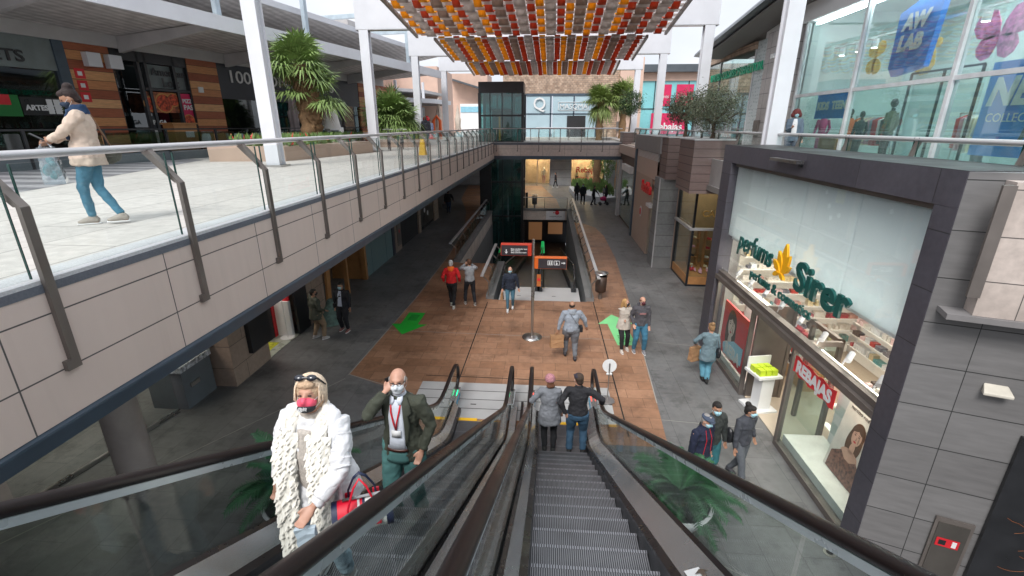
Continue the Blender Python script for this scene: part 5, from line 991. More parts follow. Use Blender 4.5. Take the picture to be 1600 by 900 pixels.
for k in range(6):
    q = E0 + 6.5 + k * 5.2
    if q < E2: b = B(); b.obox(UO + ud * q + un * 4.4 + UZ * 5.0, ud * .22, un * .2, UZ * 2.1); b.obox(UO + ud * q + un * 1.2 + UZ * 7.1, ud * .22, un * 3.5, UZ * .22); b.build('post', mat('blue_grey_steel', (.42, .50, .56), .4, .2), a2)
# rendered upper block
rb = thing('rendered_block', 'long peach rendered block behind the awnings on the left', 'building', tuple(UO)); p0 = on_plane(430, 36, UO - un * 6, un); B().obox(*ubox(E0 - 8, 36, 4.3, 8.9, -14, -6)).build('wall', M_peach, rb); B().obox(*ubox(E0 - 8, 36.1, 8.9, 9.05, -14, -5.9)).build('coping', M_steel, rb)
b = B(); b.obox(*ubox(30.5, 32.4, 8.0, 10.0, -6.5, -5)); b.build('chimney', M_rough, rb); b = B(); b.obox(*ubox(28.5, 30.5, 8.6, 9.9, -6.5, -5.2)); b.build('plant_box', M_aw, rb)
B().bar(UO + ud * 6 - un * 5.9 + UZ * 8.2, UO + ud * 12 - un * 2 + UZ * 6.4, .14, .14).build('strut', M_white, rb)
# second, farther restaurant pavilion with rounded corner
pv = thing('bar_pavilion', 'far bar pavilion with a curved white awning beside the lift', 'building', (-14, 45, 5.3))
b = B(); b.box((-26, 44, 5.3), (-12.5, 50, 8.2)); b.build('wall', mat('pavilion_grey', (.17, .18, .18), .6), pv)
b = B(); b.box((-14.2, 43.9, 5.3), (-12.4, 44.0, 8.2)); b.build('timber_panel', M_timb, pv)
pts = [(-34, 38.5), (-19, 38.5), (-15, 39.2), (-12, 41), (-10, 44), (-9.4, 48), (-34, 48)]; b = B(); b.prism([(x, y, 8.35) for x, y in pts], (0, 0, .35)); b.build('awning_slab', M_white, pv); b = B(); b.prism([(x - .6 if x > -30 else x, y + .6, 8.3) for x, y in pts], (0, 0, .04)); b.build('soffit', M_sof, pv)
pts2 = [(-34, 41), (-18, 41), (-14, 42.5), (-11.5, 46), (-11, 52), (-34, 52)]; b = B(); b.prism([(x, y, 9.35) for x, y in pts2], (0, 0, .25)); b.build('upper_slab', M_aw, pv)
for x, y in ((-22, 39.5), (-18.5, 39.4), (-15.4, 40.2), (-13, 41.9), (-11.3, 44.5)): B().box((x, y, 8.7), (x + .2, y + .2, 10.1)).build('post', M_white, pv)
B().box((-34, 52, 5.3), (-11.5, 60, 12.2)).build('rendered_wall', M_peach, pv)
for x in (-16.2, -14.6): o = B().tube([(x, 43, 8.2), (x, 43, 7.5)], .015, 6).build('pendant_lamp', M_black); tag(o, ['left cream pendant lamp of the far pavilion', 'right cream pendant lamp of the far pavilion'][x > -15], 'pendant lamp', 'pendant lamps'); c = B().tube([(x, 43, 7.5), (x, 43, 7.0)], [.08, .26], 16); c.build('shade', mat('cream_shade', (.7, .62, .5), .7), o)
# railings / glass barrier of the bar terrace
tb = thing('terrace_barrier', 'grey glass barrier round the bar terrace on the left', 'barrier', tuple(UO)); TB0 = UO + un * 4.4; 
for k in range(9):
    q = TB0 + ud * (-4.5 + k * 2.1); B().obox(q, ud * .07, un * .07, UZ * 1.05).build('post', M_black, tb); B().obox(q + ud * .08 + UZ * .1, ud * 1.98, un * .015, UZ * .88).build('pane', glass('smoked_glass', (.55, .62, .62), 1, 1.5, .05), tb)
B().obox(TB0 + ud * -4.5 + UZ * 1.05, ud * 18.9, un * .07, UZ * .05).build('top_rail', M_black, tb); B().obox(TB0 + ud * -4.5 + un * -.0, ud * 18.9, un * .05, UZ * .32).build('kick_panel', mat('slate_panel', (.10, .12, .13), .6), tb)
# ================================================================ vegetation
def frond(b, base, d, L_, droop, w, n=16, up=.3, mi=0, rnd=random):
    """feather leaf: rachis curving from base along d with leaflets"""
    d = Vector(d).normalized(); p = Vector(base); v = (d + Vector((0, 0, up))).normalized(); side = v.cross(Vector((0, 0, 1))).normalized(); pts = [p.copy()]
    for i in range(n): v = (v + Vector((0, 0, -droop / n))).normalized(); p = p + v * L_ / n; pts.append(p.copy())
    b.tube(pts[::3] + [pts[-1]], [w * .06] + [w * .04] * (len(pts[::3])), 4, mi)
    for i in range(2, n + 1):
        v = (pts[i] - pts[i - 1]).normalized(); u = i / n; ll = w * (1.2 - abs(u - .45) * 1.3) * rnd.uniform(.85, 1.1)
        for s in (-1, 1):
            t = (side * s + v * .55 + Vector((0, 0, .12 + rnd.uniform(-.12, .12)))).normalized(); q = pts[i] + t * ll + Vector((0, 0, -ll * .25)); wv = v * w * .075
            b.add([pts[i] - wv, pts[i] + wv, pts[i] + t * ll * .6 + wv * .8, q], [(0, 1, 2, 3)], mi)
def fan(b, base, d, stem, rad, mi=0, nseg=22, droop=.3, rnd=random):
    """fan palm leaf: stalk and a disc of pointed segments"""
    d = Vector(d).normalized(); side = d.cross(Vector((0, 0, 1)));
    if side.length < .05: side = Vector((1, 0, 0))
    side.normalize(); nn = side.cross(d).normalized(); c = Vector(base) + d * stem + Vector((0, 0, -stem * .12)); b.tube([base, Vector(base) + d * stem * .5 + Vector((0, 0, .02)), c], [.018, .014, .01], 4, mi)
    for i in range(nseg):
        a = math.radians(-125 + 250 * i / (nseg - 1) + rnd.uniform(-4, 4)); r = rad * rnd.uniform(.8, 1.08) * (1 - .18 * abs(a) / 2.2); e = d * math.cos(a) + side * math.sin(a); w = rad * rnd.uniform(.028, .05); pe = (-d * math.sin(a) + side * math.cos(a)) * w
        m = c + e * r * .55 + nn * rad * .05 * rnd.uniform(-1, 1); tp = c + e * r + Vector((0, 0, -droop * r * rnd.uniform(.5, 1.2)))
        b.add([c, m - pe, tp, m + pe], [(0, 1, 2, 3)], mi)
def fan_palm(label, x, y, z, hgt, crown, leaf, n, trunk_r=.16, mats=None, stems=1, dry=True, seed=1, group='palm trees', seg=20):
    rn = random.Random(seed); t = thing('palm_tree', label, 'palm tree', (x, y, z), 0, group)
    heads = []
    for k in range(stems):
        ax, ay = (0, 0) if stems == 1 else (rn.uniform(-.45, .45) * 1.2, rn.uniform(-.3, .3)); h = hgt * (1 if k == 0 else rn.uniform(.6, .9)); p = [Vector((x + ax * .25, y + ay * .25, z)), Vector((x + ax * .7, y + ay * .7, z + h * .5)), Vector((x + ax, y + ay, z + h))]
        b = B(); path = [p[0].lerp(p[1], u) if u < 1 else p[1].lerp(p[2], u - 1) for u in [i * .1 for i in range(21)]]
        b.tube(path, [trunk_r * (1.15 + .16 * ((i * 7) % 3 - 1)) * (1.1 - .01 * i) for i in range(21)], 9); heads.append(p[2]); b2 = b
        for q in range(70):
            u = rn.uniform(.1, 1); c = path[min(20, int(u * 20))]; a = rn.uniform(0, 6.28); r0 = trunk_r * 1.0; b2.add([c + Vector((math.cos(a) * r0, math.sin(a) * r0, 0)), c + Vector((math.cos(a + .4) * r0, math.sin(a + .4) * r0, 0)), c + Vector((math.cos(a + .2) * r0 * 1.6, math.sin(a + .2) * r0 * 1.6, .14))], [(0, 1, 2)])
        b2.build('trunk', M_straw, t)
    for hi, hd in enumerate(heads):
        for name, m, cnt, elo, ehi in (('green_fronds', (mats or [M_leafp])[0], n, -.35, 1.35), ('dry_fronds', M_straw if dry else M_leafpl, n // 7 if dry else n // 4, -1.2, -.5)):
            b = B()
            for q in range(cnt // (1 if hi == 0 else 2)):
                a = rn.uniform(0, 6.283); e = rn.uniform(elo, ehi); d = Vector((math.cos(a) * math.cos(e), math.sin(a) * math.cos(e), math.sin(e))); fan(b, hd + Vector((0, 0, rn.uniform(-.25, .1))), d, crown * rn.uniform(.35, .6) * (.7 if elo < -1 and dry else 1), leaf * rn.uniform(.75, 1.1) * (.6 if elo < -1 and dry else 1), 0, seg, .25 + .5 * max(0, .5 - e) * .6, rn)
            if cnt: b.build(name, m, t)
    return t
M_leaf2 = mat('fan_leaf_bright', (.19, .28, .085), .5, 0, .4, 2)
fan_palm('big fan palm with shaggy trunk behind the near white column', -10.4, 21.3, 5.5, 3.45, 1.6, 1.05, 60, .30, [M_leaf2], 2, True, 3)
fan_palm('low clustered fan palm between the white columns', -9.5, 29.5, 5.5, 1.7, 1.7, 1.1, 70, .26, [M_leaf2], 4, True, 9)
fan_palm('left tall fan palm before the pale blue shop', 4.9, 48.5, .4, 8.4, 1.9, 1.25, 60, .30, [M_leafpl], 1, False, 5); fan_palm('right tall fan palm before the pale blue shop', 7.15, 49, .4, 8.9, 1.9, 1.2, 60, .30, [M_leafpl], 1, False, 6)
def clump_tree(label, cat, x, y, z, trunk_h, cr, leafm, n, lsize, seed, branches=5, tr=.07, squash=.8, name='olive_tree', group=None):
    rn = random.Random(seed); t = thing(name, label, cat, (x, y, z), 0, group); top = Vector((x, y, z + trunk_h)); b = B(); b.tube([(x, y, z), (x + .05, y, z + trunk_h * .5), top], [tr * 1.3, tr, tr * .85], 8)
    tips = []
    for k in range(branches):
        a = k * 6.283 / branches + rn.uniform(-.4, .4); r = cr * rn.uniform(.5, .75); tip = top + Vector((math.cos(a) * r, math.sin(a) * r, cr * squash * rn.uniform(.3, 1.1))); mid = top.lerp(tip, .5) + Vector((0, 0, -.05)); b.tube([top, mid, tip], [tr * .6, tr * .4, tr * .15], 6); tips.append(tip)
        for _ in range(2): q = mid.lerp(tip, .4) + Vector((rn.uniform(-1, 1), rn.uniform(-1, 1), rn.uniform(.2, 1))) * cr * .4; b.tube([mid, q], [tr * .3, tr * .1], 5); tips.append(q)
    b.build('trunk', M_bark, t); b = B(); cen = top + Vector((0, 0, cr * squash * .7)); cl = []
    for k in range(n // 26):
        while 1:
            v = Vector([rn.uniform(-1, 1) for _ in range(3)])
            if .35 < v.length < 1: break
        cl.append((cen + Vector((v.x * cr, v.y * cr, v.z * cr * squash)), rn.uniform(.16, .34) * cr))
    for c, r in cl:
        for _ in range(26):
            v = Vector([rn.gauss(0, .5) for _ in range(3)]); p = c + v * r; d = Vector([rn.uniform(-1, 1) for _ in range(3)]).normalized(); e = d.cross(Vector([rn.uniform(-1, 1) for _ in range(3)])).normalized(); l = lsize * rn.uniform(.7, 1.3)
            b.add([p - d * l, p + e * l * .32, p + d * l, p - e * l * .32], [(0, 1, 2, 3)])
    b.build('foliage', leafm, t); return t
clump_tree('left olive tree with thin crown in the brown planter', 'olive tree', 6.15, 22.9, 5.85, .85, .9, M_leafo, 5600, .055, 4, 6, .08); clump_tree('right olive tree with broad crown in the brown planter', 'olive tree', 6.3, 19.6, 5.85, .7, .98, M_leafo, 6000, .045, 8, 6, .08)
clump_tree('small round clipped tree at the end of the footbridge', 'round tree', 6.05, 37.9, 6.0, 1.5, .95, mat('dark_round_leaf', (.035, .075, .02), .5, 0, .4, 4), 3000, .07, 12, 4, .05, .9, 'ornamental_tree')
clump_tree('bushy green tree seen under the footbridge at the right', 'tree', 6.0, 52, 0, 1.6, 1.5, mat('light_leaf', (.10, .20, .04), .5, 0, .4, 3), 2600, .10, 15, 5, .08, 1.0, 'garden_tree')
# garden bed at the far end
bed = thing('garden_bed', 'low stone edged bed of shrubs round the palm trunks', 'flower bed', (5, 48, 0)); pts = [(2.3, 50.5), (2.6, 45.4), (5.2, 42.4), (6.19, 43.2), (6.19, 51.5), (3, 53)]
b = B(); b.prism([(x, y, 0) for x, y in pts], (0, 0, .42)); b.build('stone_kerb', M_lip, bed)
b = B(); rn = random.Random(3)
for k in range(2600):
    x, y = rn.uniform(2.6, 6.1), rn.uniform(43.4, 52)
    if y < 50 - (x - 2.6) * 1.9 or (x > 5.6 and y < 43.8): continue
    h = rn.uniform(.42, 1.15); d = Vector((rn.uniform(-.12, .12), rn.uniform(-.12, .12), .1)); b.add([(x - .06, y, h - .1), (x + .06, y, h - .1), (x + d.x, y + d.y, h + .2)], [(0, 1, 2)])
b.build('shrubs', mat('shrub_leaf', (.09, .16, .035), .6, 0, .5, 2), bed)
# planters on the upper walkway
pl = thing('long_planter', 'long beige planter of low shrubs and red flowers behind the near white column', 'planter', (-10.5, 18, 5.3)); b = B(); b.prism([(-11.8, 16.2, 5.3), (-9.25, 16.6, 5.3), (-8.2, 22.5, 5.3), (-11.2, 24.5, 5.3)], (0, 0, .5)); b.build('kerb', M_beige, pl); b = B()
for k in range(2400):
    x, y = rn.uniform(-11.4, -9.0), rn.uniform(16.8, 23.5); h = 5.8 + rn.uniform(0, .35); b.add([(x - .05, y, h - .06), (x + .05, y, h - .06), (x + rn.uniform(-.1, .1), y + rn.uniform(-.1, .1), h + .12)], [(0, 1, 2)], 1 if rn.random() < .03 else 0)
b.build('shrubs', [MATS['shrub_leaf'], M_red], pl)
pl = thing('round_planter', 'beige planter with grass under the clustered palm', 'planter', (-9, 29.5, 5.3)); b = B(); b.prism([(-8.95 + 1.7 * math.cos(a), 29.5 + 1.5 * math.sin(a), 5.3) for a in [i * .3927 for i in range(16)]], (0, 0, .45)); b.build('kerb', M_beige, pl); b = B()
for k in range(900): a = rn.uniform(0, 6.28); r = rn.uniform(0, 1.55); x, y = -8.95 + r * math.cos(a), 29.5 + r * math.sin(a); b.add([(x - .04, y, 5.72), (x + .04, y, 5.72), (x + rn.uniform(-.1, .1), y, 6.0 + rn.uniform(0, .2))], [(0, 1, 2)])
b.build('grass', MATS['light_leaf'], pl)
# feather palms on the ground beside the escalators
def cycad(label, x, y, z, n, L_, seed, potlab):
    rn = random.Random(seed); p = thing('planter_bowl', potlab, 'planter', (x, y, 0), 0, 'white bowls'); B().tube([(x, y, 0), (x, y, .1), (x, y, .35), (x, y, .5), (x, y, .5), (x, y, .42)], [.2, .34, .5, .56, .5, .48], 28).build('bowl', M_whitew, p)
    t = thing('cycad', label, 'cycad palm', (x, y, z), 0, 'cycad palms'); B().tube([(x, y, .4), (x, y, z)], [.16, .13], 12).build('trunk', M_straw, t); b = B()
    for k in range(n): a = k * 2.4 + rn.uniform(-.2, .2); e = rn.uniform(-.1, 1.0) if k % 3 else rn.uniform(.9, 1.3); frond(b, (x, y, z), (math.cos(a) * math.cos(e), math.sin(a) * math.cos(e), math.sin(e)), L_ * rn.uniform(.8, 1.1), 1.5, L_ * .21, 26, .15, 0, rn)
    b.build('fronds', M_leafc, t)
cycad('green feather palm seen through the right escalator glass', 2.35, 6.55, .62, 34, 1.0, 2, 'white round bowl under the right feather palm'); cycad('green feather palm half hidden beside the woman in white', -4.1, 6.1, .8, 26, 1.1, 5, 'white round bowl under the left feather palm')
# ================================================================ signs, bins, small furniture
t = thing('sign_pole', 'steel pole with two red and orange framed dark direction signs', 'sign post', (-.37, 13.92, 0)); B().cyl((-.37, 13.92, 0), (-.37, 13.92, 3.25), .045, .045, 16).build('pole', M_steel, t); B().tube([(-.37, 13.92, 0), (-.37, 13.92, .03), (-.37, 13.92, .06)], [.32, .32, .06], 32).build('base', M_steel, t)
M_sr = mat('red_orange_frame', (.45, .035, .015), .4, 0, .05, 2); M_so = mat('orange_frame', (.58, .11, .015), .4, 0, .05, 2); M_sd = mat('dark_sign_face', (.035, .028, .032), .35, 0, .1, 2)
def dsign(x0, x1, z0, z1, m, label, side):
    o = B().box((x0, 13.86, z0), (x1, 14.06, z1)).build('sign_box', m, t, .008)
    fx0, fx1 = (x0 + .04, x1 - .14) if side > 0 else (x0 + .14, x1 - .03); B().box((fx0 - .022, 13.85, z0 + .018), (fx1 + .022, 13.859, z1 - .03)).build('sign_face', M_sd, o); return o, fx0, fx1
o, a, c = dsign(-1.36, -.42, 2.74, 3.1, M_sr, '', 1)
for i, s_ in enumerate(('Bany cambiador nens', 'WC nadons', 'Baby changing room')): text('lettering', s_, M_paper, o, (a + .27, 13.845, 2.94 - i * .055), (1, 0, 0), upz, .058, .003, bold=.001)
b = B(); q = Vector((a + .13, 13.845, 2.86)); b.box((q.x - .012, 13.843, q.z - .02), (q.x + .012, 13.848, q.z + .08)); b.add([(q.x - .06, 13.843, q.z + .02), (q.x, 13.843, q.z - .05), (q.x + .06, 13.843, q.z + .02), (q.x, 13.843, q.z - .015)], [(0, 1, 2, 3)]); b.build('down_arrow', M_paper, o)
o, a, c = dsign(-.33, .66, 2.34, 2.7, M_so, '', -1)
b = B()
for k in range(2):
    x = a + .26 + k * .2; 
    for (x0, z0, x1, z1) in ((0, 0, .17, .012), (0, .128, .17, .14), (0, 0, .012, .14), (.158, 0, .17, .14)): b.box((x + x0, 13.843, 2.47 + z0), (x + x1, 13.848, 2.47 + z1))
    if k == 0:
        for d in (.055, .115): b.disc((x + d, 13.845, 2.58), (0, 1, 0), .014, 10, 0, .004); b.box((x + d - .016, 13.843, 2.49), (x + d + .016, 13.848, 2.56))
    else: b.disc((x + .07, 13.845, 2.585), (0, 1, 0), .013, 10, 0, .004); b.box((x + .06, 13.843, 2.53), (x + .075, 13.848, 2.57)); b.box((x + .06, 13.843, 2.525), (x + .11, 13.848, 2.535)); b.disc((x + .08, 13.845, 2.51), (0, 1, 0), .024, 14, 0, .004)
x = a + .68; b.box((x, 13.843, 2.53), (x + .09, 13.848, 2.55)); b.add([(x + .07, 13.843, 2.58), (x + .13, 13.843, 2.54), (x + .07, 13.843, 2.50)], [(0, 1, 2)]); b.build('pictograms', M_paper, o)
# round sign near the escalator foot (seen from behind)
t = thing('round_sign_stand', 'thin stand with a white round sign facing away at the escalator foot', 'sign stand', (1.66, 10.3, 0)); b = B(); b.cyl((1.62, 10.3, 0), (1.62, 10.3, 1.05), .014, .014, 8); b.build('pole', M_steel, t); B().disc((1.62, 10.33, .98), (0, 1, -.1), .17, 32, 0, .012).build('sign_disc', M_paper, t); B().disc((1.62, 10.3, .02), (0, 0, 1), .18, 24, 0, .03).build('base', M_steel, t); b = B(); b.ball((1.58, 10.29, .78), .035, 8); b.ball((1.66, 10.29, .78), .035, 8); b.build('clip', M_paper, t); B().cyl((1.62, 10.305, .7), (1.62, 10.305, 1.05), .018, .018, 8).build('bracket', M_steel, t)
# litter bins
def bin_(x, y, label, m):
    t = thing('litter_bin', label, 'bin', (x, y, 0), 0, 'litter bins'); B().cyl((x, y, 0), (x, y, .35), .07, .07, 12).build('leg', M_steelb, t); B().tube([(x, y, .3), (x, y, .34), (x, y, .95), (x, y, .95), (x, y, .8)], [.17, .21, .23, .2, .19], 20).build('body', m, t); B().tube([(x, y, 1.06), (x, y, 1.1), (x, y, 1.12)], [.27, .25, .05], 24).build('lid', M_steel, t); B().cyl((x, y - .02, .75), (x, y - .02, 1.08), .035, .035, 8).build('lid_post', M_steel, t)
bin_(2.2, 17.7, 'round brown litter bin right of the travelator pit', mat('brown_bin', (.07, .045, .035), .45, .3)); bin_(-1.0, 39.3, 'dark litter bin beyond the far pit railing', M_black)
o = B().box((-1.75, 39, 0), (-1.55, 39.2, 1.3)).build('bollard', M_black); tag(o, 'tall dark post beyond the far pit railing', 'post')
# wet floor sign, floor lamp, tables and chairs, parasols, balloons, bikes
t = thing('wet_floor_sign', 'yellow folding wet floor sign on the upper walkway', 'wet floor sign', (-5.35, 20.6, 5.3)); b = B(); b.prism([(-5.5, 20.5, 5.3), (-5.2, 20.5, 5.3), (-5.27, 20.62, 5.95), (-5.43, 20.62, 5.95)], (0, .02, 0)); b.build('front_panel', mat('safety_yellow', (.85, .50, .01), .4, 0, .05), t); b = B(); b.prism([(-5.5, 20.8, 5.3), (-5.2, 20.8, 5.3), (-5.27, 20.66, 5.95), (-5.43, 20.66, 5.95)], (0, .02, 0)); b.build('back_panel', MATS['safety_yellow'], t)
p = on_y(512, 205, 22.5); t = thing('giant_lamp', 'oversized white table lamp standing beside the big palm', 'lamp', (p.x, 22.5, 5.3)); B().tube([(p.x, 22.5, 5.3), (p.x, 22.5, 5.4), (p.x, 22.5, 6.5)], [.3, .12, .12], 16).build('base', M_paper, t); B().tube([(p.x, 22.5, 6.35), (p.x, 22.5, 7.2)], [.62, .46], 28, cap=False).build('lamp_shade', M_paper, t); B().disc((p.x, 22.5, 7.15), (0, 0, 1), .45, 24).build('diffuser', M_paper, t)
def chair(x, y, rz):
    t = thing('terrace_chair', 'white plastic terrace chair behind the glass barrier', 'chair', (x, y, 5.3), rz, 'white chairs on the bar terrace', local=True); B().box((-.22, -.22, .42), (.22, .22, .46)).build('seat', M_paper, t, .01); b = B(); b.tube([(0, .21, .46), (0, .27, .68), (0, .29, .86)], [(.22, .02), (.22, .02), (.18, .02)], 10, right=(1, 0, 0)); b.build('backrest', M_paper, t)
    for sx_ in (-1, 1):
        for sy in (-1, 1): B().cyl((sx_ * .2, sy * .2, 0), (sx_ * .18, sy * .18, .42), .015, .015, 6).build('leg', M_steel, t)
    return t
c0 = chair(*(UO + ud * 7.5 + un * 3.3)[:2], 2.8)
rn = random.Random(31)
for k in range(13):
    p = UO + ud * (5.2 + k * .85) + un * (2.3 + (k % 2) * 1.2); dup(c0, (p.x, p.y, 5.3), rn.uniform(0, 6.28))
def table(x, y):
    t = thing('terrace_table', 'small white round terrace table behind the glass barrier', 'table', (x, y, 5.3), 0, 'tables on the bar terrace', local=True); B().disc((0, 0, .74), (0, 0, 1), .35, 24, 0, .03).build('tabletop', M_paper, t); B().cyl((0, 0, 0), (0, 0, .73), .03, .03, 10).build('leg', M_steel, t); return t
t0 = table(*(UO + ud * 8.2 + un * 2.9)[:2])
for k in range(4): p = UO + ud * (10.2 + k * 2.2) + un * 2.9; dup(t0, (p.x, p.y, 5.3))
def parasol(x, y, z, h, m, label):
    t = thing('closed_parasol', label, 'parasol', (x, y, z), 0, 'closed parasols'); B().cyl((x, y, z), (x, y, z + h), .03, .03, 8).build('pole', M_steel, t); b = B(); rings = []
    for i, (u, r) in enumerate(((.28, .24), (.4, .2), (.6, .26), (.62, .2), (.85, .1), (1, .03))): rings.append([Vector((x + r * (1 + .25 * math.cos(6 * a)) * math.cos(a), y + r * (1 + .25 * math.cos(6 * a)) * math.sin(a), z + h * u)) for a in [j * 6.283 / 24 for j in range(24)]])
    b.loft(rings); b.build('folded_canopy', m, t)
p = UO + ud * (s[4] + 1.0) + un * 3.4; parasol(p.x, p.y, 5.3, 3.1, mat('taupe_parasol', (.22, .18, .18), .8, 0, .15, 3), 'closed taupe parasol in front of the charcoal bar sign')
M_crm = mat('cream_parasol', (.62, .54, .46), .8, 0, .1, 2); parasol(-10.2, 46, 5.3, 3.6, M_crm, 'left closed cream parasol by the far pavilion'); parasol(-8.6, 47, 5.3, 3.0, M_crm, 'right closed cream parasol by the far pavilion'); parasol(-11.9, 33.5, 5.3, 3.4, M_crm, 'closed cream parasol behind the clustered palm')
o = B(); o.ball((-10.9, 44, 7.0), .32, 14); o = o.build('balloon', mat('balloon_red', (.75, .01, .02), .2), None); tag(o, 'upper red balloon by the far pavilion', 'balloon', 'red balloons'); o = B(); o.ball((-11.3, 44.2, 6.75), .28, 14); o = o.build('balloon', MATS['balloon_red']); tag(o, 'lower red balloon by the far pavilion', 'balloon', 'red balloons')
o = B(); o.tube([(-10.4, 44.6, 5.3), (-10.4, 44.6, 6.9), (-10.1, 44.6, 7.3), (-9.8, 44.6, 6.9), (-9.8, 44.6, 5.3)], .14, 10); o = o.build('balloon_arch', M_orange); tag(o, 'orange inflatable arch by the far pavilion', 'arch')
def cabinet(x, y, w, d, h, m, label): t = thing('drinks_cabinet', label, 'cabinet', (x, y, 5.3)); B().box((x, y, 5.3), (x + w, y + d, 5.3 + h)).build('body', m, t, .02); B().box((x + .08, y - .02, 5.5), (x + w - .08, y, 5.3 + h - .15)).build('door', M_dg, t)
q = UO + ud * (s[2] + .9) + un * .9; t = thing('menu_lectern', 'tan wooden reception desk outside the bar door', 'desk', (q.x, q.y, 5.3)); B().obox(q, ud * 1.1, un * .6, UZ * 1.25).build('body', M_wood, t); B().obox(q - ud * .08 - un * .05 + UZ * 1.25, ud * 1.26, un * .7, UZ * .06).build('top', M_wood, t); B().obox(q + ud * .5 + un * .61 + UZ * .7, ud * .4, un * .01, UZ * .25).build('note', M_paper, t)
cabinet(-12.2, 26, 1.0, .5, 1.1, M_paper, 'white serving cabinet beyond the big palm'); cabinet(-11.6, 40.4, 1.2, .5, 1.3, mat('lilac_grey', (.36, .34, .40), .5), 'grey serving counter before the far pavilion')
def bike(x, y, rz, label):
    t = thing('bicycle', label, 'bicycle', (x, y, 5.3), rz, 'parked bicycles', local=True)
    for wy in (-.5, .5):
        w = B(); w.tube([(0, wy + .32 * math.cos(a), .33 + .32 * math.sin(a)) for a in [i * 6.283 / 20 for i in range(21)]], .018, 6, cap=False); w.build('wheel', M_black, t)
    b = B()
    for a, c in (((0, -.5, .33), (0, -.1, .3)), ((0, -.1, .3), (0, -.2, .85)), ((0, -.2, .8), (0, .35, .85)), ((0, -.1, .3), (0, .35, .85)), ((0, .5, .33), (0, .33, 1.0)), ((0, -.5, .33), (0, -.2, .8))): b.cyl(a, c, .018, .018, 6)
    b.build('frame', M_black, t); B().ball((0, -.22, .9), (.06, .13, .03), 8).build('saddle', M_black, t); B().tube([(-.25, .25, 1.0), (0, .33, 1.02), (.25, .25, 1.0)], .015, 6).build('handlebar', M_steel, t)
bike(-8.1, 24.6, .4, 'left dark bicycle parked by the second white column'); bike(-7.6, 25.2, .2, 'right dark bicycle parked by the second white column')
b = B(); rg = random.Random(9); rows_ = []
for i_ in range(9): rows_.append([Vector((-7.35 + .36 * math.cos(a) * (1 - i_ * .075) + rg.uniform(-.03, .03), 14.5 + .3 * math.sin(a) * (1 - i_ * .08) + i_ * .03, .02 + i_ * .10)) for a in [j * .5236 for j in range(12)]])
b.loft(rows_, 0, True, True); o = b.build('draped_cloth', mat('teal_cloth', (.12, .20, .19), .9, 0, .35, 9, bmp=.5)); tag(o, 'teal cloth heaped by the leaning board of the wooden doorway', 'cloth')
# inside the sportswear store
mannequin(10.0, 15.4, 5.32, 'mannequin in a camouflage jacket in the teal store', M_camo, M_mskin, M_mskin, 1.9, .5); mannequin(9.9, 16.6, 5.32, 'black seated-height mannequin left of the camouflage one', M_mskin, M_mskin, M_mskin, 1.6, .3); mannequin(9.9, 12.0, 5.32, 'mannequin in a grey pink jacket right of the rack', M_cl[4], M_mskin, M_mskin, 1.9, .3); mannequin(9.7, 18.4, 5.32, 'mannequin in a magenta tracksuit by the blue posters', mat('magenta', (.45, .02, .15), .6), MATS['magenta'], M_mskin, 1.7, .2); mannequin(9.7, 10.6, 5.32, 'black hooded mannequin by the blue collection poster', M_mskin, M_mskin, M_mskin, 1.8, .2); mannequin(10.3, 17.9, 5.32, 'mannequin in an orange top behind the magenta one', M_cl[6], M_mskin, M_mskin, 1.7, .2)
M_blu = mat('store_blue', (.0, .20, .72), .5, 0, .1, 1.5)
c = on_x(1428, 55, 9.4); o = B().prism([c + Vector((0, y_, z_)) for y_, z_ in ((.72, .62), (.72, -.72), (.52, -.95), (-.62, -.80), (-.78, .72), (-.5, 1.0))], (.14, 0, 0)).build('hanging_sign', M_blu); tag(o, 'large blue tag-shaped sign with white letters hanging in the teal store', 'sign')
text('lettering', 'AW', M_paper, o, tuple(c + Vector((-.03, .45, .18))), rt, upz, .50, .01, bold=.03, shear=.15); text('lettering', 'LAB', M_paper, o, tuple(c + Vector((-.03, .50, -.32))), rt, upz, .50, .01, bold=.03, shear=.15)
for px, py, s_, lab in ((1288, 164, 'KIDS', 'left blue poster reading KIDS in the teal store'), (1312, 162, 'TEENS', 'right blue poster reading TEENS in the teal store')):
    c = on_x(px, py, 9.5); o = B().obox(c + Vector((0, .5, -.45)), (0, -.92, 0), (.03, 0, 0), (0, 0, .9)).build('poster', M_blu); tag(o, lab, 'poster', 'blue posters in the teal store'); text('lettering', s_, M_paper, o, tuple(c + Vector((-.02, .40, -.15))), rt, upz, .34, .01, bold=.02)
c = on_x(1585, 170, 9.5); o = B().obox(c + Vector((0, .8, -.95)), (0, -2.4, 0), (.03, 0, 0), (0, 0, 1.9)).build('poster', M_blu); tag(o, 'big blue poster reading NEW COLLECTION at the right edge', 'poster', 'blue posters in the teal store'); text('lettering', 'NEW', M_paper, o, tuple(c + Vector((-.02, .7, .1))), rt, upz, .75, .01, bold=.03, shear=.2); text('lettering', 'COLLECTION', M_paper, o, tuple(c + Vector((-.02, .6, -.25))), rt, upz, .25, .01)
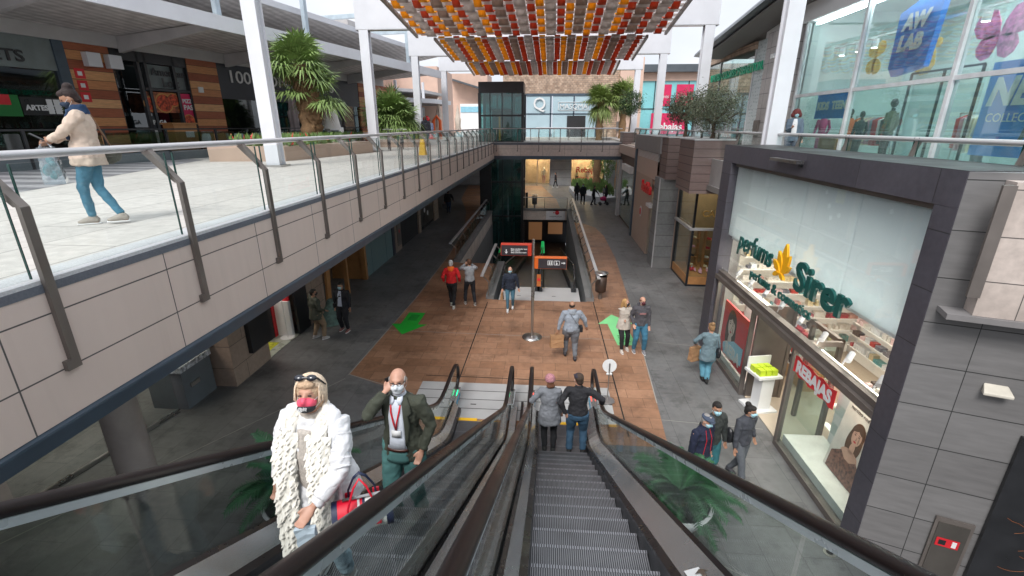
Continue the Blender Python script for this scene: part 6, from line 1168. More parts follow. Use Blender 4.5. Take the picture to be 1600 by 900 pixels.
# track lights, hanging paper shapes, clothes
for k, y in enumerate((18.5, 17.6, 16.8, 15.2, 14.4, 12.9, 11.6, 10.9, 10.2)):
    t = thing('track_light', 'white cylinder spot on the ceiling track of the teal store', 'track light', (9.9, y, 8.9), 0, 'spots on the track of the teal store'); B().cyl((9.9, y, 8.75), (9.9, y, 9.0), .09, .09, 14).build('housing', M_paper, t); B().disc((9.9, y, 8.745), (0, 0, 1), .075, 14, 0, .006).build('lens', emis('spot_lens', (1, 1, .95), 12), t)
o = B().box((9.87, 9, 9.02), (9.93, 19, 9.07)).build('ceiling_track', M_paper); tag(o, 'long white ceiling track inside the teal store', 'light track')
def printed(name, label, cat, polys, m, c, sz):
    b = B()
    for p in polys: b.prism([c + Vector((0, -x * sz, z * sz)) for x, z in p], (.02, 0, 0))
    o = b.build(name, m); tag(o, label, cat); return o
def petal(cx, cz, a, l, w): return [(cx + u * l * math.cos(a) - v * w * math.sin(a), cz + u * l * math.sin(a) + v * w * math.cos(a)) for u, v in [(0, 0), (.25, .6), (.6, 1), (.9, .7), (1, 0), (.9, -.7), (.6, -1), (.25, -.6)]]
printed('butterfly_decoration', 'pink paper butterfly hanging inside the teal store', 'decoration', [petal(0, 0, a, l, w) for a, l, w in ((.6, 1, .4), (2.54, 1, .4), (-.7, .75, .32), (-2.44, .75, .32))], mat('butterfly_pink', (.45, .12, .25), .6, 0, .7, 7), on_x(1561, 55, 11), .9)
printed('pear_decoration', 'yellow paper fruit shapes hanging inside the teal store', 'decoration', [petal(0, 0, a, .7, .3) for a in (-1.2, -2.2, 1.0, 2.3)], mat('fruit_yellow', (.60, .40, .12), .6, 0, .3, 4), on_x(1368, 90, 11), .8); printed('pear_decoration', 'small yellow paper pear right of the hanging blue sign', 'decoration', [petal(0, 0, -1.8, 1.0, .45), petal(0, 0, -.2, .4, .15)], MATS['fruit_yellow'], on_x(1458, 65, 11), .9)
t = thing('steel_rack', 'black rectangular display frame in the teal store', 'rack', (10.6, 14, 5.3)); b = B()
for a, c in (((0, 0), (0, 2.6)), ((0, 2.6), (2.4, 2.6)), ((2.4, 2.6), (2.4, 0)), ((1.2, 0), (1.2, 2.6))): b.bar((10.4, 15.6 - a[0], 5.3 + a[1]), (10.4, 15.6 - c[0], 5.3 + c[1]), .05, .05, up=(1, 0, 0))
b.build('frame', M_black, t); garment_rail(10.8, 12, 14, 5.3, 'dark clothes rail behind the mannequins of the teal store'); garment_rail(10.9, 16.5, 18.6, 5.3, 'clothes rail under the blue posters of the teal store')
o = B().box((9.4, 16.9, 5.3), (10.0, 17.9, 6.1)).build('display_box', M_wood); tag(o, 'orange wooden display box in the teal store window', 'box')
# ================================================================ people
TEX = {}
def clouds(sc):
    if sc not in TEX: t = bpy.data.textures.new('folds', 'CLOUDS'); t.noise_scale = sc; t.noise_depth = 2; TEX[sc] = t
    return TEX[sc]
def organic(o, vox, smooth=4, disp=0, dsc=.12):
    m = o.modifiers.new('skin_surface', 'REMESH'); m.mode = 'VOXEL'; m.voxel_size = vox; m.use_smooth_shade = True
    if smooth: s_ = o.modifiers.new('soften', 'SMOOTH'); s_.factor = .5; s_.iterations = smooth
    if disp: d = o.modifiers.new('folds', 'DISPLACE'); d.texture = clouds(dsc); d.strength = disp; d.mid_level = .5; d.texture_coords = 'LOCAL'
    return o
SKIN = mat('skin', (.50, .27, .19), .5, 0, .06, 12, bmp=.02); SKIN2 = mat('skin_tan', (.36, .19, .12), .5, 0, .06, 12)
M_mask = mat('mask_blue', (.36, .60, .68), .7, 0, .06, 30); M_maskw = mat('mask_white', (.72, .76, .80), .7, 0, .04, 30); M_maskb = mat('mask_black', (.02, .02, .025), .7)
_fab = {}
def fab(col, var=.12, rough=.85, bmp=.15):
    k = tuple(col)
    if k not in _fab: _fab[k] = mat('fabric_%02d' % len(_fab), col, rough, 0, var, 7, bmp=bmp)
    return _fab[k]
def ik(a, t, l1, l2, pole):
    a, t = Vector(a), Vector(t); d = t - a; D = min(d.length, (l1 + l2) * .999); t = a + d.normalized() * D; c = (l1 * l1 + D * D - l2 * l2) / (2 * D); h = math.sqrt(max(0, l1 * l1 - c * c)); n = d.normalized(); p = Vector(pole); p = (p - n * p.dot(n)).normalized(); return a + n * c + p * h, t
def person(label, loc, rz, h=1.72, feet=None, hands=None, elbows=None, head=(0, 0), lean=0, wide=1.0, female=False, skin=None, top=(.1, .1, .1), top_len=.88, legs=(.05, .05, .06), leg_w=1.0, shoes=(.5, .5, .5), hair='short', haircol=(.05, .03, .02), mask=None, vox=.014, group=None, hood=None, collar=None, flare=1.0, inner=None, boots=False):
    t = thing('person', label, 'person', loc, math.radians(rz), group, local=True); k = h / 1.72; t.scale = (k, k, k)
    skin = skin or SKIN; W_ = wide; feet = feet or ((-.1, .02), (.1, -.02)); hands = hands or ((-.27, .05, .80), (.27, .05, .80)); elbows = elbows or ((-.4, -1, 0), (.4, -1, 0))
    HZ = .93; lq = Quaternion((1, 0, 0), -math.radians(lean))
    def up(p): p = Vector(p); return lq @ (p - Vector((0, 0, HZ))) + Vector((0, 0, HZ))
    sw = (.165 if female else .19) * (1 + (W_ - 1) * .6); hw = .095 * (1 + (W_ - 1) * .3)
    sh = [up((-sw, 0, 1.40)), up((sw, 0, 1.40))]; nb = up((0, -.01, 1.45)); hq = Quaternion((0, 0, 1), math.radians(head[0])) @ Quaternion((1, 0, 0), math.radians(head[1] - lean * .6)); hc = up((0, .01, 1.50)) + hq @ Vector((0, .015, .105))
    hp = [Vector((-hw, 0, HZ - .02)), Vector((hw, 0, HZ - .02))]; ank = []; kn = []
    for i in (0, 1):
        f = feet[i]; a = Vector((f[0], f[1], .085 + (f[2] if len(f) > 2 else 0))); q, a = ik(hp[i], a, .435, .425, (0.05 * (-1, 1)[i], 1, .1)); kn.append(q); ank.append(a)
    wr = []; el = []
    for i in (0, 1): q, w = ik(sh[i], hands[i], .29, .255, elbows[i]); el.append(q); wr.append(w)
    # ---- continuous body
    b = B(); H = lambda x, y, z: hc + hq @ Vector((x, y, z))
    b.ball(H(0, -.012, .022), (.077, .096, .098), 16, 0, hq); b.ball(H(0, .022, -.05), (.058, .068, .066), 14, 0, hq); b.ball(H(0, .062, -.085), (.028, .024, .022), 10, 0, hq)
    b.tube([H(0, .088, .02), H(0, .108, -.022)], [.008, .016], 8); b.ball(H(0, .088, -.058), (.024, .012, .012), 8, 0, hq); b.ball(H(0, .078, .034), (.05, .014, .012), 8, 0, hq)
    for s_ in (-1, 1): b.ball(H(s_ * .078, -.008, -.012), (.010, .020, .032), 8, 0, hq); b.ball(H(s_ * .035, .062, -.03), (.024, .026, .024), 8, 0, hq)
    b.tube([up((0, -.02, 1.36)), nb, H(0, -.01, -.06)], [.062, .054, .052], 12)
    b.tube([Vector((0, 0, HZ - .09)), Vector((0, .0, HZ + .03)), up((0, .01, 1.12)), up((0, .01, 1.30)), up((0, 0, 1.42)), nb], [(.13 * W_, .10 * W_), (.15 * W_, .11 * W_), (.125 * W_, .095 * W_), (.155 * W_, .105 * W_), (.14, .08), (.06, .05)], 16, right=(1, 0, 0))
    for i in (0, 1):
        b.tube([hp[i] + Vector((0, 0, .04)), hp[i].lerp(kn[i], .3), kn[i], kn[i].lerp(ank[i], .3), ank[i]], [.070 * W_, .070 * W_, .044, .044, .032], 12); b.tube([ank[i] + Vector((0, -.05, -.045)), ank[i] + Vector((0, .1, -.05)), ank[i] + Vector((0, .15, -.06))], [.036, .034, .024], 8)
        b.tube([sh[i], el[i], wr[i]], [.048 * W_, .038, .025], 10)
        fw_ = (wr[i] - el[i]).normalized(); sd = fw_.cross(Vector((0, 1, .2))); sd = sd.normalized() if sd.length > .1 else Vector((1, 0, 0)); nr = sd.cross(fw_)
        b.tube([wr[i], wr[i] + fw_ * .045, wr[i] + fw_ * .085], [(.024, .017), (.037, .017), (.038, .015)], 10, right=tuple(sd))
        for q, (o_, l_) in enumerate(((-.028, .058), (-.0095, .070), (.0095, .074), (.028, .066))):
            a = wr[i] + fw_ * .08 + sd * o_; m_ = a + fw_ * l_ * .5 + nr * .006; b.tube([a, m_, m_ + fw_ * l_ * .38 + nr * .022], [.0092, .0088, .0075], 7)
        ts = (1, -1)[i]; a = wr[i] + fw_ * .02 + sd * .022 * ts; b.tube([a, a + fw_ * .03 + sd * .026 * ts + nr * .012, a + fw_ * .062 + sd * .03 * ts + nr * .022], [.013, .011, .009], 7)
    organic(b.build('body', skin, t), min(vox, .010), 3)
    # ---- eyes, brows
    b = B()
    for s_ in (-1, 1): b.ball(H(s_ * .031, .081, .012), (.014, .008, .0065), 8, 0, hq)
    b.build('eyes', mat('eye_dark', (.03, .02, .018), .2), t)
    # ---- trousers
    tz = 1.0; b = B(); b.tube([(0, 0, HZ - .11), (0, 0, HZ - .02), (0, 0, tz)], [(.145 * W_, .115 * W_), (.168 * W_, .128 * W_), (.150 * W_, .112 * W_)], 18, right=(1, 0, 0))
    for i in (0, 1):
        e = ank[i].lerp(kn[i], .06); b.tube([hp[i] + Vector((0, 0, .03)), hp[i].lerp(kn[i], .35), kn[i], kn[i].lerp(ank[i], .4), e + Vector((0, 0, .0))], [.096 * W_ * leg_w, .094 * W_ * leg_w, .066 * leg_w * (1 + (W_ - 1) * .5), .064 * leg_w, .052 * leg_w], 14)
    o_ = organic(b.build('trousers', fab(legs), t), vox, 3, .026, .08); o_.modifiers['folds'].mid_level = .33
    for i in (0, 1):
        b = B(); a = ank[i]; b.tube([a + Vector((0, -.07, -.035)), a + Vector((0, -.05, -.03)), a + Vector((0, .04, -.03)), a + Vector((0, .12, -.047)), a + Vector((0, .175, -.055))], [(.02, .02), (.042, .045), (.045, .05), (.046, .034), (.022, .018)], 12, right=(1, 0, 0)); b.tube([a + Vector((0, 0, -.03)), a + Vector((0, 0, .10 if boots else .03))], [.048, .045], 12)
        o = organic(b.build('shoe', fab(shoes), t), .011, 2); so = B(); so.tube([a + Vector((0, -.075, -.078)), a + Vector((0, .0, -.078)), a + Vector((0, .11, -.078)), a + Vector((0, .18, -.078))], [(.028, .012), (.044, .013), (.047, .013), (.02, .012)], 12, right=(1, 0, 0)); so.build('sole', M_paper if max(shoes) > .15 else M_black, o)
    # ---- top garment
    b = B(); zz = [top_len, (top_len + 1.12) / 2, 1.12, 1.28, 1.38, 1.455, 1.48]; f0 = flare
    lo_ = 1.10 if top_len < .87 else 1.0; rr_ = [(.176 * W_ * f0 * lo_, .138 * W_ * f0 * lo_), (.170 * W_ * (1 + f0) / 2 * lo_, .134 * W_ * (1 + f0) / 2 * lo_), (.155 * W_, .120 * W_), (.180 * W_, .128 * W_), (.165 * (1 + (W_ - 1) * .7), .108), (.092, .080), (.066, .060)]
    b.tube([up((0, .005, z)) if z > HZ else Vector((0, .005, z)) for z in zz], rr_, 22, right=(1, 0, 0))
    for i in (0, 1):
        w_ = wr[i].lerp(el[i], .06); b.tube([sh[i] * .55 + sh[1 - i] * .45 + Vector((0, 0, -.01)), sh[i] + Vector((0, 0, -.012)), sh[i].lerp(el[i], .5), el[i], el[i].lerp(wr[i], .5), w_], [.075, .072 * W_, .062 * W_, .054 * W_, .049, .043], 14)
    o = organic(b.build('jacket' if top_len < .86 else 'top', fab(top), t), vox, 3, .034, .075)
    ztab = zz; rtab = rr_
    def front(x, z, off=.014):
        k_ = max(i_ for i_ in range(len(ztab)) if ztab[i_] <= z or i_ == 0); k_ = min(k_, len(ztab) - 2); u_ = max(0, min(1, (z - ztab[k_]) / (ztab[k_ + 1] - ztab[k_]))); rx = rtab[k_][0] * (1 - u_) + rtab[k_ + 1][0] * u_; ry = rtab[k_][1] * (1 - u_) + rtab[k_ + 1][1] * u_
        p_ = Vector((x, .005 + ry * math.sqrt(max(.05, 1 - (x / rx) ** 2)) + off, z)); return up(p_) if z > HZ else p_
    if inner:
        c = B(); c.loft([[front(x0 * (q / 4 - 1), z, .018) for q in range(9)] for z, x0 in ((1.45, .045), (1.34, .065), (1.2, .07), (1.05, .075), (.95, .085))], 0, False, True, False); c.build('shirt', fab(inner), t)
    if hood: c = B(); c.ball(up((0, -.085, 1.43)), (.105, .06, .09), 14, 0); c.tube([up((-.085, .03, 1.47)), up((-.1, -.06, 1.49)), up((0, -.12, 1.49)), up((.1, -.06, 1.49)), up((.085, .03, 1.47))], .032, 10); organic(c.build('hood', fab(hood), t), .012, 3, .012, .06)
    if collar: c = B(); c.tube([up((0, -.005, 1.435)), up((0, 0, 1.51))], [(.078, .07), (.068, .062)], 18, right=(1, 0, 0)); organic(c.build('collar', fab(collar), t), .011, 2, .006)
    # ---- hair and hats
    hm = fab(haircol, .3, .75, .5); c = B()
    if hair in ('short', 'cap', 'flatcap', 'beanie', 'bun', 'greyshort'): c.ball(H(0, -.03, .035), (.084, .092, .096), 16, 0, hq); c.ball(H(0, -.06, -.03), (.068, .055, .06), 12, 0, hq); c.ball(H(0, .035, .085), (.06, .05, .035), 12, 0, hq) if hair != 'cap' else None
    if hair == 'bald_side': c.ball(H(0, -.040, -.002), (.084, .070, .062), 14, 0, hq); c.ball(H(-.070, .012, .026), (.014, .040, .034), 8, 0, hq); c.ball(H(.070, .012, .026), (.014, .040, .034), 8, 0, hq)
    if hair in ('long', 'longlow'): c.ball(H(0, -.028, .035), (.088, .095, .098), 16, 0, hq); c.tube([H(0, -.05, 0), H(0, -.075, -.1), H(0, -.075, -.24)], [(.092, .07), (.1, .055), (.08, .035)], 14, right=(1, 0, 0)); c.ball(H(-.07, .01, -.05), (.03, .045, .09), 10, 0, hq); c.ball(H(.07, .01, -.05), (.03, .045, .09), 10, 0, hq)
    if hair == 'bob': c.ball(H(0, -.02, .04), (.094, .1, .1), 16, 0, hq); c.tube([H(0, -.045, .02), H(0, -.05, -.09)], [(.092, .07), (.075, .05)], 14, right=(1, 0, 0)); c.ball(H(0, .062, .08), (.066, .035, .028), 12, 0, hq)
    if hair == 'curly': c.ball(H(0, -.02, .03), (.125, .12, .12), 16, 0, hq); c.ball(H(-.1, .0, -.04), (.06, .06, .08), 12, 0, hq); c.ball(H(.1, .0, -.04), (.06, .06, .08), 12, 0, hq)
    if hair == 'bun': c.ball(H(0, -.075, .12), (.06, .058, .052), 12, 0, hq); c.ball(H(0, .02, .075), (.074, .06, .045), 12, 0, hq)
    if hair == 'beanie': c.ball(H(0, -.07, -.09), (.09, .05, .05), 12, 0, hq)
    if c.v: organic(c.build('hair', hm, t), .010, 2, .018 if hair == 'curly' else .004, .03)
    return t, dict(H=H, hq=hq, hc=hc, up=up, wr=wr, el=el, sh=sh, ank=ank, kn=kn, W=W_, hp=hp, front=front)
def add_mask(t, J, m):
    H, hq = J['H'], J['hq']; b = B(); b.ball(H(0, .048, -.038), (.064, .062, .046), 16, 0, hq); b.ball(H(0, .098, -.022), (.020, .032, .030), 12, 0, hq); b.ball(H(0, .046, -.072), (.050, .052, .036), 12, 0, hq); o = organic(b.build('face_mask', m, t), .007, 2); c = B()
    for s_ in (-1, 1): c.tube([H(s_ * .055, .06, -.02), H(s_ * .08, -.005, .012)], .0018, 5); c.tube([H(s_ * .055, .055, -.075), H(s_ * .08, -.01, -.035)], .0018, 5)
    c.build('ear_loops', M_paper, o); return o
def add_cap(t, J, m, kind='cap'):
    H, hq = J['H'], J['hq']; b = B()
    if kind == 'cap': b.ball(H(0, -.012, .055), (.088, .104, .072), 16, 0, hq); b.ball(H(0, .10, .048), (.062, .06, .010), 14, 0, hq)
    elif kind == 'flatcap': b.ball(H(0, .0, .075), (.098, .125, .045), 18, 0, hq); b.ball(H(0, .1, .05), (.07, .05, .012), 12, 0, hq)
    else: b.ball(H(0, -.018, .045), (.100, .112, .095), 18, 0, hq); b.tube([H(-.0, -.02, -.005), H(0, -.02, .035)], [(.096, .108), (.1, .112)], 20, right=tuple(hq @ Vector((1, 0, 0))))
    organic(b.build('cap' if kind != 'beanie' else 'knitted_hat', m, t), .009, 2, .006 if kind == 'beanie' else 0, .02)
def strap(t, J, side, m=None, dist=.14):
    up = J['up']; W_ = J['W']; s_ = side; b = B(); pts = []
    for i in range(13):
        a = math.pi * 2 * i / 12; u = .5 + .5 * math.cos(a); pts.append(up((s_ * (-.10 + .30 * u * W_ * .9), .142 * W_ * math.sin(a), 1.46 - .5 * u)))
    b.tube(pts, [(.004, .014)] * 13, 6, right=(0, 0, 1)); b.build('strap', m or M_black, t)
    c = B(); q = up((s_ * .22 * W_, .02, .93)); c.box(tuple(q - Vector((.04, .1, .09))), tuple(q + Vector((.04, .1, .07)))); c.build('pouch', m or M_black, t, .015)
def held_bag(label, J, t, hand, w, h_, d, m, rz=0, name='paper_bag', cat='paper bag', handles=True, group=None):
    """bag hanging from a hand; a thing of its own, standing in world space under the wrist"""
    M = Matrix.LocRotScale(t.location, t.rotation_euler, t.scale); p = M @ (J['wr'][hand] + (J['wr'][hand] - J['el'][hand]).normalized() * .09); bg_ = thing(name, label, cat, (p.x, p.y, p.z - h_ - .06), t.rotation_euler.z + math.radians(rz), group, local=True)
    b = B(); n = 8; rings = []
    for i in range(n + 1):
        u = i / n; ww, dd = w * (1 - .05 * math.sin(u * 3)), d * (1 - .35 * u); z = h_ * u; j = .006; rings.append([Vector((sx_ * ww / 2 + rn.uniform(-j, j), sy * dd / 2 + rn.uniform(-j, j), z)) for sx_, sy in ((-1, -1), (-.33, -1.04), (.33, -.96), (1, -1), (1, 0), (1, 1), (0, 1), (-1, 1), (-1, 0))])
    b.loft(rings, 0, True, False); b.build('bag_body', m, bg_)
    if handles:
        for sy in (-1, 1): B().tube([(-w * .2, sy * d * .3, h_ - .01), (-.03, sy * .01, h_ + .07), (.03, sy * .01, h_ + .07), (w * .2, sy * d * .3, h_ - .01)], .006, 6).build('handle', m, bg_)
    return bg_
FH_ = ((-.26, .10, .80), (.26, .05, .80))
# --- couple going down, seen from behind
t, J = person('woman in a grey coat and pink knitted hat seen from behind on the escalator', (.16, 8.2, .075), 3, 1.76, ((-.08, .03), (.09, -.02)), ((-.36, .22, 1.06), (.24, .10, .84)), None, (8, -8), 3, 1.08, True, None, (.17, .18, .20), .70, (.012, .012, .015), 1.0, (.02, .02, .02), 'beanie', (.12, .045, .02), flare=1.15, vox=.012, group='couple going down the escalator'); add_cap(t, J, mat('pink_knit', (.48, .22, .25), .9, 0, .3, 40, bmp=.6), 'beanie')
t, J = person('man in a dark jacket, jeans and cap seen from behind on the escalator', (.72, 8.15, .075), -4, 1.84, ((-.13, .0), (.13, .02)), ((-.22, -.06, .93), (.44, .16, 1.06)), ((-1, -.6, 0), (1, -.6, 0)), (25, -6), 3, 1.06, False, None, (.018, .018, .022), .93, (.03, .075, .13), 1.1, (.02, .02, .02), 'cap', (.05, .03, .02), collar=(.018, .018, .022), vox=.012, group='couple going down the escalator'); add_cap(t, J, fab((.035, .03, .045))); add_mask(t, J, M_mask)
# --- woman in white coming up
PW = (-1.53, 2.62, 3.236)
t, J = person('stout blond woman in a white quilted jacket and long ruffled scarf on the escalator', PW, 172, 1.69, ((-.11, .04), (.13, .0)), ((-.17, .36, 1.02), (.34, .08, .84)), ((-1, -.5, -.2), (1, -.6, 0)), (14, 20), 2, 1.28, True, None, (.70, .70, .72), .80, (.42, .55, .66), 1.0, (.42, .40, .39), 'bob', (.50, .34, .22), flare=1.12, vox=.010)
up_, H, hq = J['up'], J['H'], J['hq']
add = add_mask(t, J, mat('mask_pink', (.85, .10, .17), .6, 0, .1, 20)); b = B(); b.ball(H(0, .052, -.072), (.060, .066, .034), 16, 0, hq); organic(b.build('mask_band', M_maskb, add), .006, 2)
text('lettering', '!@$?', M_paper, add, tuple(H(.040, .121, -.078)), tuple(hq @ Vector((-1, 0, 0))), tuple(hq @ Vector((0, .2, 1))), .032, .002, bold=.001)
b = B()
for s_ in (-1, 1): b.ball(H(s_ * .040, .068, .128), (.036, .018, .023), 14, 0, hq @ Quaternion((1, 0, 0), .6)); b.tube([H(s_ * .072, .06, .125), H(s_ * .104, -.01, .07)], [.008, .005], 6)
b.tube([H(-.02, .075, .13), H(.02, .075, .13)], .007, 6)
b.build('sunglasses', mat('sunglass_lens', (.01, .012, .02), .08, 0, .1, 3, spec=.8), t)
b = B(); rn = random.Random(4)   # fine straight strands that follow the head
for k in range(760):
    ph = rn.uniform(0, 6.283); fr_ = math.sin(ph)
    front_ = fr_ > .62; th1 = rn.uniform(1.08, 1.34) if front_ else rn.uniform(1.6, 1.85); pts = []
    for q in range(6):
        th = .12 + (th1 - .12) * q / 5; rs = 1.02 + .07 * rn.random(); pts.append(H(.094 * rs * math.sin(th) * math.cos(ph), -.02 + .102 * rs * math.sin(th) * math.sin(ph), .04 + .1 * rs * math.cos(th)))
    if not front_: l_ = pts[-1]; pts.append(l_ + hq @ Vector((rn.uniform(-.006, .006), rn.uniform(-.004, .004), -.03 - rn.uniform(0, .03) - (.03 if fr_ < 0 else 0))))
    b.tube(pts, [.0028] * (len(pts) - 1) + [.001], 3)
b.build('hair_strands', mat('blond_strands', (.82, .64, .48), .5, 0, .25, 60), t)
b = B(); b.tube([up_((0, .0, 1.41)), up_((0, .005, 1.50))], [(.085, .08), (.072, .066)], 20, right=(1, 0, 0)); b.build('roll_neck', mat('cream_knit', (.62, .56, .50), .9, 0, .2, 60, bmp=.6), t)
b = B(); b.tube([up_((0, .115, .86)), up_((0, .125, 1.05)), up_((0, .12, 1.22)), up_((0, .085, 1.40))], [(.085, .07), (.09, .075), (.085, .07), (.06, .05)], 14, right=(1, 0, 0)); organic(b.build('jumper', MATS['cream_knit'], t), .011, 2, .006)
# ruffled scarf: two hanging bands of curled petals
M_ruf = mat('ivory_ruffle', (.80, .77, .70), .85, 0, .12, 20)
b = B()
for s_ in (-1, 1):
    path = [up_((s_ * .05, -.085, 1.50)), up_((s_ * .11, -.0, 1.50)), up_((s_ * .115, .10, 1.40)), up_((s_ * .125, .175, 1.22)), up_((s_ * .13, .205, 1.0)), Vector((s_ * .135, .225, .78)), Vector((s_ * .15, .23, .62 if s_ < 0 else .40))]
    b.tube(path, [.03] * 2 + [(.06, .025)] * 5, 8, right=(1, 0, 0)); nrow = 46
    for r_ in range(nrow):
        u = 6 * r_ / nrow; i = min(5, int(u)); c = path[i].lerp(path[i + 1], u - i); half = (.088 if i > 1 else .05) * rn.uniform(.9, 1.08)
        for lay in range(2):
            ph = rn.uniform(0, 6.28); fq = rn.uniform(58, 82); n_ = 34; top = []; mid = []; bot = []; hh = rn.uniform(.034, .050)
            for q in range(n_ + 1):
                x = -half + 2 * half * q / n_; cy = .028 * math.cos(x / half * 1.35); wv = math.sin(x * fq + ph) + .4 * math.sin(x * fq * 2.3 + ph * 2)
                o0 = c + Vector((x, cy + lay * .008, lay * .012))
                top.append(o0); mid.append(o0 + Vector((.002 * wv, .014 + .008 * wv, -hh * .5))); bot.append(o0 + Vector((.005 * math.cos(x * fq + ph), .020 + .018 * wv, -hh + .007 * math.cos(x * fq * 1.1 + ph))))
            b.loft([top, mid, bot], 0, False, True, False)
o = b.build('ruffled_scarf', M_ruf, t)
# jacket collar wings and quilting
b = B()
for s_ in (-1, 1): b.tube([up_((s_ * .07, -.07, 1.50)), up_((s_ * .17, .0, 1.49)), up_((s_ * .21, .10, 1.38)), up_((s_ * .235, .15, 1.2)), up_((s_ * .235, .17, 1.0)), Vector((s_ * .24, .18, .82))], [(.03, .02), (.05, .022), (.04, .02), (.02, .02), (.018, .018), (.018, .018)], 8)
organic(b.build('collar', fab((.70, .70, .72)), t), .010, 2, .01, .05)
for s_ in (0, 1):
    b = B()
    for q in range(5): c = J['sh'][s_].lerp(J['el'][s_], .2 + q * .18); d = (J['el'][s_] - J['sh'][s_]).normalized(); b.tube([c - d * .012, c, c + d * .012], [.074, .083, .074], 16)
    for q in range(3): c = J['el'][s_].lerp(J['wr'][s_], .15 + q * .26); d = (J['wr'][s_] - J['el'][s_]).normalized(); b.tube([c - d * .03, c, c + d * .03], [.056, .066 - q * .005, .055], 16)
    organic(b.build('sleeve_quilting', fab((.70, .70, .72)), t), .010, 5, .012, .05)
Mw = Matrix.LocRotScale(t.location, t.rotation_euler, t.scale)
# handbag on her left forearm
e = Mw @ (J['el'][0].lerp(J['wr'][0], .35)); hb = thing('handbag', 'red, white and navy handbag hanging from the forearm of the woman in white', 'handbag', (e.x + .17, e.y + .04, e.z - .38), math.radians(22), local=True)
M_nv = mat('navy_leather', (.012, .02, .06), .4); M_rl = mat('red_leather', (.62, .008, .03), .35); M_wl = mat('white_leather', (.68, .68, .66), .4)
def bagsec(x0, x1, m, name): b = B(); rings = [[Vector((x, .105 * math.cos(a) * (1 - .25 * max(0, math.sin(a))), .115 + .13 * math.sin(a) * (.9 if math.sin(a) > 0 else .88))) for a in [i * 6.283 / 20 for i in range(20)]] for x in (x0, (x0 + x1) / 2, x1)]; b.loft(rings); return b.build(name, m, hb, .006)
bagsec(-.19, -.155, M_nv, 'end_panel'); bagsec(-.154, -.03, M_rl, 'red_panel'); bagsec(-.029, -.015, M_wl, 'stripe'); bagsec(-.014, .002, M_rl, 'stripe'); bagsec(.003, .018, M_nv, 'stripe'); bagsec(.019, .145, M_wl, 'white_panel'); bagsec(.146, .19, M_nv, 'end_panel')
for s_ in (-1, 1):
    B().tube([(-.09, s_ * .10, .12), (-.085, s_ * .09, .24), (-.04, s_ * .05, .36), (0, s_ * .03, .41), (.04, s_ * .05, .36), (.085, s_ * .09, .24), (.09, s_ * .10, .12)], [(.012, .007)] * 7, 8, right=(0, 1, 0)).build('handle', M_rl if s_ < 0 else M_nv, hb); 
    for x in (-.09, .09): B().box((x - .022, s_ * .112 - .008, .10), (x + .022, s_ * .112 + .008, .20)).build('strap_tab', M_rl, hb, .004)
B().box((-.12, -.012, .238), (.12, .012, .246)).build('zip', M_steel, hb)
held = held_bag('small pale blue plastic bag in the hand of the woman in white', J, t, 0, .12, .28, .05, mat('pale_plastic', (.5, .6, .68), .35), 20, 'plastic_bag', 'plastic bag', False)
# --- man on the phone
t, J = person('balding man in a green blazer talking on a phone on the escalator', (-1.46, 4.14, 2.312), 176, 1.86, ((-.14, .0), (.12, .05)), ((-.21, .10, .90), (.085, .14, 1.55)), ((-1, -.7, 0), (.75, .25, -1)), (10, 8), 2, 1.06, False, None, (.045, .050, .035), .80, (.065, .17, .165), 1.15, (.03, .025, .02), 'bald_side', (.30, .27, .25), flare=1.1, vox=.010)
t.scale.x *= 1; up_, H, hq = J['up'], J['H'], J['hq']; add_mask(t, J, M_maskw)
b = B()
for s_ in (-1, 1): b.tube([H(s_ * .031 + .02 * math.cos(a), .100, .010 + .014 * math.sin(a)) for a in [i * .698 for i in range(10)]], .0022, 5); b.tube([H(s_ * .052, .098, .014), H(s_ * .08, -.0, .016)], .002, 5)
b.tube([H(-.012, .102, .012), H(.012, .102, .012)], .002, 5); b.build('glasses', M_black, t)
M_sh = fab((.62, .66, .74)); fr = J['front']
def patch(name, m, levels, off, par=t, n=8, th=.006):
    rows = [[fr(x0 + (x1 - x0) * q / n, z, off) for q in range(n + 1)] for z, x0, x1 in levels]; b = B(); b.loft(rows, 0, False, True, False); o = b.build(name, m, par); sd = o.modifiers.new('thickness', 'SOLIDIFY'); sd.thickness = th; sd.offset = 0; return o
patch('shirt', M_sh, [(1.46, -.05, .05), (1.40, -.062, .062), (1.30, -.075, .075), (1.18, -.075, .075), (1.06, -.075, .080), (.955, -.095, .10)], .017)
patch('trouser_front', fab((.065, .17, .165)), [(.935, -.09, .095), (.88, -.09, .10), (.83, -.10, .12), (.79, -.10, .13)], .006)
patch('belt', mat('brown_leather', (.06, .018, .012), .4), [(.965, -.10, .105), (.93, -.10, .105)], .024)
for s_ in (-1, 1): lev = [(1.47, .05, .085), (1.40, .062, .125), (1.33, .072, .150), (1.315, .073, .115), (1.2, .078, .125), (1.08, .078, .105), (1.0, .082, .10)]; patch('lapel', fab((.045, .050, .035)), [(z, s_ * a, s_ * c) for z, a, c in lev], .026, n=4, th=.009)
for s_ in (-1, 1): patch('shirt_collar', M_sh, [(1.49, s_ * .02, s_ * .06), (1.46, s_ * .012, s_ * .065), (1.425, s_ * .03, s_ * .055)], .034, n=3)
o = patch('lanyard', M_red, [(1.47, -.058, -.044), (1.36, -.046, -.032), (1.25, -.022, -.008), (1.17, -.008, .004)], .032, n=2); patch('lanyard', M_red, [(1.47, .044, .058), (1.36, .032, .046), (1.25, .008, .022), (1.17, -.004, .008)], .033, n=2)
o = patch('badge', M_paper, [(1.165, -.045, .045), (1.09, -.045, .045)], .036, n=2)
b = B(); b.tube([up_((0, .0, 1.44)), up_((0, .01, 1.50))], [(.076, .070), (.064, .060)], 18, right=(1, 0, 0)); b.build('shirt_neck', M_sh, t)
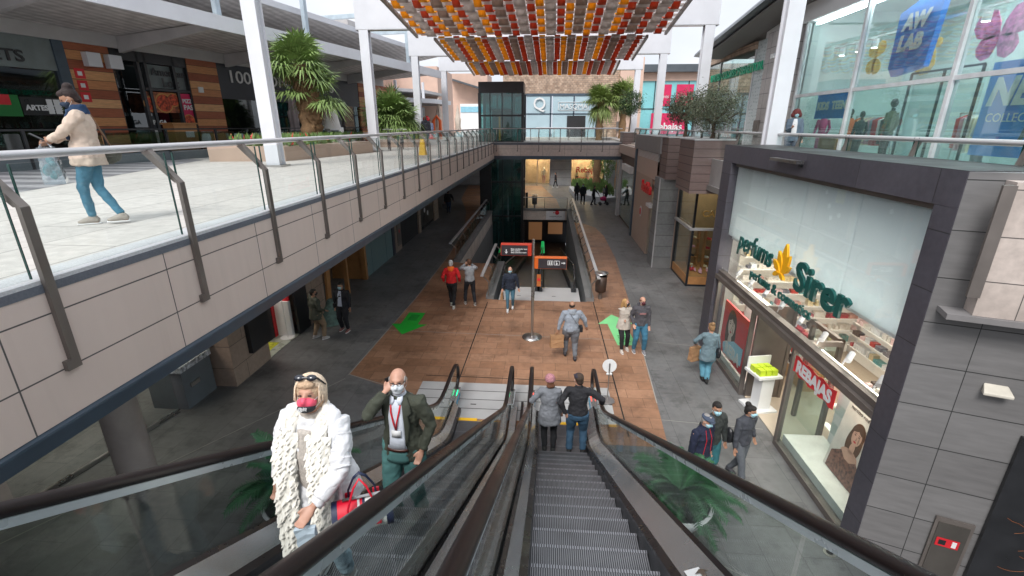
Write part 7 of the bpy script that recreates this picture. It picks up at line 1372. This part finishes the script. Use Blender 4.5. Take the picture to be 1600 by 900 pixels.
Mw = Matrix.LocRotScale(t.location, t.rotation_euler, t.scale); q = Mw @ H(.098, .03, -.02); o = B().obox((-.005, -.035, -.075), (.01, 0, 0), (0, .07, 0), (0, 0, .15)).build('mobile_phone', M_black); o.location = q; o.rotation_euler = (0.25, 0, t.rotation_euler.z + math.radians(-12)); tag(o, 'black mobile phone held to the ear of the man in the green blazer', 'phone')
B().tube([J['wr'][1] - Vector((0, 0, .005)), J['wr'][1] + Vector((0, -.002, -.022))], [(.031, .026)] * 2, 14).build('watch', M_black, t)
# --- people on the lower floor
GP = 'people walking on the lower floor'
t, J = person('man in a navy jacket and mask walking up from the moving walk', (-1.26, 16.3, .004), 182, 1.66, ((-.09, -.12, .03), (.09, .2)), ((-.33, .02, .84), (.30, .1, .84)), None, (0, 0), 2, 1.12, False, None, (.012, .018, .035), .86, (.055, .14, .20), .85, (.6, .6, .6), 'none', group=GP); add_mask(t, J, M_mask); held_bag('small brown paper bag held by the man in the navy jacket', J, t, 1, .18, .26, .10, M_kraft, 80, group='brown paper shopping bags')
t, J = person('grey haired person in a red jacket with an orange hood walking away', (-3.46, 16.4, .004), 4, 1.82, ((-.05, .12, .02), (.06, -.16)), ((-.27, .05, .95), (.27, .05, .95)), None, (0, -4), 2, 1.08, False, None, (.55, .012, .015), .92, (.012, .012, .014), .95, (.55, .55, .5), 'greyshort', (.45, .44, .43), hood=(.85, .16, .02), group=GP)
t, J = person('brown haired man in a grey t-shirt aiming a camera', (-2.82, 16.7, .004), 18, 1.80, ((-.17, .12), (.15, -.12)), ((-.10, .26, 1.48), (.10, .28, 1.46)), ((-1, 0, -.8), (1, 0, -.8)), (15, 2), 0, 1.02, False, None, (.30, .31, .33), .92, (.015, .016, .022), .95, (.25, .22, .2), 'short', (.09, .04, .02), group=GP)
Mw = Matrix.LocRotScale(t.location, t.rotation_euler, t.scale); q = Mw @ Vector((-.01, .34, 1.56)); o = thing('photo_camera', 'black photo camera raised by the man in the grey t-shirt', 'camera', tuple(q), t.rotation_euler.z, local=True); B().box((-.07, -.04, -.05), (.07, .03, .05)).build('camera_body', M_black, o, .01); B().cyl((0, .03, 0), (0, .14, 0), .038, .042, 16).build('camera_lens', M_black, o)
t, J = person('man in an olive coat and beige trousers standing by the sweet shop', (-7.2, 13.3, .004), -35, 1.68, ((-.17, -.05), (.16, .1)), ((-.2, .22, 1.05), (.24, .2, 1.0)), None, (-25, 0), 0, 1.2, False, SKIN2, (.055, .06, .045), .74, (.24, .17, .11), 1.15, (.45, .43, .42), 'short', (.015, .012, .01), flare=1.12, group=GP); add_mask(t, J, M_maskb)
t, J = person('man in a black jacket and blue shirt with a shoulder bag facing the camera', (-6.6, 14.0, .004), 172, 1.70, ((-.12, .05), (.14, -.02)), ((-.27, .05, .84), (.27, .05, .84)), ((-1, -.3, 0), (1, -.3, 0)), (0, -4), 0, 1.22, False, SKIN2, (.012, .013, .018), .86, (.012, .013, .018), 1.1, (.28, .13, .12), 'short', (.012, .01, .01), inner=(.36, .40, .50), group=GP); add_mask(t, J, M_mask); strap(t, J, 1)
t, J = person('heavy man in a grey hooded top carrying a big paper bag', (.80, 12.56, .004), 4, 1.76, ((-.13, .15, .02), (.12, -.14)), ((-.38, .0, .86), (.44, .12, .92)), ((-1, -.4, 0), (1, -.6, .2)), (-6, -6), 4, 1.26, False, SKIN2, (.27, .30, .35), .88, (.14, .15, .17), 1.15, (.06, .06, .07), 'bald_side', (.02, .015, .012), hood=(.30, .33, .38), group=GP); strap(t, J, 1); held_bag('large brown paper bag carried by the man in the grey hooded top', J, t, 0, .40, .38, .17, M_kraft, 5, group='brown paper shopping bags')
t, J = person('woman with long fair hair and a beige jacket leaning on her companion', (2.40, 13.2, .004), 188, 1.66, ((-.16, -.05), (.06, .15)), ((.0, .12, 1.08), (-.34, .10, 1.12)), None, (55, 5), 0, 1.02, True, None, (.45, .40, .35), .76, (.012, .012, .015), .95, (.5, .45, .4), 'long', (.40, .23, .09), flare=1.2, group=GP, collar=(.02, .02, .02)); add_mask(t, J, M_maskb)
t, J = person('bearded man in a charcoal hooded top and blue jeans beside the fair haired woman', (2.86, 13.1, .004), 186, 1.78, ((-.15, .05), (.12, -.05)), ((-.24, .08, .84), (.22, .1, .92)), None, (10, 0), 0, 1.08, False, None, (.065, .062, .072), .88, (.04, .15, .24), 1.05, (.2, .2, .22), 'bald_side', (.06, .035, .02), hood=(.06, .058, .068), group=GP); add_mask(t, J, mat('mask_maroon', (.10, .02, .03), .7)); b = B()
b.obox(J['up']((-.09, .148, 1.24)), (.18, 0, 0), (0, .004, 0), (0, 0, .05)); b.build('chest_print', mat('print_rose', (.28, .14, .14), .8), t)
t, J = person('woman in a long blue-grey coat carrying shopping past the perfume shop', (4.32, 11.45, .004), -6, 1.68, ((-.03, .06, .02), (.05, -.05)), ((-.30, .22, 1.02), (.26, .0, .86)), ((-1, -.5, -.3), (1, -.6, 0)), (10, -4), 1, 1.06, True, None, (.13, .19, .22), .68, (.10, .27, .36), 1.15, (.02, .02, .02), 'bun', (.26, .15, .07), flare=1.1, group=GP, boots=True)
held_bag('brown paper bag held by the woman in the long blue-grey coat', J, t, 0, .30, .40, .16, M_kraft, 30, group='brown paper shopping bags'); M_ = J; b = B(); q = J['up']((.24, -.02, .92)); b.ball(q, (.07, .16, .17), 14); organic(b.build('shoulder_bag', M_black, t), .012, 2, .02, .05); B().tube([q + Vector((0, -.08, .12)), J['up']((.15, -.03, 1.47)), q + Vector((0, .08, .12))], .008, 6).build('bag_strap', M_black, t)
p = on_z(1100, 652, 1.62); t, J = person('older man in a flat cap and navy jacket with red piping', (p.x, p.y, .004), 215, 1.70, ((-.10, .1), (.1, -.1)), ((-.27, .06, .82), (.27, .06, .82)), None, (0, -8), 3, 1.16, False, None, (.012, .016, .04), .86, (.03, .14, .16), 1.1, (.1, .1, .1), 'short', (.3, .28, .27), group=GP, collar=(.012, .016, .04)); add_cap(t, J, fab((.05, .065, .10)), 'flatcap'); add_mask(t, J, M_mask)
b = B()
for s_ in (-1, 1): b.tube([J['up']((s_ * .05, .085, 1.45)), J['up']((s_ * .07, .155, 1.28)), J['up']((s_ * .10, .16, .95))], .005, 6)
b.build('red_piping', M_red, t)
p = on_z(1119, 632, 1.70); t, J = person('dark haired man in a dark green top behind the man in the flat cap', (p.x, p.y, .004), 200, 1.76, ((-.10, -.1), (.1, .12)), ((-.28, .06, .84), (.34, .08, .86)), None, (-20, -4), 2, 1.06, False, SKIN2, (.03, .035, .033), .90, (.03, .14, .16), 1.1, (.1, .1, .1), 'short', (.012, .009, .008), group=GP); add_mask(t, J, M_mask)
p = on_z(1168, 637, 1.60); t, J = person('woman with tied dark hair in a slate quilted jacket and grey jeans', (p.x, p.y, .004), 205, 1.68, ((-.05, -.2, .02), (.05, .22)), ((-.30, .02, .90), (.27, .12, .84)), None, (30, -4), 4, 1.06, True, SKIN2, (.050, .054, .066), .88, (.10, .11, .125), 1.0, (.05, .05, .06), 'bun', (.012, .009, .008), group=GP, collar=(.05, .054, .066)); add_mask(t, J, M_mask); b = B(); q = J['up']((.22, -.12, 1.0)); b.ball(q, (.08, .12, .17), 14); organic(b.build('shoulder_bag', M_black, t), .012, 2, .02, .05)
GF = 'people far off beyond the footbridge'
V = .02
t, J = person('distant man in a black jacket carrying a bag under the left walkway', (-7.6, 36.2, .004), 10, 1.78, ((-.08, .1), (.08, -.12)), ((-.3, 0, .84), (.36, .1, .95)), None, (0, 0), 2, 1.15, False, SKIN2, (.015, .015, .018), .86, (.03, .05, .09), 1.1, (.02, .02, .02), 'short', (.02, .015, .01), vox=V, group=GF); held_bag('dark bag carried by the distant man under the walkway', J, t, 0, .35, .35, .15, M_black, 0, 'carrier_bag', 'bag', group='bags of distant people')
t, J = person('distant walker in black with white shoes crossing by the lit shop', (.94, 53.0, .004), 90, 1.65, ((-.05, .25), (.05, -.25)), None, None, (0, 0), 2, 1, False, None, (.015, .015, .018), .86, (.015, .015, .018), .95, (.6, .6, .6), 'short', (.02, .015, .01), vox=V, group=GF)
t, J = person('distant person in black behind the masked man by the flower bed', (2.72, 43.6, .004), 10, 1.62, None, None, None, (0, 0), 0, 1.1, True, None, (.015, .015, .018), .80, (.015, .015, .018), 1, (.02, .02, .02), 'long', (.02, .015, .01), vox=V, group=GF)
t, J = person('distant man in dark clothes and a mask walking by the flower bed', (3.12, 41.6, .004), 190, 1.76, ((-.1, .15), (.1, -.15)), None, None, (-20, 0), 2, 1.1, False, None, (.02, .025, .03), .86, (.015, .015, .018), 1, (.02, .02, .02), 'short', (.04, .03, .02), vox=V, group=GF); add_mask(t, J, M_mask)
t, J = person('distant woman in black pushing the pink pushchair', (4.0, 41.3, .004), -90, 1.62, ((-.1, .18), (.1, -.18)), ((-.2, .5, 1.0), (.2, .5, 1.0)), None, (0, 0), 6, 1.1, True, None, (.015, .015, .018), .80, (.015, .015, .018), 1, (.02, .02, .02), 'bun', (.03, .02, .015), vox=V, group=GF)
t, J = person('distant person in black on the far side of the pushchair', (5.2, 42.1, .004), 110, 1.6, None, ((-.2, .3, 1.0), (.2, .3, 1.0)), None, (0, 0), 4, 1.05, True, None, (.015, .015, .018), .80, (.02, .02, .025), 1, (.02, .02, .02), 'long', (.03, .02, .015), vox=V, group=GF)
t, J = person('small child in grey leaning over the pushchair', (4.95, 41.7, .55), 90, .95, None, ((-.2, .2, 1.0), (.2, .2, 1.0)), None, (0, 0), 10, 1.2, False, None, (.3, .32, .34), .86, (.1, .1, .12), 1, (.3, .3, .3), 'short', (.06, .04, .03), vox=V, group=GF)
pc = thing('pushchair', 'pink and black pushchair beside the far flower bed', 'pushchair', (4.85, 41.2, 0), math.radians(-90), local=True); b = B(); b.tube([(0, -.5, 1.0), (0, -.1, .45), (0, .35, .25)], .02, 6); b.build('frame', M_black, pc); b = B(); b.ball((0, 0, .55), (.22, .3, .2), 12); organic(b.build('seat', mat('pink_seat', (.6, .03, .16), .6), pc), .02)
for x, y in ((-.22, -.25), (.22, -.25), (-.15, .35), (.15, .35)): B().disc((x, y, .13), (1, 0, 0), .13, 14, 0, .04).build('wheel', M_black, pc)
# --- people on the upper walkways
t, J = person('woman in a cream cable cardigan and navy scarf looking at her phone', (-5.66, 5.62, 5.304), 122, 1.62, ((.05, .14, .0), (-.05, -.20, .02)), ((-.03, .33, 1.10), (.05, .32, 1.08)), ((-1, -.2, -.6), (1, -.2, -.6)), (8, -30), -5, 1.08, True, SKIN2, (.55, .44, .36), .78, (.07, .20, .29), .85, (.36, .32, .28), 'bun', (.02, .009, .008), flare=1.15, vox=.012); add_mask(t, J, fab((.015, .03, .06)))
b = B(); b.tube([J['up']((0, 0, 1.40)), J['up']((0, .02, 1.52))], [(.12, .11), (.09, .085)], 16, right=(1, 0, 0)); b.tube([J['up']((-.02, .10, 1.45)), J['up']((-.02, .15, 1.25)), J['up']((-.02, .15, 1.08))], [(.06, .03), (.07, .03), (.08, .02)], 12, right=(1, 0, 0)); organic(b.build('scarf', fab((.01, .035, .09)), t), .011, 2, .02, .04)
b = B(); q = J['up']((.24, -.12, .90)); b.ball(q, (.10, .20, .13), 16); organic(b.build('shoulder_bag', mat('olive_bag', (.07, .07, .055), .6, 0, .4, 12), t), .012, 2, .02, .05); B().tube([q + Vector((0, -.1, .1)), J['up']((.13, -.05, 1.46)), J['up']((.15, .08, 1.44)), q + Vector((0, .12, .1))], .010, 6).build('bag_strap', mat('tan_strap', (.2, .1, .05), .5), t)
Mw = Matrix.LocRotScale(t.location, t.rotation_euler, t.scale); q = Mw @ Vector((0, .44, 1.13)); o = B().obox((-.036, -.075, -.004), (.072, 0, 0), (0, .15, 0), (0, 0, .009)).build('mobile_phone', M_black); o.location = q; o.rotation_euler = (math.radians(35), 0, t.rotation_euler.z); tag(o, 'phone held by the woman with the navy scarf', 'phone')
pb = held_bag('clear plastic bag with teal items hanging from the arm of the scarfed woman', J, t, 0, .42, .42, .2, glass('clear_plastic', (.86, .9, .93), 1.2, 1.4, .1, .15, film=.25, filmcol=(.6, .66, .72)), 10, 'plastic_bag', 'plastic bag'); b = B()
for k in range(7): b.ball((rn.uniform(-.13, .13), rn.uniform(-.05, .05), rn.uniform(.08, .28)), (.05, .04, .06), 8)
b.build('contents', mat('teal_items', (.02, .25, .27), .4, 0, .6, 12), pb)
t, J = person('person in a black padded jacket walking away on the upper walkway', (-7.45, 29.8, 5.304), 5, 1.72, ((-.08, .1), (.08, -.15)), None, None, (0, 0), 2, 1.15, False, SKIN2, (.018, .02, .03), .84, (.05, .07, .10), 1, (.3, .3, .3), 'short', (.05, .03, .02), hood=(.018, .02, .03), vox=.016); held_bag('red bag at the side of the person in the black padded jacket', J, t, 1, .3, .3, .12, M_red, 0, 'shopping_bag', 'bag')
t, J = person('distant person in a patterned dress near the red balloons', (-12.0, 42.6, 5.304), 150, 1.65, None, None, None, (0, 0), 0, 1.1, True, None, (.5, .35, .36), .7, (.2, .2, .25), 1, (.3, .3, .3), 'short', (.05, .03, .02), vox=V); t, J = person('distant person in blue and white by the orange arch', (-10.4, 43.2, 5.304), 200, 1.65, None, None, None, (0, 0), 0, 1.1, False, None, (.35, .42, .6), .86, (.2, .2, .25), 1, (.3, .3, .3), 'short', (.05, .03, .02), vox=V)
p = on_x(1243, 186, 7.4); t, J = person('curly red haired woman in a patterned jacket and mask on the right terrace', (7.4, p.y, 5.304), 160, 1.64, None, ((-.26, .1, .82), (.08, .28, 1.2)), None, (10, -6), 0, 1.1, True, None, (.10, .14, .19), .78, (.05, .07, .1), 1, (.3, .3, .3), 'curly', (.10, .015, .015), inner=(.62, .62, .64), vox=.014); add_mask(t, J, M_mask)
